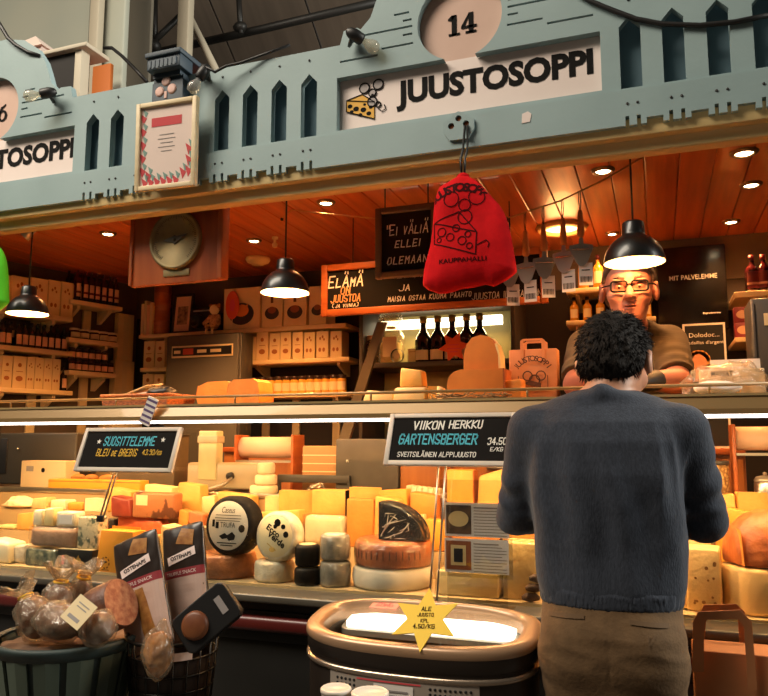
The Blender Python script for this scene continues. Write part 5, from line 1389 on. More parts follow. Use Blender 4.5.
facewheel(228, 529, 25.5, .085, zt1, RINDD, mat('label_greyish', '#c4bcae', .6), 'upright cheese wheel with a dark rim and a TRUFA label', trufa)
zt2, xw2, Rw2 = whl(275.5, 18.5, 563, 2.565, L1, RINDW, 'white-rinded small wheel lying under the upright pale wheel')
def ecco(t, R_):
    y = -.0025; g = MB()
    T = RY(math.radians(32))
    g.join(text('Ecco', R_*.7, R_*.26, bold=.03), T=TR(-R_*.08, y, R_*.22) @ T); g.join(text('Verde', R_*.95, R_*.28, bold=.03), T=TR(R_*.08, y, -R_*.1) @ T)
    g.prism(circle(R_*.1, R_*.55, R_*.16, 8), y-.0004, y); g.prism(circle(-.0, R_*.4, R_*.1, 7), y-.0004, y); g.prism(circle(R_*.52, R_*.1, R_*.13, 9), y-.0004, y); g.prism(circle(R_*.38, R_*.4, R_*.11, 7), y-.0004, y)
    obj('label_print', g, INK, t)
    k = MB().prism(circle(-R_*.1, -R_*.52, R_*.14, 14, R_*.1), y-.0004, y).box((R_*.1, y, -R_*.42), (R_*.5, .0006, R_*.04), T=T)
    obj('gold_print', k, mat('gold_label', '#b0904a', .5), t)
facewheel(275, 540, 22, .07, zt2, RINDW, mat('label_cream', '#d6c59c', .6), 'upright pale cheese wheel with a black-lettered cream label', ecco)
BLKW = mat('black_wax', '#100d0a', .55, spec=.2); GRYT = mat('grey_ash_rind', '#8f8a80', .6, col2='#6f6a60', scale=30, bump=.3)
z1, _, _ = whl(308, 12.3, 569, 2.53, L1, BLKW, 'lower black-waxed small cheese of the dark stack', group='black-waxed cheeses', lidm=CREAMW)
whl(307.5, 11.5, 546, 2.53, z1+.002, BLKW, 'upper black-waxed small cheese with a pale top, on the dark stack', group='black-waxed cheeses', lidm=CREAMW)
z1, _, _ = whl(335.5, 14, 563, 2.545, L1, GRYT, 'lower grey ash-rind round of the stack beside the wrapped brown wheel', group='grey rounds', wrap=True)
whl(335, 13.5, 536, 2.545, z1+.003, GRYT, 'upper grey ash-rind round with a white top beside the wrapped brown wheel', group='grey rounds', lidm=PAPER, wrap=True)
CLOTHW = mat('white_cloth_wrap', '#cfc6b4', .85, col2='#bdb3a0', scale=12, bump=.5, bscale=18)
z1, _, _ = whl(392.5, 37.5, 571, 2.625, L1, CLOTHW, 'big wheel wrapped in white cloth under the brown wrapped wheel', bulge=.004)
def crown(t, R_, H):
    g = MB()
    for i in range(14):
        a = math.radians(-150 + i*120/13); p0 = Vector((math.cos(a)*(R_+.0045), math.sin(a)*(R_+.0045), H*.52))
        g.box((0, 0, 0), (.003, .002, H*.34), T=TR(*p0) @ RZ(a+PI/2))
    obj('stamped_text', g, mat('stamp_brown', '#5e3316', .6), t)
z2, xb_, Rb_ = whl(393.5, 36.5, 544, 2.625, z1+.001, RINDO, 'big brown wheel in cling film on the white cloth-wrapped wheel', bulge=.003, wrap=True, print_=crown)
# quarter wheel with a black rind standing up
a, b = xr(379, 422, 2.56, 525); Rq = min(b-a, zat(380, 504, 2.56)-z2-.004); Wq = b-a; Hq = zat(380, 503.5, 2.56)-z2-.004
t = thing('quarter_wheel', 'upright quarter of a black-rinded cheese in crinkled film on the brown wheel', 'cheese', TR(a, 2.56, z2+.0045))
sec = [(0, 0), (Wq, 0)] + [(Wq*math.cos(x), Hq*math.sin(x)) for x in np.linspace(0, PI/2, 14)[1:]]
obj('cheese', MB().prism(sec, .004, .086), CP, t)
obj('black_rind', MB().prism(sec, -.004, .004).prism([(Wq*math.cos(x), Hq*math.sin(x)) for x in np.linspace(0, PI/2, 14)] + [((Wq+.005)*math.cos(x), (Hq+.005)*math.sin(x)) for x in np.linspace(PI/2, 0, 14)], -.003, .087), RINDD, t)
g = surfnet(lambda P: np.maximum(poly_sd(P[:, 0], P[:, 2], sec)-.005, np.abs(P[:, 1]-.041)-.051)+.004*nz(P, 110, 6), (-.02, -.025, -.0), (Wq+.02, .11, Hq+.02), .0045)
obj('cling_film', g, FILM, t)
g = MB(); r = random.Random(5)
for i in range(16):
    a0 = r.uniform(.1, 1.4); r1, r2 = sorted((r.uniform(.1, .95), r.uniform(.1, .95))); a1 = a0 + r.uniform(-.3, .3)
    g.tube([(Wq*r1*math.cos(a0), -.0105, Hq*r1*math.sin(a0)), (Wq*(r1+r2)/2*math.cos(a0)*.97, -.012, Hq*(r1+r2)/2*math.sin(a0)), (Wq*r2*math.cos(a1)*.95, -.0105, Hq*r2*math.sin(max(.08, a1))*.95)], [.0004, .0013, .0004], 5)
obj('crease_glint', g, mat('crease_glint_white', '#b9b0a2', .35), t)  # white glints along the film's creases, modelled as thin pale tubes
# second and third row, middle
for i, (a, b, tp, zz, m_, lab) in enumerate((
    (48, 65, 500, L3, CW, 'whitish block in the third row right of the pale block near the plate'), (66, 80, 503, L3, CGOLD, 'small golden block in the third row left of the white wedge'),
    (104, 127, 489, L3, CY, 'yellow block in the third row behind the dark red piece'), (144, 172, 486, L3, CP, 'pale block in the third row behind the cracked brown cheese'),
    (33, 52, 517, L2, CP, 'pale block in the second row behind the pinkish half wheel'), (58, 78, 520, L2, CGOLD, 'golden block in the second row left of the orange carton'),
    (176, 188, 511, L2, CO, 'narrow orange block in the second row above the grey wedge'), (214, 246, 506, L2, CO, 'orange block in the second row hidden by the dark-rimmed wheel'),
    (374, 400, 498, L2, CY, 'yellow block in the second row behind the black quarter'), (402, 423, 517, L2, CP, 'pale block in the second row right of the black quarter'))):
    blk(a, b, tp, 2.7, zz, m_, lab, D=.07, rot=(-6, 5, 3, -4, 8)[i % 5])
blk(246, 299, 512, 2.66, L2, CY, 'broad yellow cheese slab in the second row behind the two upright wheels', D=.12)
blk(199, 215, 496, 2.80, L3, CP, 'pale yellow block in the third row above the dark-rimmed wheel', D=.08)
wedge(262, 300, 497, 2.80, L3, CP, 'pale wedge in the third row behind the pale upright wheel', 60, 200)
blk(174, 201, 484, 2.81, L3, CY, 'glowing yellow block in the third row left of the slicer handle', D=.09)
blk(217, 250, 494, 2.80, L3, CY, 'low yellow block in the third row right of the slicer lever', D=.08)
wedge(276, 308, 491, 2.81, L3, CY, 'bright yellow wedge in the third row right of the white stacked cheeses', 55, 150)
blk(311, 345, 490, 2.80, L3, CY, 'large yellow block in the third row under the whisk wires', D=.1, rind=RINDD)
blk(346, 373, 499, 2.66, L2, CO, 'tall orange-yellow block in the second row left of the black quarter', D=.1, rot=4, rind=RINDO)
blk(303, 344, 516, 2.66, L2, CW, 'white cheese pile in cling film in the second row behind the grey rounds', D=.1, bev=.02, wrap=True)
wedge(347, 378, 488, 2.82, L3, CY, 'yellow wedge in the third row above the tall orange-yellow block', 60, 190)
blk(379, 409, 490, 2.80, L3, CGOLD, 'golden block in the third row behind the black quarter', D=.08)
blk(410, 438, 494, 2.80, L3, CO, 'orange block in the third row left of the sign rods', D=.08)
blk(423, 446, 520, 2.66, L2, CGOLD, 'golden block in the second row behind the sign rods', D=.09)
p = PY(412, 488, 2.87); t = thing('cheese_tray', 'white tray of sliced cheese lit brightly under the right chalk sign', 'tray', TR(p.x, 3.03, LG+.0006))
obj('tray', MB().lathe([(0, 0), (.08, 0), (.1, .02), (.104, .02), (.083, -.0), (0, .004)], 30, T=SC(1.1, .55, 1)), PAPER, t)
g = MB()
for i in range(6): g.box((-.06+i*.024, 0, .03), (.022, .07, .03), .004, T=RY(.1))
obj('slices', g, CW, t)
blk(447, 474, 470, 2.81, L3, CGOLD, 'tall golden block behind the top of the acrylic leaflet holder, left', D=.09, rind=RINDO)
blk(476, 512, 472, 2.81, L3, CY, 'tall yellow block behind the top of the acrylic leaflet holder, right', D=.09)
blk(449, 500, 512, 2.66, L2, CO, 'orange cheese slab hidden behind the leaflets', D=.1)
blk(436, 498, 572, 2.51, L1, CP, 'pale cheese in cling film in the front row under the leaflets', D=.1, wrap=True)
blk(502, 538, 543, 2.52, L1, CP, 'pale cheese block in crinkled film right of the leaflets', D=.12, wrap=True)
blk(502, 545, 500, 2.67, L2, CGOLD, 'golden cheese in the second row left of the customer', D=.1, wrap=True)
blk(514, 560, 470, 2.81, L3, CY, 'yellow block in the third row behind the customer\'s left arm in the picture', D=.09)
for k in range(3):
    p = PY(537+k*4, 590, 2.50)
    o = obj('dried_sausage', MB().tube([(-.028, -.004*k, .016), (-.014, 0, .019), (0, .003, .018), (.014, 0, .02), (.028, -.002, .016)], [.006, .013, .0145, .013, .006], 10), mat('sausage_skin', '#2a170e', .6, col2='#46281a', scale=60, bump=.5) if k == 0 else bpy.data.materials['sausage_skin'])
    o.location = (p.x-.01, 2.49+.0, L1+.0005+k*.0262) if False else (p.x-.02+.0*k, 2.497, L1+.0015+k*.030); o.rotation_euler = (0, 0, .3-.3*k)
    tag(o, 'wrinkled dark dried sausage beside the customer\'s hip, %s of a pile of three' % ('lowest', 'middle', 'topmost')[k], 'sausage', 'dried sausages')
# right of the customer
def holes(t, W, D, H):
    g = MB(); r = random.Random(4)
    for i in range(12):
        g.prism(circle(r.uniform(-.4, .4)*W, H*r.uniform(.08, .92), r.uniform(.003, .006), 9), -D/2-.0012, -D/2-.0002)
    obj('eyes', g, mat('cheese_hole', '#8f6230', .6), t)
blk(686, 721, 549, 2.53, L1, SWISS, 'tall pale Swiss-type cheese with small holes right of the customer', D=.11, rot=-6, print_=holes)
blk(676, 690, 560, 2.55, L1, CP, 'pale cheese half hidden behind the customer\'s sweater on the right', D=.1)
zt, cx_, _ = whl(757, 38, 570, 2.61, L1, SWISS, 'half wheel with a dark edge under the big orange-brown cheese at the right')
a, b = xr(721, 800, 2.52, 545); Wq = b-a; Hq = zat(745, 517, 2.52)-zt
t = thing('cheese_piece', 'big orange-brown rinded cheese cut open on its left side at the right edge', 'cheese', TR((a+b)/2, 2.6, zt+.001))
g = surfnet(lambda P: smx(smx(ell(P, (.03, .02, .02), (Wq*.62, .11, Hq*.98)), -(P[:, 0]*.92+P[:, 1]*.38+Wq*.36), .012), -P[:, 2]+.002, .012)+.0015*nz(P, 80, 2), (-Wq*.6, -.13, -.005), (Wq*.75, .16, Hq*1.1), .006)
obj('cheese', g, RINDO, t)
obj('cut_face', MB().add([(-Wq*.405-.0+.09*.41, -.09, .006), (-Wq*.405+.03-.07*.41+.0, .07, .006), (-Wq*.405+.03-.06*.41, .06, Hq*.8), (-Wq*.405+.08*.41, -.07, Hq*.72)], [(0, 1, 2, 3)], T=TR(.004, 0, 0)), CO, t)
blk(684, 712, 520, 2.67, L2, CP, 'pale yellow block in the second row behind the Swiss-type cheese', D=.09)
blk(704, 738, 496, 2.81, L3, CY, 'yellow block in the third row at the right, left one', D=.09)
wedge(738, 772, 493, 2.81, L3, CY, 'large yellow wedge in the third row at the right edge', 60, 160)
blk(714, 766, 510, 2.67, L2, CGOLD, 'golden slab in the second row behind the orange-brown cheese', D=.1)
p = PY(699, 545, 2.62)
# back ledge and work table
blk(45, 138, 480, 2.973, LG, mat('yellow_board_box', '#dd9f2c', .6), 'long low orange-yellow box on the rear ledge behind the left chalk sign', name='carton', cat='box', D=.065, bev=.003, print_=lambda t, W, D, H: obj('lid_line', MB().box((0, -D/2-.0006, H*.8), (W, .001, .003)), ORPR, t))
def clab(t, W, D, H):
    obj('seal', MB().prism(circle(W*.0, H*.65, .012, 14), -D/2-.0012, -D/2-.0002), INK, t); obj('print', MB().box((-W*.3, -D/2-.0006, H*.7), (W*.16, .001, H*.2)), GREYPR, t)
blk(17, 62, 461, 3.05, LG, mat('white_carton', '#dcc8a0', .6), 'white carton with a round black seal on the work table at the left', name='carton', cat='box', D=.1, print_=clab, bev=.002)
for i, (a, b, tp) in enumerate(((66, 79, 474), (80, 92, 476), (94, 112, 474))):
    a_, b__ = xr(a, b, 3.05, 480); o = obj('bread_roll', MB().ball((0, 0, .02), ((b__-a_)/2, .035, .02), 14), mat('bread_crust', '#b9803c', .6, col2='#a06a2c', scale=20) if i == 0 else bpy.data.materials['bread_crust'])
    o.location = ((a_+b__)/2, 3.09, LG+.03); tag(o, 'pale bread roll behind the long orange-yellow box, %s from the left' % ORD[i], 'bread', 'bread rolls')
a_, b__ = xr(65, 116, 3.04, 480)
tag(obj('bread_board', MB().span(a_, b__, 3.046, 3.14, LG+.0005, LG+.0295, .004), BCW), 'wooden board carrying three bread rolls on the work table', 'board')
t = thing('dark_case', 'dark appliance with a small bright knob on the work table at the far left', 'appliance', TR(*Vector((sum(xr(-20, 76, 3.22, 450))/2, 3.27, LG))))
a_, b__ = xr(-20, 76, 3.2, 450)
obj('body', MB().span(a_, b__, 3.2, 3.34, LG+.001, LG+.28, .01), mat('dark_olive_metal', '#3a352c', .4, .2), t, world=True); obj('panel', MB().span(a_+.02, a_+.2, 3.194, 3.2, LG+.06, LG+.25, .002), BLACKP, t, world=True)
p = PY(18, 449, 3.19); obj('knob', MB().ball(p, .008, 10), CHROME, t, world=True)
p = PY(51, 462, 3.15)
g = surfnet(lambda P: sm(ell(P, (0, 0, .03), (.035, .02, .03)), cap(P, (.0, 0, .05), (-.03, 0, .075), .015, .006), .015), (-.06, -.04, 0), (.06, .04, .1), .005)
o = obj('ceramic_figure', g, CREAM); o.location = (p.x+.02, 3.175, LG+.0005); tag(o, 'small pale ceramic figure on the work table in front of the dark appliance', 'figurine')
blk(112, 172, 436, 3.2, LG, mat('grey_tub', '#6f6048', .5, col2='#5f5240', scale=6), 'brown-grey storage box behind the left chalk sign on the work table', name='storage_box', cat='box', D=.12, print_=lambda t, W, D, H: obj('lid', MB().box((0, 0, H+.004), (W*1.02, D*1.02, .01), .003), GREYM, t))
# white stacked cheeses on the ledge
z1 = LG
for i, (pc, r, tp) in enumerate(((262.5, 12.5, 486), (264.5, 10, 475), (264.5, 8, 463))):
    z1, _, _ = whl(pc, r, tp, 3.03, z1, CW, 'white round fresh cheese in the little stack on the rear ledge, %s of three' % ('lowest', 'middle', 'topmost')[i], name='fresh_cheese', group='white fresh cheeses')
    z1 += .0015
# slicer machine
a_, b__ = xr(188, 262, 3.08, 470)
t = thing('meat_slicer', 'grey slicing machine with an upright post and lever on the work table', 'slicer', TR((a_+b__)/2, 3.16, LG))
GRM = mat('enamel_greyish', '#b3a78c', .35, col2='#a89c82', scale=4)
zt = zat(225, 463, 3.07)
obj('base', MB().span(a_, b__, 3.07, 3.19, LG+.012, zt, .012), GRM, t, world=True)
obj('foot', MB().span(a_+.02, a_+.05, 3.09, 3.12, LG+.0005, LG+.013).span(b__-.05, b__-.02, 3.09, 3.12, LG+.0005, LG+.013).span(a_+.02, a_+.05, 3.15, 3.18, LG+.0005, LG+.013).span(b__-.05, b__-.02, 3.15, 3.18, LG+.0005, LG+.013), BLACKP, t, world=True)
c0, c1 = xr(203, 221, 3.1, 450)
obj('post', MB().span(c0, c1, 3.06, 3.12, zt-.08, zat(212, 431, 3.1), .006), mat('greenish_enamel', '#c2b88e', .4), t, world=True)
obj('post_cap', MB().span(c0-.004, c1+.004, 3.056, 3.124, zat(212, 436, 3.1), zat(212, 443, 3.1), .003), GRM, t, world=True)
obj('lever', MB().tube([PY(232, 478, 3.055), PY(222, 485, 3.02), PY(209, 490, 3.0)], [.008, .01, .012], 8), STEEL, t, world=True)
obj('control_knob', MB().lathe([(.018, 0), (.016, .02), (0, .022)], 16, T=TR(*PY(231, 476, 3.07)) @ RX(PI/2)), BLACKP, t, world=True)
def roll_holder(x0p, x1p, y0p, y1p, Y, lab, zb=LG):
    a_, b__ = xr(x0p, x1p, Y, 450); r = (zat(260, y0p, Y)-zat(260, y1p, Y))/2; zc = zat((x0p+x1p)/2, (y0p+y1p)/2, Y)
    t = thing('paper_roll_holder', lab, 'paper roll', TR((a_+b__)/2, Y+.06, zb))
    obj('side_plate', MB().span(a_-.012, a_+.002, Y, Y+.12, zb+.0005, zc+r*1.1, .003), ORW, t, world=True)
    obj('side_plate', MB().span(b__-.002, b__+.012, Y, Y+.12, zb+.0005, zc+r*1.1, .003), ORW, t, world=True)
    obj('paper_roll', MB().tube([(a_+.004, Y+.06, zc), (b__-.004, Y+.06, zc)], r*.92, 24), mat('roll_paper', '#d9b79a', .5), t, world=True)
    obj('cutter_bar', MB().span(a_, b__, Y-.004, Y+.0, zc-r*1.3, zc-r*1.1), STEEL, t, world=True)
    return zc
roll_holder(236, 291, 436, 459, 3.21, 'pinkish wrapping paper roll in a wooden holder right of the slicer')
blk(301, 336, 446, 3.16, LG, mat('tan_papers', '#a87c4a', .7), 'stack of tan paper sheets on the work table right of the paper roll', name='paper_stack', cat='papers', D=.12, print_=lambda t, W, D, H: obj('sheet_edges', MB().box((0, -D/2-.0006, H*.45), (W, .001, .004)).box((0, -D/2-.0006, H*.62), (W, .001, .004)).box((0, -D/2-.0006, H*.8), (W, .001, .004)), LBLC, t))
blk(335, 398, 439, 3.09, LG, mat('grey_slate_box', '#57524a', .6, col2='#4d4841', scale=10), 'large dark grey box on the work table behind the right chalk sign', name='storage_box', cat='box', D=.16, bev=.005, print_=lambda t, W, D, H: obj('latch', MB().box((-W*.3, -D/2-.004, H*.6), (.012, .008, .012), .002), STEEL, t))
a_, b__ = xr(276, 348, 3.05, 465)
tag(obj('knife_rail', MB().span(a_, b__, 3.065, 3.085, LG+.05, LG+.085, .003).span(a_, a_+.01, 3.065, 3.085, LG+.0005, LG+.06).span(b__-.01, b__, 3.065, 3.085, LG+.0005, LG+.06), GREYM), 'dark metal rail on the work table in front of the tan papers', 'rail')
t = thing('whisk', 'wire whisk lying on the rear ledge right of the white stacked cheeses', 'whisk', TR(PY(310, 485, 2.97).x, 2.97, LG))
xx = PY(314, 485, 2.97).x
g = MB()
for k in range(6):
    w_ = .008+.012*k/5*1.4
    g.tube([(xx-.05, 2.975, LG+.012), (xx-.015, 2.97+w_*.6*math.cos(k), LG+.02+w_), (xx+.03, 2.97+w_*math.cos(k), LG+.03+w_*1.2), (xx+.05, 2.975, LG+.032), (xx+.03, 2.98-w_*math.cos(k), LG+.022-w_*.3), (xx-.05, 2.975, LG+.012)], .0016, 5)
obj('wires', g, CHROME, t, world=True); obj('handle', MB().tube([(xx-.14, 2.985, LG+.008), (xx-.05, 2.975, LG+.012)], .008, 8), STEEL, t, world=True)
blk(400, 440, 448, 3.1, LG, BCW, 'small wooden block on the work table right of the dark grey box', name='wooden_box', cat='box', D=.1, print_=lambda t, W, D, H: obj('lid', MB().box((0, 0, H+.004), (W*1.02, D*1.02, .008), .002), ORW, t))
# right side of the rear ledge
zc = roll_holder(736, 790, 428, 449, 2.975, 'wrapping paper roll in a wooden frame at the right edge')
p = PY(719, 472, 2.9)
t = thing('wicker_pot', 'small round basket pot on the rear ledge right of the customer', 'basket', TR(PY(718, 475, 2.97).x, 3.01, LG+.0006))
Rp = (PY(731, 475, 2.97).x-PY(706, 475, 2.97).x)/2; Hp = zat(718, 461, 2.97)-LG
obj('body', MB().lathe([(0, 0), (Rp*.9, 0), (Rp, Hp*.9), (Rp*.92, Hp*.9), (Rp*.85, .01), (0, .01)], 24), mat('wicker', '#c29a5c', .7, col2='#8a6233', scale=90, voronoi=True), t); obj('rim', MB().lathe([(Rp*.95, Hp*.9), (Rp*1.06, Hp*.93), (Rp*1.02, Hp), (Rp*.92, Hp)], 24), GREYM, t)
t = thing('steel_canister', 'steel canister with a glass lid on the rear ledge at the right edge', 'canister', TR(PY(757, 475, 2.97).x+.03, 3.012, LG+.0006))
obj('body', MB().lathe([(0, 0), (.036, 0), (.038, .006), (.038, .085), (.035, .09)], 22), STEEL, t); obj('lid', MB().lathe([(.036, .089), (.038, .094), (.03, .106), (.006, .112), (.008, .12), (0, .124)], 22), GREYL, t)
blk(682, 704, 430, 3.0, LG, PAPER, 'white notice card standing on the rear ledge right of the customer', name='notice_card', cat='card', D=.012, bev=.001, print_=lambda t, W, D, H: obj('print', MB().box((-.02, -D/2-.0005, H*.8), (.018, .001, .03)).box((.01, -D/2-.0005, H*.68), (.012, .001, .022)).box((.0, -D/2-.0005, H*.5), (.04, .001, .006)), INK, t))

# ---------- things on top of the case ----------
ZC = ZT_+.0045
def halfdisc(W, H, D, flat='bottom'):
    n = 16; return [(W/2*math.cos(a), H*math.sin(a)) for a in np.linspace(0, PI, n)]
for i, (a, b, tp, Yq, rt) in enumerate(((196, 230, 381, 2.72, 8), (227, 261, 379, 2.66, -6))):
    x0, x1 = xr(a, b, Yq, 395); W = x1-x0; H = zat((a+b)/2, tp, Yq)-ZC
    pts = [(-W/2, 0), (W/2, 0), (W/2, H*.55), (W*.46, H*.88), (W*.3, H), (-W*.3, H), (-W*.46, H*.85), (-W/2, H*.5)] if i else [(-W*.42, 0), (W/2, 0), (W/2, H*.9), (W*.3, H), (-W*.2, H*.97), (-W*.45, H*.8), (-W/2, H*.4)]
    T = TR((x0+x1)/2, Yq+.05, ZC) @ RZ(math.radians(rt))
    t = thing('cheese_piece', 'golden half cheese on the counter before the grey cabinet, %s' % ('left one', 'right one')[i], 'cheese', T, 'half cheeses on the counter top')
    obj('cheese', MB().prism(pts, -.05, .05), CO, t)
    obj('rind', MB().prism([(x*1.015, z_*1.012) for x, z_ in pts], .0505, .055).prism([(pts[-1][0]-.002, pts[-1][1]), (pts[-2][0]-.002, pts[-2][1]+.003), (pts[-2][0], pts[-2][1]), pts[-1]], -.05, .05), RINDO, t)
CORE = mat('gouda_orange', '#cf7a2c', .5, col2='#c06e24', scale=10, bump=.1)
x0, x1 = xr(447, 503, 2.66, 385); W = x1-x0; H = zat(475, 369, 2.66)-ZC
pts = [(-W/2, H*.5), (-W*.49, H*.3), (-W*.44, H*.12), (-W*.33, 0), (W/2, 0), (W/2, H), (-W*.25, H), (-W*.36, H*.95), (-W*.45, H*.82), (-W*.49, H*.66)]
t = thing('cheese_piece', 'big orange half cheese with a rounded end beside the paper bag', 'cheese', TR((x0+x1)/2, 2.73, ZC))
obj('cheese', MB().prism(pts, -.07, .07), CORE, t); obj('wax_edge', MB().prism([(W/2, 0), (W/2+.005, 0), (W/2+.005, H), (W/2, H)], -.07, .07), RINDO, t)
zt = ZC+H
x0, x1 = xr(463, 498, 2.68, 350); W = x1-x0; H = zat(480, 335, 2.68)-zt
t = thing('cheese_piece', 'domed orange cheese piece standing on the big half cheese', 'cheese', TR((x0+x1)/2, 2.73, zt+.001))
pts = [(-W/2, 0), (W/2, 0), (W*.49, H*.4), (W*.4, H*.72), (W*.22, H*.95), (0, H), (-W*.25, H*.93), (-W*.42, H*.72), (-W*.5, H*.35)]
obj('cheese', MB().prism(pts, -.045, .045), CORE, t); obj('wax_rim', MB().prism([(x+.006, z_*1.02) for x, z_ in pts], .0455, .052).prism([(W/2, 0), (W/2+.006, 0), (W*.49+.006, H*.4), (W*.4+.006, H*.74), (W*.4, H*.72), (W*.49, H*.4)], -.045, .045), CP, t)
blk(504, 526, 380, 2.68, ZC, CO, 'small orange cheese block right of the big half cheese on the counter top', D=.07, rot=-5)
z1 = blk(393, 425, 387.5, 2.7, ZC, CP, 'pale cheese block on the counter top carrying a smaller block', D=.08)
blk(399.5, 424, 369, 2.705, z1+.001, CY, 'yellow cheese block stacked on the pale block on the counter top', D=.07)
blk(361, 392, 391, 2.71, ZC, CP, 'low pale cheese block on the counter top left of the stacked blocks', D=.07)
wedge(426, 437, 386, 2.70, ZC, CY, 'small pale wedge on the counter top right of the stacked blocks', 60, 60)
blk(437.5, 444.5, 387, 2.70, ZC, CP, 'narrow pale block on the counter top touching the big half cheese', D=.06)
# twig garland along the rod
t_ = []; g = MB(); r = random.Random(3)
x0, x1 = xr(428, 512, 2.56, 402)
for i in range(34):
    x = x0+(x1-x0)*r.random(); g.tube([(x, 2.56+r.uniform(-.02, .02), ZC+.006), (x+r.uniform(-.05, .05), 2.56+r.uniform(-.02, .02), ZC+r.uniform(.008, .02)), (x+r.uniform(-.07, .07), 2.56+r.uniform(-.03, .03), ZC+r.uniform(.006, .035))], .0022, 5)
tag(obj('twig_garland', g, mat('twig', '#8a6a3e', .7, col2='#6d5230', scale=30)), 'low tangle of dry twigs in front of the big half cheese', 'twigs')
# kraft bag behind
def kraftbag(T, W, D, H, lab, logo, hh=.09, extra=None):
    t = thing('paper_bag', lab, 'paper bag', T)
    g = MB().box((0, 0, H/2), (W, D, H), .004)
    g.v = [Vector((v.x*(1-.02*math.sin(v.z*25)), v.y*(1-.25*(v.z/H) if True else 1), v.z)) for v in g.v]
    obj('bag', g, KRAFT, t)
    for s_ in (-1, 1):
        hb = MB(); y = s_*D*.38
        o_ = [(-W*.26, H-.05), (-W*.26, H+hh*.8), (-W*.2, H+hh), (W*.2, H+hh), (W*.26, H+hh*.8), (W*.26, H-.05), (W*.19, H-.05), (W*.19, H+hh*.72), (W*.15, H+hh*.8), (-W*.15, H+hh*.8), (-W*.19, H+hh*.72), (-W*.19, H-.05)]
        hb.prism(o_, y+s_*.002, y+s_*.005); obj('handle', hb, KRAFT, t)
    if logo:
        m_ = MB(); y = -D/2*.93
        for i, ch in enumerate('JUUSTOSOPPI'):
            a_ = math.radians(55-i*11); L = text(ch, None, .022, bold=.02); m_.join(L, T=TR(-.0-.075*math.sin(a_), -D*.5-.002, H*.46+.075*math.cos(a_)) @ RY(-a_))
        for cx, cz, r_ in ((-.02, .5, .02), (.03, .5, .02), (.006, .42, .022)):
            k = circle(cx, H*cz, r_, 14); ki = circle(cx, H*cz, r_*.75, 14)
            for i in range(14):
                j = (i+1) % 14; m_.add([(k[i][0], -D*.5-.002, k[i][1]), (k[j][0], -D*.5-.002, k[j][1]), (ki[j][0], -D*.5-.002, ki[j][1]), (ki[i][0], -D*.5-.002, ki[i][1])], [(0, 1, 2, 3)])
        m_.prism([(-.04, H*.36), (.03, H*.28), (.03, H*.36), (-.01, H*.42)], -D*.5-.0025, -D*.5-.002)
        m_.box((0, -D*.5-.002, H*.24), (.11, .0006, .004)).box((-.055, -D*.5-.002, H*.37), (.003, .0006, H*.27)).box((.055, -D*.5-.002, H*.37), (.003, .0006, H*.27))
        obj('printed_emblem', m_, mat('brown_print', '#4a2a18', .8), t)
    return t
x0, x1 = xr(509.5, 557, 2.86, 370); H = zat(533, 349, 2.86)-ZC
kraftbag(TR((x0+x1)/2, 2.90, ZC+.0005), x1-x0, .09, H, 'brown kraft carrier bag with an arched black emblem on the counter top', True, .04)
# wicker tray with leaflets
x0, x1 = xr(103, 171, 2.62, 405); W = x1-x0; H = zat(137, 399, 2.60)-ZC
t = thing('wicker_tray', 'shallow wicker tray with leaflets on the counter top at the left', 'basket', TR((x0+x1)/2, 2.70, ZC+.0005))
WK = mat('basket_wicker', '#a8602f', .6, col2='#6d3a1c', scale=70, stretch=(1, 1, 2.5), bump=.6, bscale=80)
H = max(H, .05)
g = MB().prism([(-W*.46, 0), (W*.46, 0), (W*.5, H), (W*.47, H), (W*.44, .012), (-W*.44, .012), (-W*.47, H), (-W*.5, H)], -.09, .09)
g.prism([(-W*.46, 0), (W*.46, 0), (W*.5, H), (-W*.5, H)], -.096, -.088).prism([(-W*.46, 0), (W*.46, 0), (W*.5, H), (-W*.5, H)], .088, .096)
obj('weave', g, WK, t); obj('rim', MB().tube([(-W*.5, -.095, H), (W*.5, -.095, H), (W*.5, .095, H), (-W*.5, .095, H), (-W*.5, -.095, H)], .007, 8), WK, t)
T = TR((x0+x1)/2, 2.70, ZC+.0005)
for i, (dx, dy, dz, rr, c_) in enumerate(((-.03, .0, .055, .2, LBLC), (-.01, .02, .075, .5, PAPER), (-.05, .03, .085, -.2, CREAM))):
    o = obj('leaflet', MB().box((0, 0, 0), (.14, .1, .004), .001, seg=1), c_, at=(0, 0, 0)); o.matrix_basis = T @ TR(dx, dy, dz) @ RZ(rr) @ RY(-.25) @ RX(.15); tag(o, 'loose leaflet lying in the wicker tray, %s of three' % ('lowest', 'middle', 'topmost')[i], 'leaflet', 'leaflets in the tray')
g = surfnet(lambda P: ell(P, (0, 0, 0), (.075, .045, .028))+.008*nz(P, 70, 11), (-.1, -.07, -.04), (.1, .07, .04), .006)
o = obj('black_pouch', g, BLACKP, at=(0, 0, 0)); o.matrix_basis = T @ TR(.075, -.01, .065); tag(o, 'crumpled black pouch at the right end of the wicker tray', 'pouch')
# striped tag holder at the rail
p = PY(147, 417, 2.42); t = thing('flag_strip', 'leaning purple and white striped strip above the left chalk sign', 'tag', TR(p.x, 2.415, 1.47) @ RY(math.radians(22)))
obj('strip', MB().box((0, 0, .03), (.05, .004, .11), .001, seg=1), PAPER, t)
g = MB()
for k in range(5): g.box((0, -.0025, -.012+k*.021), (.048, .001, .009))
obj('stripes', g, mat('purple_print', '#5e4a70', .7), t)
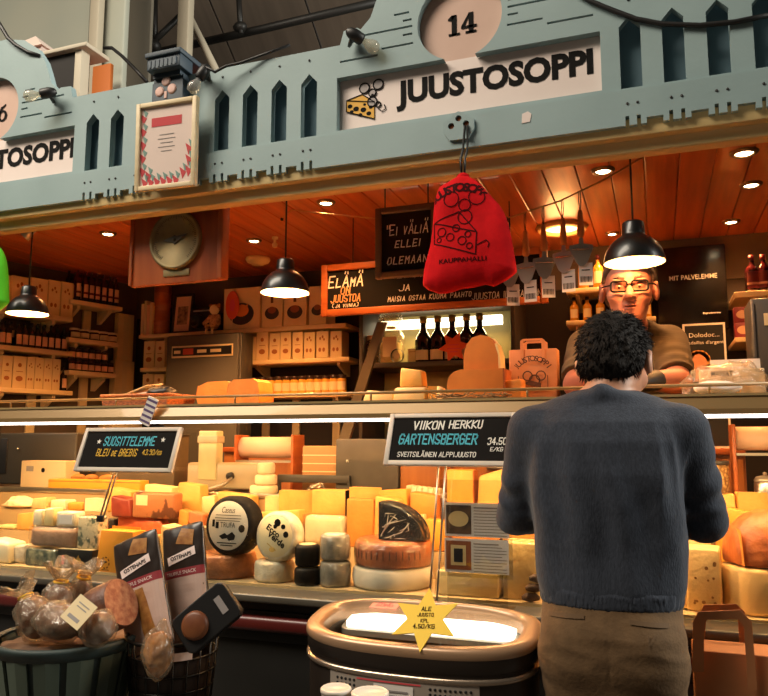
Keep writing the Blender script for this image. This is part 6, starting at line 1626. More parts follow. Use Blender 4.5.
# heap of bags at right
x0, x1 = xr(700, 764, 2.70, 385); 
t = thing('bag_box', 'white cardboard box of clear plastic bags on the counter top at the right', 'box', TR((x0+x1)/2, 2.71, ZC+.0005))
W = x1-x0; H = zat(727, 364, 2.7)-ZC
obj('box', MB().span(-W/2, W/2, -.045, .045, 0, H-.02, .003), mat('bag_box_white', '#d9c9a8', .6), t)
obj('lettering', text('MASSAT', W*.34, .018, bold=.03).xf(TR(-.03, -.0465, H-.035)), INK, t)
obj('flap', MB().box((W*.1, .05, H-.005), (W*.8, .003, .05)), PAPER, t)
x0, x1 = xr(684, 764, 2.62, 385); W2 = x1-x0
g = surfnet(lambda P: sm(sm(ell(P, (-W2*.22, 0, .03), (W2*.32, .06, .06)), ell(P, (W2*.12, .01, .04), (W2*.4, .065, .07)), .03), ell(P, (W2*.3, .02, .05), (W2*.16, .05, .05)), .03) + .016*nz(P, 60, 9)+.010*nz(P, 150, 2), (-W2*.65, -.11, .0), (W2*.65, .11, .14), .0065)
o = obj('plastic_bag_heap', g, BAGP); o.location = ((x0+x1)/2, 2.60, ZC+.0005); tag(o, 'crumpled heap of clear plastic bags in front of the white bag box', 'plastic bags')
x0, x1 = xr(700, 745, 2.62, 388)
o = obj('paper_bundle', surfnet(lambda P: ell(P, (0, 0, .022), (.07, .035, .022))+.006*nz(P, 60, 12), (-.1, -.05, 0), (.1, .05, .06), .006), PAPER); o.location = ((x0+x1)/2-.02, 2.53, ZC+.0005); tag(o, 'white crumpled tissue bundle at the front of the plastic bag heap', 'paper')
# grey machine at the right edge
x0 = PY(752, 340, 2.8).x
t = thing('grey_machine', 'dark grey machine with a small label at the right edge', 'machine', TR(x0+.1, 2.9, ZC+.0005))
zt = zat(760, 298, 2.8)
obj('housing', MB().span(x0, .86, 2.8, 2.99, ZC+.0005, zt, .008), GREYM, t, world=True)
a, b_, e0, e1 = rect(764, 313, 776, 325, 2.797); obj('label', MB().span(a, b_, 2.796, 2.7995, e0, e1), CREAMW, t, world=True); obj('side_seam', MB().span(x0+.012, x0+.016, 2.7985, 2.8005, ZC+.02, zt-.02), BLACKP, t, world=True)

# ---------- chalk signs and leaflets on the counter front ----------
def chalksign(tl, tr, bl, br, Y, lean, name, label, lines, rodx, rods, rod_z):
    W = ((PY(*tr, Y).x-PY(*tl, Y).x)+(PY(*br, Y).x-PY(*bl, Y).x))/2
    mc = PY((bl[0]+br[0])/2, (bl[1]+br[1])/2, Y); z1 = PY((tl[0]+tr[0])/2, (tl[1]+tr[1])/2, Y+.06).z
    H = (z1-mc.z)/math.cos(lean)
    T = TR(mc.x, Y, mc.z) @ RX(-lean)
    t = thing(name, label, 'chalkboard', T); fw = .016
    m = MB()
    for s_ in (-1, 1): m.box((s_*(W/2-fw/2), 0, H/2), (fw, .016, H), .002); m.box((0, 0, H/2+s_*(H/2-fw/2)), (W-2*fw+.001, .0155, fw), .002)
    obj('frame', m, FRG, t); obj('slate', MB().box((0, .002, H/2), (W-2*fw+.004, .008, H-2*fw+.004)), BOARD, t)
    for nm, mm, fn in lines: obj(nm, fn(W, H), mm, t)
    for i, dx in enumerate(rods):
        b0 = Vector((rodx + dx, Y+.02, rod_z)); tp = wm(t) @ Vector(((rodx-mc.x)*.35+dx, .012, .03))
        obj('rod', MB().tube([b0, tp], .0032, 8), STEEL, t, world=True)
    obj('clamp', MB().box((rodx, Y+.02, rod_z+.012), (.03, .012, .024), .002), BLACKP, t, world=True)
    return t
yy = -.0028
def star5(x, z, r): return MB().prism(star(5, r, r*.42), yy-.0006, yy, T=TR(x, 0, z))
rx_ = PY(99, 528, 2.36).x
chalksign((89, 431), (186, 425), (72, 473), (171, 471), 2.345, math.radians(20), 'chalk_sign', 'small grey-framed chalk sign reading SUOSITTELEMME on thin rods at the left', [
    ('blue_writing', CHB, lambda W, H: chalk('SUOSITTELEMME', H*.19, W*.54, sw=.15).xf(TR(0, yy, H*.69))),
    ('yellow_writing', CHY, lambda W, H: chalk('BLEU de BREBIS', H*.15, W*.43, sw=.14).xf(TR(-W*.1, yy, H*.43)).join(chalk('43.90/kg', H*.11, W*.2, sw=.14).xf(TR(W*.26, yy, H*.44)))),
    ('white_stars', CHW, lambda W, H: star5(-W*.32, H*.68, .011).join(star5(W*.34, H*.72, .011)))], rx_, (-.008, .008), PY(99, 522, 2.36).z)
rx_ = PY(433, 590, 2.36).x
chalksign((394, 415), (523, 412), (381, 465), (512, 467), 2.335, math.radians(24), 'chalk_sign', 'larger grey-framed chalk sign reading VIIKON HERKKU GARTENSBERGER beside the customer', [
    ('white_writing', CHW, lambda W, H: chalk('VIIKON', H*.15, W*.25, sw=.17).xf(TR(-W*.17, yy, H*.77)).join(chalk('HERKKU', H*.14, W*.27, sw=.17).xf(TR(W*.12, yy, H*.78)))), ('price_writing', CHW, lambda W, H: chalk('34.50', H*.12, W*.15, sw=.17).xf(TR(W*.37, yy, H*.46)).join(chalk('E/KG', H*.07, W*.1, sw=.15).xf(TR(W*.37, yy, H*.31)))),
    ('white_writing', CHW, lambda W, H: chalk('SVEITSILÄINEN ALPPIJUUSTO', H*.085, W*.62, sw=.15).xf(TR(-W*.09, yy, H*.22))),
    ('blue_writing', CHB, lambda W, H: chalk('GARTENSBERGER', H*.18, W*.63, sw=.17).xf(TR(-W*.09, yy, H*.5)))], rx_, (-.012, .012), .8625)
# acrylic leaflet holder
a, b, e0, e1 = rect(440, 480, 512, 578, 2.40)
t = thing('leaflet_holder', 'clear acrylic holder with two printed picture leaflets left of the customer', 'leaflet holder', TR((a+b)/2, 2.41, .8625))
obj('sheet_front', MB().span(a, b, 2.402, 2.404, e0, e1).span(a, b, 2.402, 2.44, .863, .867).span(a+.02, b-.02, 2.41, 2.413, .866, e0+.02), ACRY, t, world=True)
PICB = mat('leaflet_photo_dark', '#2f241c', .5, col2='#6d5238', scale=26); PICT = mat('leaflet_photo_table', '#a05a2c', .5, col2='#8a4a22', scale=10)
for k, (y0, y1) in enumerate(((503, 537), (539, 573))):
    a, b, e0, e1 = rect(445, y0, 509, y1, 2.41)
    l = obj('leaflet', MB().span(a, b, 2.4065, 2.408, e0, e1), PAPER, t, world=True)
    W, H = b-a, e1-e0
    obj('photo', MB().span(a+.005, a+W*.42, 2.4055, 2.4064, e0+.008, e1-.008), PICB if k == 0 else PICT, l, world=True)
    g = MB()
    if k == 0: g.prism(circle(a+W*.22, e0+H*.52, W*.16, 20, W*.12), 2.4046, 2.4054)
    else: g.span(a+W*.1, a+W*.34, 2.4046, 2.4054, e0+H*.2, e0+H*.8)
    obj('photo_subject', g, CP, l, world=True)
    if k: obj('photo_label', MB().span(a+W*.15, a+W*.29, 2.4038, 2.4045, e0+H*.3, e0+H*.7), BLACKP, l, world=True)
    g = MB(); g.span(a+W*.46, a+W*.85, 2.4056, 2.4064, e1-.017, e1-.013)
    for i in range(9): g.span(a+W*.46, a+W*(.97 if i % 3 else .9), 2.4058, 2.4064, e1-.026-i*.0095, e1-.0235-i*.0095)
    obj('printed_text', g, mat('leaflet_ink', '#8d8076', .8), l, world=True)

# ---------- round-fronted chest cooler ----------
FX, FB, FA, FYC = -.655, .165, .336, 2.10
def ring(k, n=72, ex=2.6, zadd=0.0, kb=None):
    out = []
    for i in range(n):
        a = 2*PI*i/n; c_, s_ = math.cos(a), math.sin(a)
        x = math.copysign(abs(c_)**(2/ex), c_)*FA*k; y = math.copysign(abs(s_)**(2/(ex if s_ < 0 else 3.6)), s_)*FB*(kb or k)
        out.append((x, y))
    return out
ZR0, SL = .862, .055/.33
def rimz(y): return ZR0 + y*SL
t = thing('chest_cooler', 'round-fronted dark chest cooler with a bronze rim and lit top', 'cooler', TR(FX, FYC, 0))
def loftrings(rs, closed_top=False, closed_bot=False, mi=0):
    g = MB(); n = len(rs[0]); vs = [p for r in rs for p in r]
    fs = [(i*n+j, i*n+(j+1) % n, (i+1)*n+(j+1) % n, (i+1)*n+j) for i in range(len(rs)-1) for j in range(n)]
    g.add(vs, fs, mi, True)
    if closed_bot: g.add(rs[0], [tuple(range(n-1, -1, -1))])
    if closed_top: g.add(rs[-1], [tuple(range(n))])
    return g
def rz(k, dz, flat=None, kb=None): return [(x, y, (rimz(y)+dz) if flat is None else flat) for x, y in ring(k, kb=kb)]
BRONZE = mat('bronze_rim', '#a98768', .34, .35, coat=.2); COOL = mat('cooler_body', '#3b332d', .35, .5, col2='#352d28', scale=2)
obj('body', loftrings([rz(.95, 0, 0.06), rz(.955, 0, .5), rz(.965, -.14), rz(.965, -.05)], closed_bot=True), COOL, t)
obj('base', loftrings([rz(.9, 0, 0.0), rz(.9, 0, .06)], True, True), BLACKP, t)
obj('trim_band', loftrings([rz(.966, -.075), rz(.99, -.073), rz(.995, -.067), rz(.99, -.061), rz(.966, -.059)]), mat('trim_silver', '#a89684', .25, .8), t)
obj('collar', loftrings([rz(.965, -.05), rz(.985, -.045), rz(.99, -.012)]), COOL, t)
obj('rim', loftrings([rz(.985, -.014), rz(1.0, -.008), rz(1.0, .004), rz(.985, .012), rz(.90, .018), rz(.855, .012), rz(.845, .0), rz(.85, -.03)]), BRONZE, t)
obj('glass_lid', loftrings([rz(.845, .003), rz(.6, .004)], closed_top=True), GLASS, t)
obj('basin', loftrings([rz(.85, -.03), rz(.84, -.13), rz(.6, -.135)], closed_top=True), mat('basin_grey', '#5d554b', .4, .2), t)
# lit diffuser panel under the glass, towards the back
def rr(x0, x1, y0, y1, r, n=6):
    o_ = []
    for cx, cy2, a0 in ((x1-r, y1-r, 0), (x0+r, y1-r, PI/2), (x0+r, y0+r, PI), (x1-r, y0+r, 1.5*PI)):
        o_ += [(cx+r*math.cos(a0+PI/2*i/n), cy2+r*math.sin(a0+PI/2*i/n)) for i in range(n+1)]
    return o_
pan = rr(-.25, .255, .035, .128, .026); n = len(pan)
g = MB().add([(x, y, rimz(y)-.022) for x, y in pan]+[(x, y, rimz(y)-.034) for x, y in pan], [tuple(range(n))]+[(i, (i+1) % n, (i+1) % n+n, i+n) for i in range(n)])
obj('lit_panel', g, FREEZL, t)
pan2 = rr(-.262, .266, .024, .136, .03); n = len(pan2)
obj('panel_frame', MB().add([(x, y, rimz(y)-.0345) for x, y in pan2]+[(x, y, rimz(y)-.05) for x, y in pan2], [tuple(range(n))]+[(i, (i+1) % n, (i+1) % n+n, i+n) for i in range(n)]), GREYL, t)
g = MB()
gy = lambda x: -FB*.957*(max(0, 1-abs(x/(FA*.957))**2.6))**(1/2.6)
xs = np.linspace(-.215, .2, 17)
zt_, zb_ = .765, .62
vs = []
for x in xs:
    y = gy(x)-.004
    vs += [(x, y, zb_), (x, y, zt_)]
g.add(vs, [(2*i, 2*i+2, 2*i+3, 2*i+1) for i in range(16)], smooth=True)
obj('vent_grille', g, mat('grille_pale', '#a89c90', .4, .3), t)
vh = None
for bx0_, n_ in ((-.19, 5), (.075, 9)):
    for i in range(n_):
        for k in range(4):
            if vh is None: vh = obj('vent_hole', MB().lathe([(.0042, 0), (.003, .0012), (0, .0012)], 8, T=RX(PI/2)), BLACKP, t)
            else: vh = vh.copy(); COL.objects.link(vh)
            x = bx0_+i*.013; vh.location = (x, gy(x)-.0042, zt_-.016-k*.013)
x = -.02
obj('notice', MB().add([(x-.06, gy(x-.06)-.006, .65), (x+.05, gy(x+.05)-.006, .65), (x+.05, gy(x+.05)-.006, .75), (x-.06, gy(x-.06)-.006, .75)], [(0, 1, 2, 3)]), PAPER, t)
g = MB()
for k in range(5): g.box((x-.005, gy(x)-.0068, .735-k*.012), (.08, .001, .004))
obj('notice_text', g, GREYPR, t)
obj('red_line', MB().add([(q, gy(q)-.0052, z_) for q in np.linspace(-.13, .05, 8) for z_ in (.754, .758)], [(2*i, 2*i+2, 2*i+3, 2*i+1) for i in range(7)]), REDP, t)
# yellow paper star and pink card on the lid
p = PY(424, 620, 1.99)
T = TR(p.x, 2.0, p.z) @ RX(math.radians(-46)) @ RY(math.radians(-4))
t = thing('star_sign', 'yellow six-pointed paper star with black price writing standing on the cooler lid', 'sign', T)
ys = mat('yellow_card', '#e3c22e', .6)
R_ = (PY(459, 620, 1.99).x-PY(389, 620, 1.99).x)/2
obj('star', MB().prism(star(6, R_, R_*.5, PI/2), -.0015, .0015), ys, t)
g = MB()
for s_, dz, h in (('ALE', .03, .012), ('JUUSTO', .012, .010), ('KPL', -.006, .010), ('4,50/KG', -.023, .012)): g.join(chalk(s_, h, None, sw=.17, lean=.0).xf(TR(0, -.0026, dz)))
obj('writing', g, INK, t)
lo = -R_
obj('support_strip', MB().box((0, .005, -R_*.3), (.02, .006, R_*1.0)), ys, t)
p = PZ(386, 611, .87)
o = obj('price_card', MB().box((0, 0, 0), (.085, .065, .002)), mat('pink_card', '#d98a7a', .6), at=(0, 0, 0))
y_ = p.y - FYC
t = thing('price_card', 'pink handwritten price card on the lit glass lid left of the yellow star', 'card', TR(p.x, p.y, rimz(y_)+.0062) @ RX(math.atan(SL)))
bpy.data.objects.remove(o)
obj('card', MB().box((0, 0, .001), (.085, .065, .002)), bpy.data.materials['pink_card'], t)
g = chalk('ALE', .02, .05, sw=.16, lean=0).join(chalk('SUMU', .012, .055, sw=.16, lean=0).xf(TR(0, 0, -.02)))
obj('writing', g.xf(TR(0, .006, .0024) @ RX(-PI/2)), REDP, t)
# two clear tubs on a stand
tx0, tx1 = PY(316, 690, 1.62).x, PY(388, 690, 1.62).x
zt_ = PY(350, 692, 1.62).z
st = thing('small_stand', 'small dark stand in front of the cooler carrying two plastic tubs', 'stand', TR((tx0+tx1)/2, 1.64, 0))
zs = zt_-.055
obj('top', MB().span(tx0-.02, tx1+.02, 1.56, 1.72, zs-.02, zs, .004), DARKST, st, world=True)
for x in (tx0, tx1):
    for y in (1.58, 1.70): obj('leg', MB().tube([(x, y, 0), (x, y, zs-.019)], .01, 8), DARKST, st, world=True)
for i, (a, b) in enumerate(((318, 347), (349, 385))):
    x0, x1 = PY(a, 690, 1.62).x, PY(b, 690, 1.62).x; R_ = (x1-x0)/2
    t = thing('plastic_tub', 'white lidded plastic tub at the lower edge in front of the cooler, %s' % ('left one', 'right one')[i], 'tub', TR((x0+x1)/2, 1.62+.02, zs+.0006), 'plastic tubs')
    obj('tub', MB().lathe([(0, 0), (R_*.78, 0), (R_*.95, .045)], 24), mat('tub_plastic', '#c9bcab', .35) if i == 0 else bpy.data.materials['tub_plastic'], t)
    obj('lid', MB().lathe([(R_*.94, .044), (R_, .045), (R_, .052), (R_*.9, .055), (R_*.86, .051), (0, .051)], 24), mat('tub_lid', '#d6cabb', .35) if i == 0 else bpy.data.materials['tub_lid'], t)

# ---------- baskets at the lower left ----------
YBK = 1.88
bn = thing('bench', 'low dark bench under the two baskets at the lower left', 'bench', TR(-1.4, 1.9, 0))
zb_ = .44
obj('seat', MB().span(-1.80, -1.0, 1.72, 2.06, zb_-.04, zb_, .006), DARKST, bn, world=True)
for x in (-1.74, -1.06):
    for y in (1.76, 2.02): obj('leg', MB().span(x-.02, x+.02, y-.02, y+.02, 0, zb_-.039), DARKST, bn, world=True)
c = PY(69, 642, YBK); R_ = (PY(126, 642, YBK).x-PY(12, 642, YBK).x)/2; zr = PY(69, 634, YBK).z
t = thing('slatted_basket', 'green slatted tub basket filled with wrapped sausages at the lower left', 'basket', TR(c.x, YBK, zb_+.0005))
Hb = zr-zb_
GRNW = mat('grey_green_slat', '#566356', .7, col2='#4a564a', scale=8, stretch=(1, 1, .2)); GRND = mat('dark_green_band', '#2f3d3c', .6)
m = MB()
for i in range(14):
    a0 = 2*PI*i/14+.05; a1 = 2*PI*(i+1)/14-.05
    r0, r1 = R_*.62, R_*.93; vs = []
    for rr_, z in ((r0, 0), (r1, Hb-.01)):
        for dr in (0, .008): vs += [((rr_+dr)*math.cos(a0), (rr_+dr)*math.sin(a0), z), ((rr_+dr)*math.cos((a0+a1)/2)*1.01, (rr_+dr)*math.sin((a0+a1)/2)*1.01, z), ((rr_+dr)*math.cos(a1), (rr_+dr)*math.sin(a1), z)]
    m.add(vs, [(3,4,10,9), (4,5,11,10), (0,1,7,6)[::-1], (1,2,8,7)[::-1], (0,3,9,6), (5,2,8,11), (9,10,7,6), (10,11,8,7)])
obj('slat', m, GRNW, t)
obj('liner', MB().lathe([(0, .004), (R_*.6, .004), (R_*.915, Hb-.02)], 40), GRND, t)
obj('rim_band', MB().lathe([(R_*.9, Hb-.03), (R_*.96, Hb-.03), (R_*1.0, Hb-.005), (R_*1.0, Hb+.003), (R_*.95, Hb+.006), (R_*.91, Hb)], 44), GRND, t)
obj('foot_band', MB().lathe([(R_*.6, 0), (R_*.66, 0), (R_*.69, .04), (R_*.64, .04)], 40), GRND, t)
SAUS = mat('dark_sausage', '#4a2a1c', .5, col2='#6b3e28', scale=30, bump=.4)
fill = surfnet(lambda P: np.maximum(np.hypot(P[:, 0], P[:, 1])-R_*.86, np.abs(P[:, 2]-(Hb-.045))-.03)+.009*nz(P, 50, 4), (-R_, -R_, Hb-.12), (R_, R_, Hb+.02), .008)
obj('packing_paper', fill, mat('dark_packing', '#5c4230', .8), t)
def wrapped(px, py, Y, rx, rz_, tilt, lab, neck=True, tagp=None, ext=.05):
    p = PY(px, py, Y); T = TR(*p) @ RY(tilt)
    t = thing('wrapped_loaf', lab, 'sausage', T, 'clear-wrapped sausages in the green basket')
    obj('loaf', surfnet(lambda P: ell(P, (0, 0, 0), (rx*.86, rx*.62, rz_*.86))+.004*nz(P, 60, int(px)), (-rx, -rx, -rz_), (rx, rx, rz_), .006), SAUS, t)
    def f(P):
        d = ell(P, (0, 0, 0), (rx, rx*.74, rz_))
        an = np.arctan2(P[:, 1], P[:, 0]); rho = np.hypot(P[:, 0], P[:, 1])
        d = d + .004*np.sin(an*7+px)*np.clip((P[:, 2]+rz_*.2)/rz_, 0, 1) + .007*nz(P, 75, int(py)) + .004*nz(P, 190, 2)
        if neck:
            d = sm(d, cap(P, (0, 0, rz_*.6), (0, 0, rz_*1.02), .03, .012), .02)
            tt = np.clip((P[:, 2]-rz_)/ext, 0, 1.2); rad = .012 + .042*tt + .010*tt*np.sin(an*5+px)+.005*tt*np.sin(an*11)
            fr = np.maximum(np.abs(rho-rad)-.0042, np.maximum(rz_-P[:, 2], P[:, 2]-rz_-ext*(.85+.3*np.sin(an*3+py))))
            d = np.minimum(d, fr*.8)
        return d
    obj('clear_wrap', surfnet(f, (-rx-.03, -rx-.03, -rz_-.03), (rx+.03, rx+.03, rz_+ext+.06), .006), BAGP, t)
    if neck: obj('tie', MB().tube([(math.cos(a)*.02, math.sin(a)*.02, rz_*.98) for a in np.linspace(0, 2*PI, 12)], .004, 6), CHY, t)
    return t
wrapped(34, 618, 1.80, .062, .07, -.55, 'clear-wrapped sausage at the left of the green basket')
wrapped(58, 604, 1.93, .06, .07, .1, 'clear-wrapped sausage at the back of the green basket with a gathered top', ext=.06)
wrapped(78, 600, 1.98, .045, .075, .25, 'clear-wrapped sausage at the back right of the green basket', ext=.05)
tl = wrapped(60, 622, 1.78, .085, .055, .1, 'clear-wrapped sausage in front in the green basket', neck=False)
wrapped(98, 628, 1.77, .06, .05, -.2, 'clear-wrapped sausage at the right front under the cut salami', neck=False)
t = thing('salami', 'thick dark cut salami end at the right of the green basket', 'sausage', TR(*PY(102, 611, 1.86)) @ RY(1.15))
obj('skin', MB().lathe([(0, -.115), (.03, -.11), (.06, -.07), (.072, 0), (.072, .07), (.068, .075)], 26), SAUS, t); obj('cut_end', MB().lathe([(.068, .0752), (.03, .077), (0, .077)], 26), mat('salami_cut', '#8a4a30', .5, col2='#b07a58', scale=60), t)
p = PY(79, 612, 1.715)
t = thing('price_tag', 'cream paper label lying on the wrapped sausages in the green basket', 'tag', TR(*p) @ RY(math.radians(28)) @ RX(math.radians(-35)))
obj('label', MB().box((0, 0, 0), (.068, .002, .075)), LBLC, t); obj('print', MB().box((.0, -.0013, -.02), (.04, .001, .01)).box((0, -.0013, .02), (.04, .001, .003)).box((0, -.0013, .01), (.035, .001, .003)), GREYPR, t)
# wire basket
YW = 1.93
YW = 1.97; c = PY(173, 640, YW); RW = (PY(211, 640, YW).x-PY(135, 640, YW).x)/2; zr = PY(169, 634, YW).z; Hw = zr-zb_
t = thing('wire_basket', 'black round wire basket holding snack packs beside the green basket', 'basket', TR(c.x, YW, zb_+.0005))
WIRE = mat('black_wire', '#1d1a17', .35, .6)
for k, f_ in enumerate(np.linspace(0, 1, 9)):
    r_ = RW*(.72+.28*f_); obj('hoop', MB().tube([(r_*math.cos(a), r_*math.sin(a), .006+f_*(Hw-.006)) for a in np.linspace(0, 2*PI, 33)], .0055 if k in (0, 8) else .003, 6), WIRE, t)
m = MB()
for i in range(20):
    a = 2*PI*i/20; m.tube([(RW*.72*math.cos(a), RW*.72*math.sin(a), .004), (RW*math.cos(a), RW*math.sin(a), Hw)], .0025, 5)
for i in range(5): m.tube([(-RW*.7, 0, .006), (RW*.7, 0, .006)], .003, 5, T=RZ(i*PI/5))
obj('upright_wire', m, WIRE, t)
obj('handle', MB().tube([(RW, 0, Hw), (RW*1.06, 0, Hw+.03), (RW*1.0, -.02, Hw+.06), (RW*.9, -.03, Hw+.05)], .004, 6), WIRE, t)
obj('lining', MB().lathe([(0, .012), (RW*.68, .012), (RW*.92, Hw-.045)], 30), mat('dark_lining', '#2b1d14', .7), t)
obj('paper_band', MB().add([((RW+.004)*math.cos(a), (RW+.004)*math.sin(a), Hw-.02-z_) for a in np.linspace(-1.15, -.55, 6) for z_ in (0, .022)], [(2*i, 2*i+1, 2*i+3, 2*i+2) for i in range(5)]), PAPERP, t)
PK1 = mat('dark_pack_film', '#2b211c', .35, coat=.2); PK2 = mat('pinkish_pack', '#c4a79a', .5); PKB = mat('pack_red_band', '#8f2f36', .5); GOLDC = mat('golden_crackers', '#b07a3c', .5, col2='#8a5526', scale=40)
def pack(px, py, Y, W, H, tilt, lab, win=True):
    p = PY(px, py, Y); T = TR(*p) @ RY(tilt) @ RX(-.18)
    t = thing('snack_pack', lab, 'snack pack', T, 'snack packs in the wire basket')
    o_ = rr(-W/2, W/2, 0, H, .008, 3)
    def f(P):
        d = poly_sd(P[:, 0], P[:, 2], o_)
        th = .022*np.sqrt(np.clip(1-(P[:, 2]/H*2-1)**4, 0.02, 1))*np.sqrt(np.clip(1-(P[:, 0]/W*2)**4, .06, 1))
        return np.maximum(d, (np.abs(P[:, 1])-th)*.7) + .0012*nz(P, 80, 3)
    g = surfnet(f, (-W/2-.01, -.04, -.01), (W/2+.01, .04, H+.01), .0045)
    tr_ = bvh(g); z1, z2 = H*.55, H*.62
    obj('pouch', g, [PK1], t)
    def dr(poly, nm, m_): obj(nm, drape(MB().prism(poly, 0, 0).xf(Matrix.Identity(4)) if False else MB().add([(x, 0, z) for x, z in poly], [tuple(range(len(poly)))]), tr_, .0015, .006), m_, t)
    dr([(-W*.49, H*.01), (W*.49, H*.01), (W*.49, z1), (-W*.49, z1)], 'pink_panel', PK2)
    def dr2(poly, nm, m_, off): obj(nm, drape(MB().add([(x, 0, z) for x, z in poly], [tuple(range(len(poly)))]), tr_, off, .006), m_, t)
    dr2([(-W*.49, z1), (W*.49, z1), (W*.49, z2), (-W*.49, z2)], 'red_band', PKB, .0018)
    if win: dr2([(W*.0, H*.03), (W*.3, H*.03), (W*.12, z1*.96), (-W*.06, z1*.96)], 'clear_window', GOLDC, .0024)
    dr2([(-W*.3, H*.66), (W*.36, H*.72), (W*.34, H*.79), (-W*.32, H*.73)], 'name_ribbon', PAPERP, .0022)
    dr2([(-W*.1, H*.84), (W*.3, H*.8), (W*.34, H*.93), (W*.02, H*.97)], 'gold_patch', GOLDC, .002)
    obj('ribbon_lettering', drape(text('OSTEHAPS', W*.5, H*.035, bold=.02).xf(RY(-.1) @ TR(.0, 0, 0)).xf(TR(W*.02, 0, H*.725)), tr_, .0032, .006), INK, t)
    obj('band_lettering', drape(text('TRUFFLE SNACK', W*.7, H*.03).xf(TR(0, 0, (z1+z2)/2)), tr_, .0030, .006), PAPERP, t)
    return t
pack(152, 652, 1.93, .172, .35, -.38, 'front dark and pink snack pack with a clear window')
pack(190, 644, 2.03, .155, .36, -.24, 'rear dark and pink snack pack tilted behind the first one in the wire basket', win=False)
p = PY(188, 634, 1.86)
t = thing('black_tray_pack', 'black vacuum tray pack with a round brown cheese leaning out of the wire basket', 'pack', TR(*p) @ RY(.85) @ RX(-.25))
obj('tray', surfnet(lambda P: np.maximum(poly_sd(P[:, 0], P[:, 2], rr(-.055, .055, -.02, .16, .02, 4)), np.abs(P[:, 1])-.012)-.003, (-.08, -.03, -.04), (.08, .03, .18), .005), BLACKP, t)
obj('round_cheese', MB().lathe([(.040, 0), (.038, .010), (.03, .015), (0, .016)], 26, T=TR(-.002, -.013, .035) @ RX(PI/2)), mat('smoked_rind', '#6b3a20', .45, col2='#7d4a28', scale=20), t)
obj('tray_label', MB().box((.0, -.0158, .125), (.05, .001, .02)), GREYPR, t)
p = PY(158, 654, 1.82)
t = thing('snack_bag', 'small clear bag of golden crackers at the front of the wire basket', 'snack pack', TR(*p))
obj('crackers', surfnet(lambda P: ell(P, (0, 0, 0), (.042, .024, .06))+.006*nz(P, 110, 7), (-.06, -.05, -.08), (.06, .05, .08), .005), GOLDC, t)
obj('clear_bag', surfnet(lambda P: sm(ell(P, (0, 0, 0), (.05, .03, .07)), cap(P, (0, 0, .05), (.012, 0, .085), .02, .012), .02)+.006*nz(P, 90, 7)+.003*nz(P, 220, 3), (-.07, -.06, -.09), (.07, .06, .13), .005), BAGP, t)
# kraft carrier bag in front of the counter at the right
YK = 2.12
x0, x1 = PY(692, 655, YK).x, PY(840, 655, YK).x; zt_ = PY(720, 655, YK).z
t = kraftbag(TR(PY(722, 655, YK).x+.135, YK+.09, 0.36), .40, .16, zt_-.36, 'open brown kraft carrier bag with flat handles standing beside the customer', False, .0)
for ch in list(t.children):
    if ch.name.startswith('handle'): bpy.data.objects.remove(ch)
Tl = wm(t).inverted()
def khandle(y, pts_out, pts_in, nm='handle'):
    po = [PY(*q, y) for q in pts_out]; pi_ = [PY(*q, y) for q in pts_in]
    n = len(po); vs = []
    for yy2 in (y, y+.004): vs += [(q.x, yy2, q.z) for q in po] + [(q.x, yy2, q.z) for q in pi_]
    fs = []
    for i in range(n-1): fs += [(i, i+1, n+i+1, n+i), (2*n+i, 2*n+n+i, 2*n+n+i+1, 2*n+i+1), (i, 2*n+i, 2*n+i+1, i+1), (n+i, n+i+1, 3*n+i+1, 3*n+i)]
    obj(nm, MB().add(vs, fs), KRAFT, t, world=True)
khandle(YK-.002, [(692, 672), (693, 622), (698, 612), (740, 610), (752, 622), (757, 690)], [(704, 672), (704, 626), (707, 620), (738, 619), (744, 628), (748, 690)])
khandle(YK+.155, [(694, 655), (698, 616), (704, 605), (736, 604), (745, 612), (748, 655)], [(704, 655), (706, 620), (710, 613), (732, 612), (738, 618), (740, 655)])
# small stool to carry the bag
st = thing('low_stool', 'low dark stool under the brown carrier bag', 'stool', TR(PY(722, 655, YK).x+.135, YK+.09, 0))
obj('seat', MB().box((0, 0, .34), (.36, .2, .038), .005), DARKST, st)
for sx in (-.14, .14):
    for sy in (-.07, .07): obj('leg', MB().box((sx, sy, .161), (.03, .03, .322), .002, seg=1), DARKST, st)

# ---------- people ----------
LENSM = clear('spectacle_lens', '#f2efea', .05)
FRAMEB = mat('matte_black_frame', '#0b0a0a', .7, spec=.1)
def npm(M): return np.array([[M[i][j] for j in range(3)] for i in range(3)])
def head_sd(Q, male_nose=1.0):
    d = ell(Q, (0, -.012, .032), (.077, .096, .09))
    d = sm(d, ell(Q, (0, .022, -.045), (.060, .070, .066)), .035)
    d = sm(d, ell(Q, (0, .058, -.088), (.026, .026, .02)), .03)
    for s in (-1, 1):
        d = sm(d, ell(Q, (s*.042, .056, -.018), (.028, .03, .026)), .02)
        d = smx(d, -ell(Q, (s*.032, .101, .010), (.021, .016, .012)), .012)
        d = sm(d, ell(Q, (s*.031, .077, .010), (.016, .013, .012)), .004)
        d = sm(d, ell(Q, (s*.033, .086, .030), (.024, .011, .007)), .012)
        ear = ell(Q, (s*.087, -.008, -.002), (.012, .022, .033)); ear = smx(ear, -ell(Q, (s*.097, -.002, .003), (.008, .012, .02)), .006)
        d = sm(d, ear, .01)
    n = cap(Q, (0, .088, .016), (0, .113*male_nose, -.022), .0085, .0135)
    for s in (-1, 1): n = sm(n, ell(Q, (s*.012, .100, -.026), (.009, .011, .008)), .008)
    d = sm(d, n, .012)
    d = sm(d, ell(Q, (0, .083, -.052), (.024, .012, .0065)), .006)
    d = sm(d, ell(Q, (0, .081, -.0635), (.020, .012, .0075)), .006)
    return smx(d, -ell(Q, (0, .098, -.0578), (.022, .012, .0022)), .004)
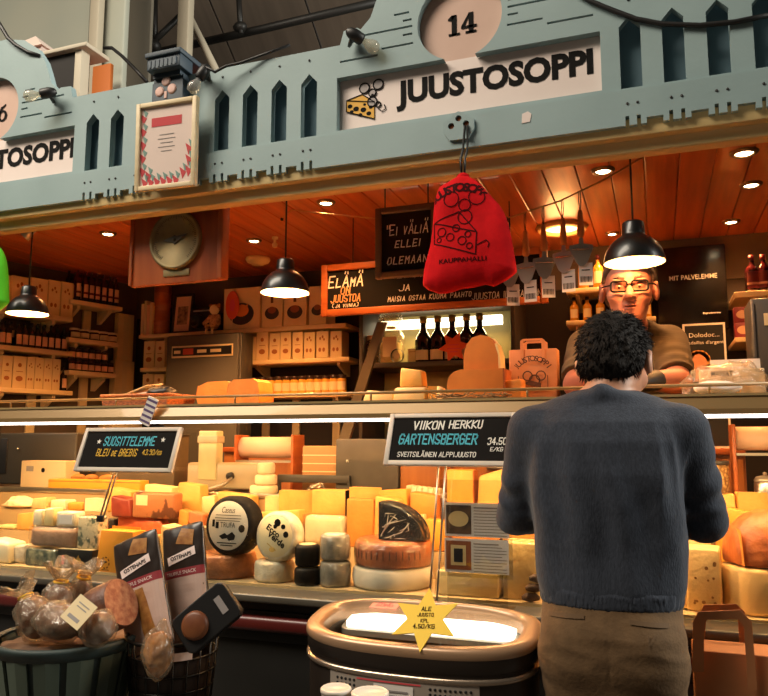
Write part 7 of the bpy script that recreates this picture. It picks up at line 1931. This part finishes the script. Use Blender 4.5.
def hand_sd(P, w, M, sgn, curl=.5):
    """palm and five fingers; M columns: across to the thumb, along the fingers, back of the hand"""
    Q = (P - w) @ M
    Q = Q*np.array([sgn, 1, 1])
    d = ell(Q, (0, .046, 0), (.040, .052, .016))
    d = sm(d, cap(Q, (0, -.02, 0), (0, .03, 0), .026, .03, (1, 1, .62)), .02)
    for i, (x, L, y0) in enumerate(((.028, .072, .084), (.009, .082, .090), (-.010, .076, .086), (-.028, .058, .078))):
        p = np.array([x, y0-.012, 0.0]); a = curl*.5; r = .0098
        fd = None
        for k, f in enumerate((.45, .3, .25)):
            q = p + L*f*np.array([x*.6*(k == 0), math.cos(a), -math.sin(a)])
            c = cap(Q, p, q, r, r*.9); fd = c if fd is None else np.minimum(fd, c)
            p = q; a += curl; r *= .92
        d = sm(d, fd, .007)
    p = np.array([.026, .018, -.004])
    for q, r in ((np.array([.052, .044, -.016]), .0135), (np.array([.058, .074, -.026]), .011), (np.array([.050, .098, -.034]), .0095)):
        d = sm(d, cap(Q, p, q, r, r*.93), .008); p = q
    return d
def frame_to(d, up=(0, 0, 1), sgn=1):
    y = np.array(d, float); y /= np.linalg.norm(y); z = np.array(up, float); z -= y*(z @ y); z /= np.linalg.norm(z); x = np.cross(y, z)
    return np.stack([x, y, z], 1)
def spectacles(t, HM, frame_m, name='glasses'):
    g = MB()
    for s in (-1, 1):
        o_ = rr(s*.032-.025, s*.032+.025, -.016, .017, .009, 4)
        g.tube([(x, .104-abs(x)*.16, z+.008) for x, z in o_]+[(o_[0][0], .104-abs(o_[0][0])*.16, o_[0][1]+.008)], .0032, 6, T=HM)
        g.tube([(s*.057, .095, .014), (s*.079, .06, .014), (s*.086, .0, .016), (s*.088, -.02, .004)], .0024, 6, T=HM)
    g.tube([(-.008, .104, .012), (0, .107, .015), (.008, .104, .012)], .0022, 6, T=HM)
    o = obj(name, g, frame_m, t)
    l = MB()
    for s in (-1, 1):
        o_ = rr(s*.032-.024, s*.032+.024, -.015, .016, .009, 4); l.add([(x, .104-abs(x)*.16, z+.008) for x, z in o_], [tuple(range(len(o_)))], T=HM)
    obj('lens', l, LENSM, o)
def eyes(t, HM):
    for s in (-1, 1):
        e = obj('eye', MB().ball((s*.031, .0795, .010), .0105, 14, T=HM), EYEW, t)
        obj('iris', MB().ball((s*.031, .0855, .0075), (.006, .005, .006), 12, T=HM), IRIS, e)
def hair_mesh(HC, HR, off, hl, amp, seed, h=.0045, top=None, K=1.0):
    ys, zs = hl
    def f(P):
        Q = (P-HC) @ HR/K
        d = ell(Q, (0, -.012, .032), (.077, .096, .09)) - off
        d = sm(d, ell(Q, (0, -.05, -.02), (.066, .052, .055))-off*.6, .03)
        d = d + amp*nz(Q*np.array([1, 1, .5]), 110, seed) + amp*.5*nz(Q, 260, seed+1)
        line = np.interp(Q[:, 1], ys, zs)
        d = smx(d, line-Q[:, 2]+.004*nz(Q, 150, seed+2), .008)
        if top is not None: d = smx(d, Q[:, 2]-top, .01)
        ear = np.minimum(ell(Q, (.09, .004, -.008), (.03, .034, .042)), ell(Q, (-.09, .004, -.008), (.03, .034, .042)))
        return smx(d, -ear, .006)
    return surfnet(f, HC-.16, HC+.16, h)
XC = PY(607, 500, 2.07).x; YC = 2.07
cust = thing('person', 'customer seen from behind in a blue-grey sweater and khaki trousers at the counter', 'person', TR(XC, YC, 0))
hc = np.array([.028, .080, 1.592])
HM1 = TR(*hc) @ RZ(math.radians(-12)) @ RX(math.radians(-22)) @ SC(1.08, 1.08, 1.08); HR1 = npm(RZ(math.radians(-12)) @ RX(math.radians(-22)))
sh = [np.array([s*.192, .005, 1.41]) for s in (-1, 1)]; el = [np.array([s*.242-.006, .075, 1.18]) for s in (-1, 1)]; wr = [np.array([s*.085, .285, 1.165]) for s in (-1, 1)]
hd = [frame_to((-s*.75, .5, .35), (0, .5, .8)) for s in (-1, 1)]
ZS = [.982, .996, 1.02, 1.1, 1.2, 1.3, 1.38, 1.43, 1.465, 1.495, 1.518]
AS = [.172, .178, .184, .192, .198, .202, .207, .203, .187, .140, .078]
BS = [.122, .126, .128, .128, .132, .135, .130, .116, .092, .072, .056]
CS = [0, 0, 0, 0, -.004, -.008, -.004, .004, .012, .02, .028]
def legs(P, k=0.0, pz=.96):
    d = None
    for s in (-1, 1):
        l = sm(cap(P, (s*.088, -.01, .82), (s*.098, .01, .48), .087+k, .066+k), cap(P, (s*.105, .01, .48), (s*.11, -.01, .06), .064+k, .052+k), .04)
        l = sm(l, ell(P, (s*.076, -.05, .875), (.092+k, .086+k, .1)), .05)
        d = l if d is None else sm(d, l, .012)
    return d
def skin_c(P):
    d = np.where(P[:, 2] < 1.56, loft(P, ZS, [a-.022 for a in AS], [b-.022 for b in BS], CS), 1.0) if False else loft(P, ZS, [max(.03, a-.022) for a in AS], [max(.03, b-.022) for b in BS], CS)
    d = sm(d, cap(P, (.0, .012, 1.46), (hc[0], hc[1]-.03, 1.585), .062, .059), .03)
    d = sm(d, legs(P, -.016), .05)
    for i in (0, 1):
        d = sm(d, cap(P, sh[i], el[i], .048, .04), .03); d = sm(d, cap(P, el[i], wr[i], .043, .029), .015)
        d = sm(d, hand_sd(P, wr[i], hd[i], (-1, 1)[i] if False else (1 if i == 0 else -1), .45), .02)
        d = sm(d, cap(P, ((-1, 1)[i]*.11, -.01, .06), ((-1, 1)[i]*.125, .15, .035), .04, .03), .02)
    hq = (P-hc) @ HR1/1.08
    return sm(d, head_sd(hq)*1.08, .02)
obj('body', surfnet(skin_c, (-.42, -.26, -.01), (.42, .52, 1.82), .0058), SKIN, cust)
def folds(P, p0, p1, amp, fr):
    ab = p1-p0; t = ((P-p0) @ ab)/(ab @ ab); L = np.linalg.norm(ab)
    return amp*np.sin(t*L*fr + 2.2*nz(P, 18, 5))*np.clip(t*1.6-.2, 0, 1)*np.clip(2.2-t*1.1, 0, 1)
def sweater(P):
    d = loft(P, ZS, AS, BS, CS)
    d = d + .0045*np.sin(P[:, 0]*58+1.5*nz(P, 9, 2)+P[:, 2]*7)*np.clip((1.47-P[:, 2])*4, 0, 1)*np.clip((P[:, 2]-.96)*5, .2, 1) + .003*nz(P, 26, 7) + .011*np.abs(nz(P*np.array([1, 1, .28]), 30, 21))*np.clip((P[:, 2]-1.0)*3, 0, 1)*np.clip((1.5-P[:, 2])*8, 0, 1)
    for i in (0, 1):
        a = cap(P, sh[i], el[i], .066, .056); a = a + folds(P, sh[i], el[i], .009, 80)*np.clip(.4+nz(P, 22, 31), 0, 1)
        d = sm(d, a, .028)
        q = el[i] + (wr[i]-el[i])*.42
        b = cap(P, el[i], q, .056, .05); b = b + folds(P, el[i], q, .009, 110)*np.clip(.5+nz(P, 22, 32), 0, 1)
        b = np.maximum(b, ((P-q) @ (wr[i]-el[i]))/np.linalg.norm(wr[i]-el[i]))
        d = sm(d, b, .012)
    # bunched fold at the back of the neck
    d = sm(d, cap(P, (-.05, -.036, 1.487), (.0, -.046, 1.506), .014, .016), .03); d = sm(d, cap(P, (.0, -.046, 1.506), (.055, -.036, 1.492), .016, .012), .03)
    # hollow for the neck
    return smx(d, -cap(P, (.0, .012, 1.40), (hc[0], hc[1]-.03, 1.62), .064, .066), .006)
obj('sweater', surfnet(sweater, (-.36, -.2, .92), (.36, .45, 1.56), .0058), SWEAT, cust)
def hem(P):
    d = loft(P, [.972, .980, 1.008, 1.022], [.172, .176, .179, .176], [.124, .127, .129, .125], [0, 0, 0, 0])
    an = np.arctan2(P[:, 1]*1.4, P[:, 0]); return d + .0014*np.sin(an*120)
obj('hem_band', surfnet(hem, (-.22, -.16, .95), (.22, .16, 1.04), .0045), SWEAT, cust)
def trousers(P):
    d = loft(P, [.72, .83, .91, .97, .995], [.14, .172, .175, .172, .170], [.10, .125, .132, .126, .122], [-.01, -.015, -.012, 0, 0])
    d = sm(d, legs(P), .03)
    d = d + .006*np.abs(nz(P*np.array([.6, 1, 1.8]), 26, 9))*np.clip((.97-P[:, 2])*10, 0, 1) + .002*np.sin(P[:, 2]*90+3*nz(P, 14, 3))*np.clip((.84-P[:, 2])*8, 0, 1)*np.clip((P[:, 2]-.1)*4, 0, 1)
    seam = np.where(P[:, 1] < 0, .0022*np.exp(-(P[:, 0]/.0025)**2), 0)*np.clip((P[:, 2]-.78)*20, 0, 1)
    d = d + seam
    return np.maximum(d, .055-P[:, 2])
tr = obj('trousers', surfnet(trousers, (-.26, -.2, .04), (.26, .2, 1.01), .0058), KHAKI, cust)
ttree = BVHTree.FromPolygons([v.co for v in tr.data.vertices], [tuple(p.vertices) for p in tr.data.polygons])
KHD = mat('khaki_welt', '#5c452c', .85)
for a, b, zz, dz in ((-.145, -.055, .957, -.003), (.05, .138, .952, .004)):
    obj('back_pocket', drape(MB().add([(a, 0, zz-.006+dz), (b, 0, zz-.006-dz), (b, 0, zz+.004-dz), (a, 0, zz+.004+dz)], [(0, 1, 2, 3)]), ttree, .0032, .006, start=-.5), KHD, tr)
obj('pocket_flap_mark', drape(MB().add([(.092, 0, .905), (.108, 0, .927), (.106, 0, .929), (.09, 0, .908)], [(0, 1, 2, 3)]).add([(.090, 0, .90), (.093, 0, .90), (.093, 0, .928), (.09, 0, .928)], [(0, 1, 2, 3)]), ttree, .0032, .006, start=-.5), KHD, tr)
for s in (-1, 1):
    obj('shoe', surfnet(lambda P: np.maximum(sm(ell(P, (s*.113, .0, .05), (.052, .09, .055)), ell(P, (s*.122, .11, .035), (.052, .11, .04)), .03), .002-P[:, 2]), (s*.115-.1, -.14, 0), (s*.115+.1, .26, .12), .0065), SHOE, cust)
HL = ([-.12, -.07, -.035, -.01, .02, .05, .09], [-.088, -.080, -.052, -.01, .045, .075, .09])
hm = hair_mesh(hc, HR1, .011, HL, .005, 3, K=1.08)
hr_ = random.Random(11); crown = Vector(hc) + Vector((0, -.045, .12)); nv = len(hm.v); base_v = [v.copy() for v in hm.v]; cen = Vector(hc)
for i in range(1500):
    p = base_v[hr_.randrange(nv)]; n_ = (p-cen).normalized(); fl = (p-crown); fl = (fl - n_*fl.dot(n_)).normalized() if fl.length > .01 else Vector((0, 0, 0))
    d = (n_*hr_.uniform(.15, .6) + fl + Vector((hr_.uniform(-.5, .5), hr_.uniform(-.5, .5), hr_.uniform(-.3, .3)))*.6).normalized(); L = hr_.uniform(.012, .024); r_ = hr_.uniform(.002, .0038)
    if p.z < cen.z-.06: L *= .4
    lq = HM1.inverted() @ p
    if abs(abs(lq.x)-.088) < .03 and abs(lq.y) < .042 and lq.z < .05: continue
    a = d.orthogonal().normalized(); b = d.cross(a); q = p - n_*.002
    hm.add([q + a*r_, q - a*r_*.5 + b*r_*.87, q - a*r_*.5 - b*r_*.87, q + d*L], [(0, 1, 3), (1, 2, 3), (2, 0, 3)], 0, True)
obj('hair', hm, HAIRD, cust)
spectacles(cust, HM1, FRAMEB)
eyes(cust, HM1)

# shop assistant
PLS = .3
tag_y = 3.30
XS = PY(623, 300, 2.86).x
staffT = TR(XS, tag_y, PLS) @ RZ(PI)
struct('floor', MB().span(XS-.7, .86, 3.06, 3.85, PLAT, PLS), TILE)
st = thing('person', 'shop assistant with glasses in a taupe shirt leaning on the counter, facing the camera', 'person', staffT)
hc2 = np.array([-.022, .455, 1.628])
hp = math.radians(6)
HRm = RZ(math.radians(3)) @ RX(-hp)
K2 = 1.10
HM2 = TR(*hc2) @ HRm @ SC(K2, K2, K2); HR2 = npm(HRm)
sh2 = [np.array([s*.152, .285, 1.45]) for s in (-1, 1)]; el2 = [np.array([s*.172, .46, 1.29]) for s in (-1, 1)]; wr2 = [np.array([s*.085, .615, 1.286]) for s in (-1, 1)]
hd2 = [frame_to((-s*.65, .75, -.12), (0, .15, 1)) for s in (-1, 1)]
Z2 = [.82, .92, 1.05, 1.2, 1.32, 1.40, 1.45, 1.49, 1.525, 1.545]
A2_ = [.18, .18, .18, .18, .178, .176, .168, .15, .11, .07]
B2_ = [.13, .13, .14, .14, .138, .13, .115, .095, .075, .06]
C2 = [0, .01, .06, .145, .22, .27, .295, .315, .33, .34]
def skin_s(P):
    d = loft(P, Z2, [a-.022 for a in A2_], [b-.022 for b in B2_], C2)
    d = sm(d, cap(P, (0, .33, 1.47), (hc2[0], hc2[1]-.035, 1.575), .066, .062), .03)
    d = sm(d, legs(P, -.016), .05)
    for i in (0, 1):
        s = (-1, 1)[i]
        d = sm(d, cap(P, sh2[i], el2[i], .053, .046), .03); d = sm(d, cap(P, el2[i], wr2[i], .05, .032), .015)
        d = sm(d, hand_sd(P, wr2[i], hd2[i], 1 if i == 0 else -1, .3), .02)
        d = sm(d, cap(P, (s*.11, -.01, .06), (s*.125, .15, .035), .04, .03), .02)
    return sm(d, head_sd((P-hc2) @ HR2/K2, 1.02)*K2, .02)
obj('body', surfnet(skin_s, (-.4, -.26, -.01), (.4, .82, 1.84), .0052), SKIN2, st)
def shirt(P):
    d = loft(P, Z2, A2_, B2_, C2) + .004*nz(P, 16, 4)
    for i in (0, 1):
        q = sh2[i] + (el2[i]-sh2[i])*.86
        a = cap(P, sh2[i], q, .072, .066) + folds(P, sh2[i], el2[i], .0022, 110)
        a = np.maximum(a, ((P-q) @ (el2[i]-sh2[i]))/np.linalg.norm(el2[i]-sh2[i]))
        d = sm(d, a, .03)
    d = np.maximum(d, .84-P[:, 2])
    return smx(d, -cap(P, (0, .33, 1.40), (hc2[0], hc2[1]-.03, 1.6), .07, .072), .006)
obj('shirt', surfnet(shirt, (-.34, -.2, .8), (.34, .6, 1.6), .006), TAUPE, st)
obj('trousers', surfnet(lambda P: np.maximum(sm(loft(P, [.70, .80, .90], [.150, .192, .188], [.10, .13, .135], [-.01, -.012, .01]), legs(P), .03), .05-P[:, 2]), (-.26, -.2, .04), (.26, .2, .92), .008), DARKST, st)
for s in (-1, 1):
    obj('shoe', surfnet(lambda P: np.maximum(sm(ell(P, (s*.113, .0, .05), (.052, .09, .055)), ell(P, (s*.122, .11, .035), (.052, .11, .04)), .03), .002-P[:, 2]), (s*.115-.1, -.14, 0), (s*.115+.1, .26, .12), .008), SHOE, st)
for i in (0, 1):
    g = surfnet(lambda P: np.maximum(sm(hand_sd(P, wr2[i], hd2[i], 1 if i == 0 else -1, .3), cap(P, wr2[i]-hd2[i][:, 1]*.03, wr2[i]+hd2[i][:, 1]*.02, .033), .02)-.0025, -((P-wr2[i]) @ hd2[i][:, 1])-.035), wr2[i]-.17, wr2[i]+.17, .0045)
    obj('glove', g, GLOVE, st)
HL2 = ([-.12, -.06, -.03, .0, .03, .055, .09], [-.07, -.06, -.03, .012, .055, .085, .10])
obj('hair', hair_mesh(hc2, HR2, .010, HL2, .0015, 8, K=K2), HAIRG, st)
spectacles(st, HM2, FRAMEB)
eyes(st, HM2)
g = MB().ball((0, .0895, -.0525), (.021, .006, .0048), 12, T=HM2).ball((0, .0875, -.0635), (.018, .006, .0055), 12, T=HM2)
obj('lips', g, LIP, st)
g = MB()
for s in (-1, 1): g.tube([(s*.014, .0995, .034), (s*.032, .100, .039), (s*.052, .086, .034)], [.003, .004, .0025], 6, T=HM2)
obj('eyebrow', g, HAIRG, st)
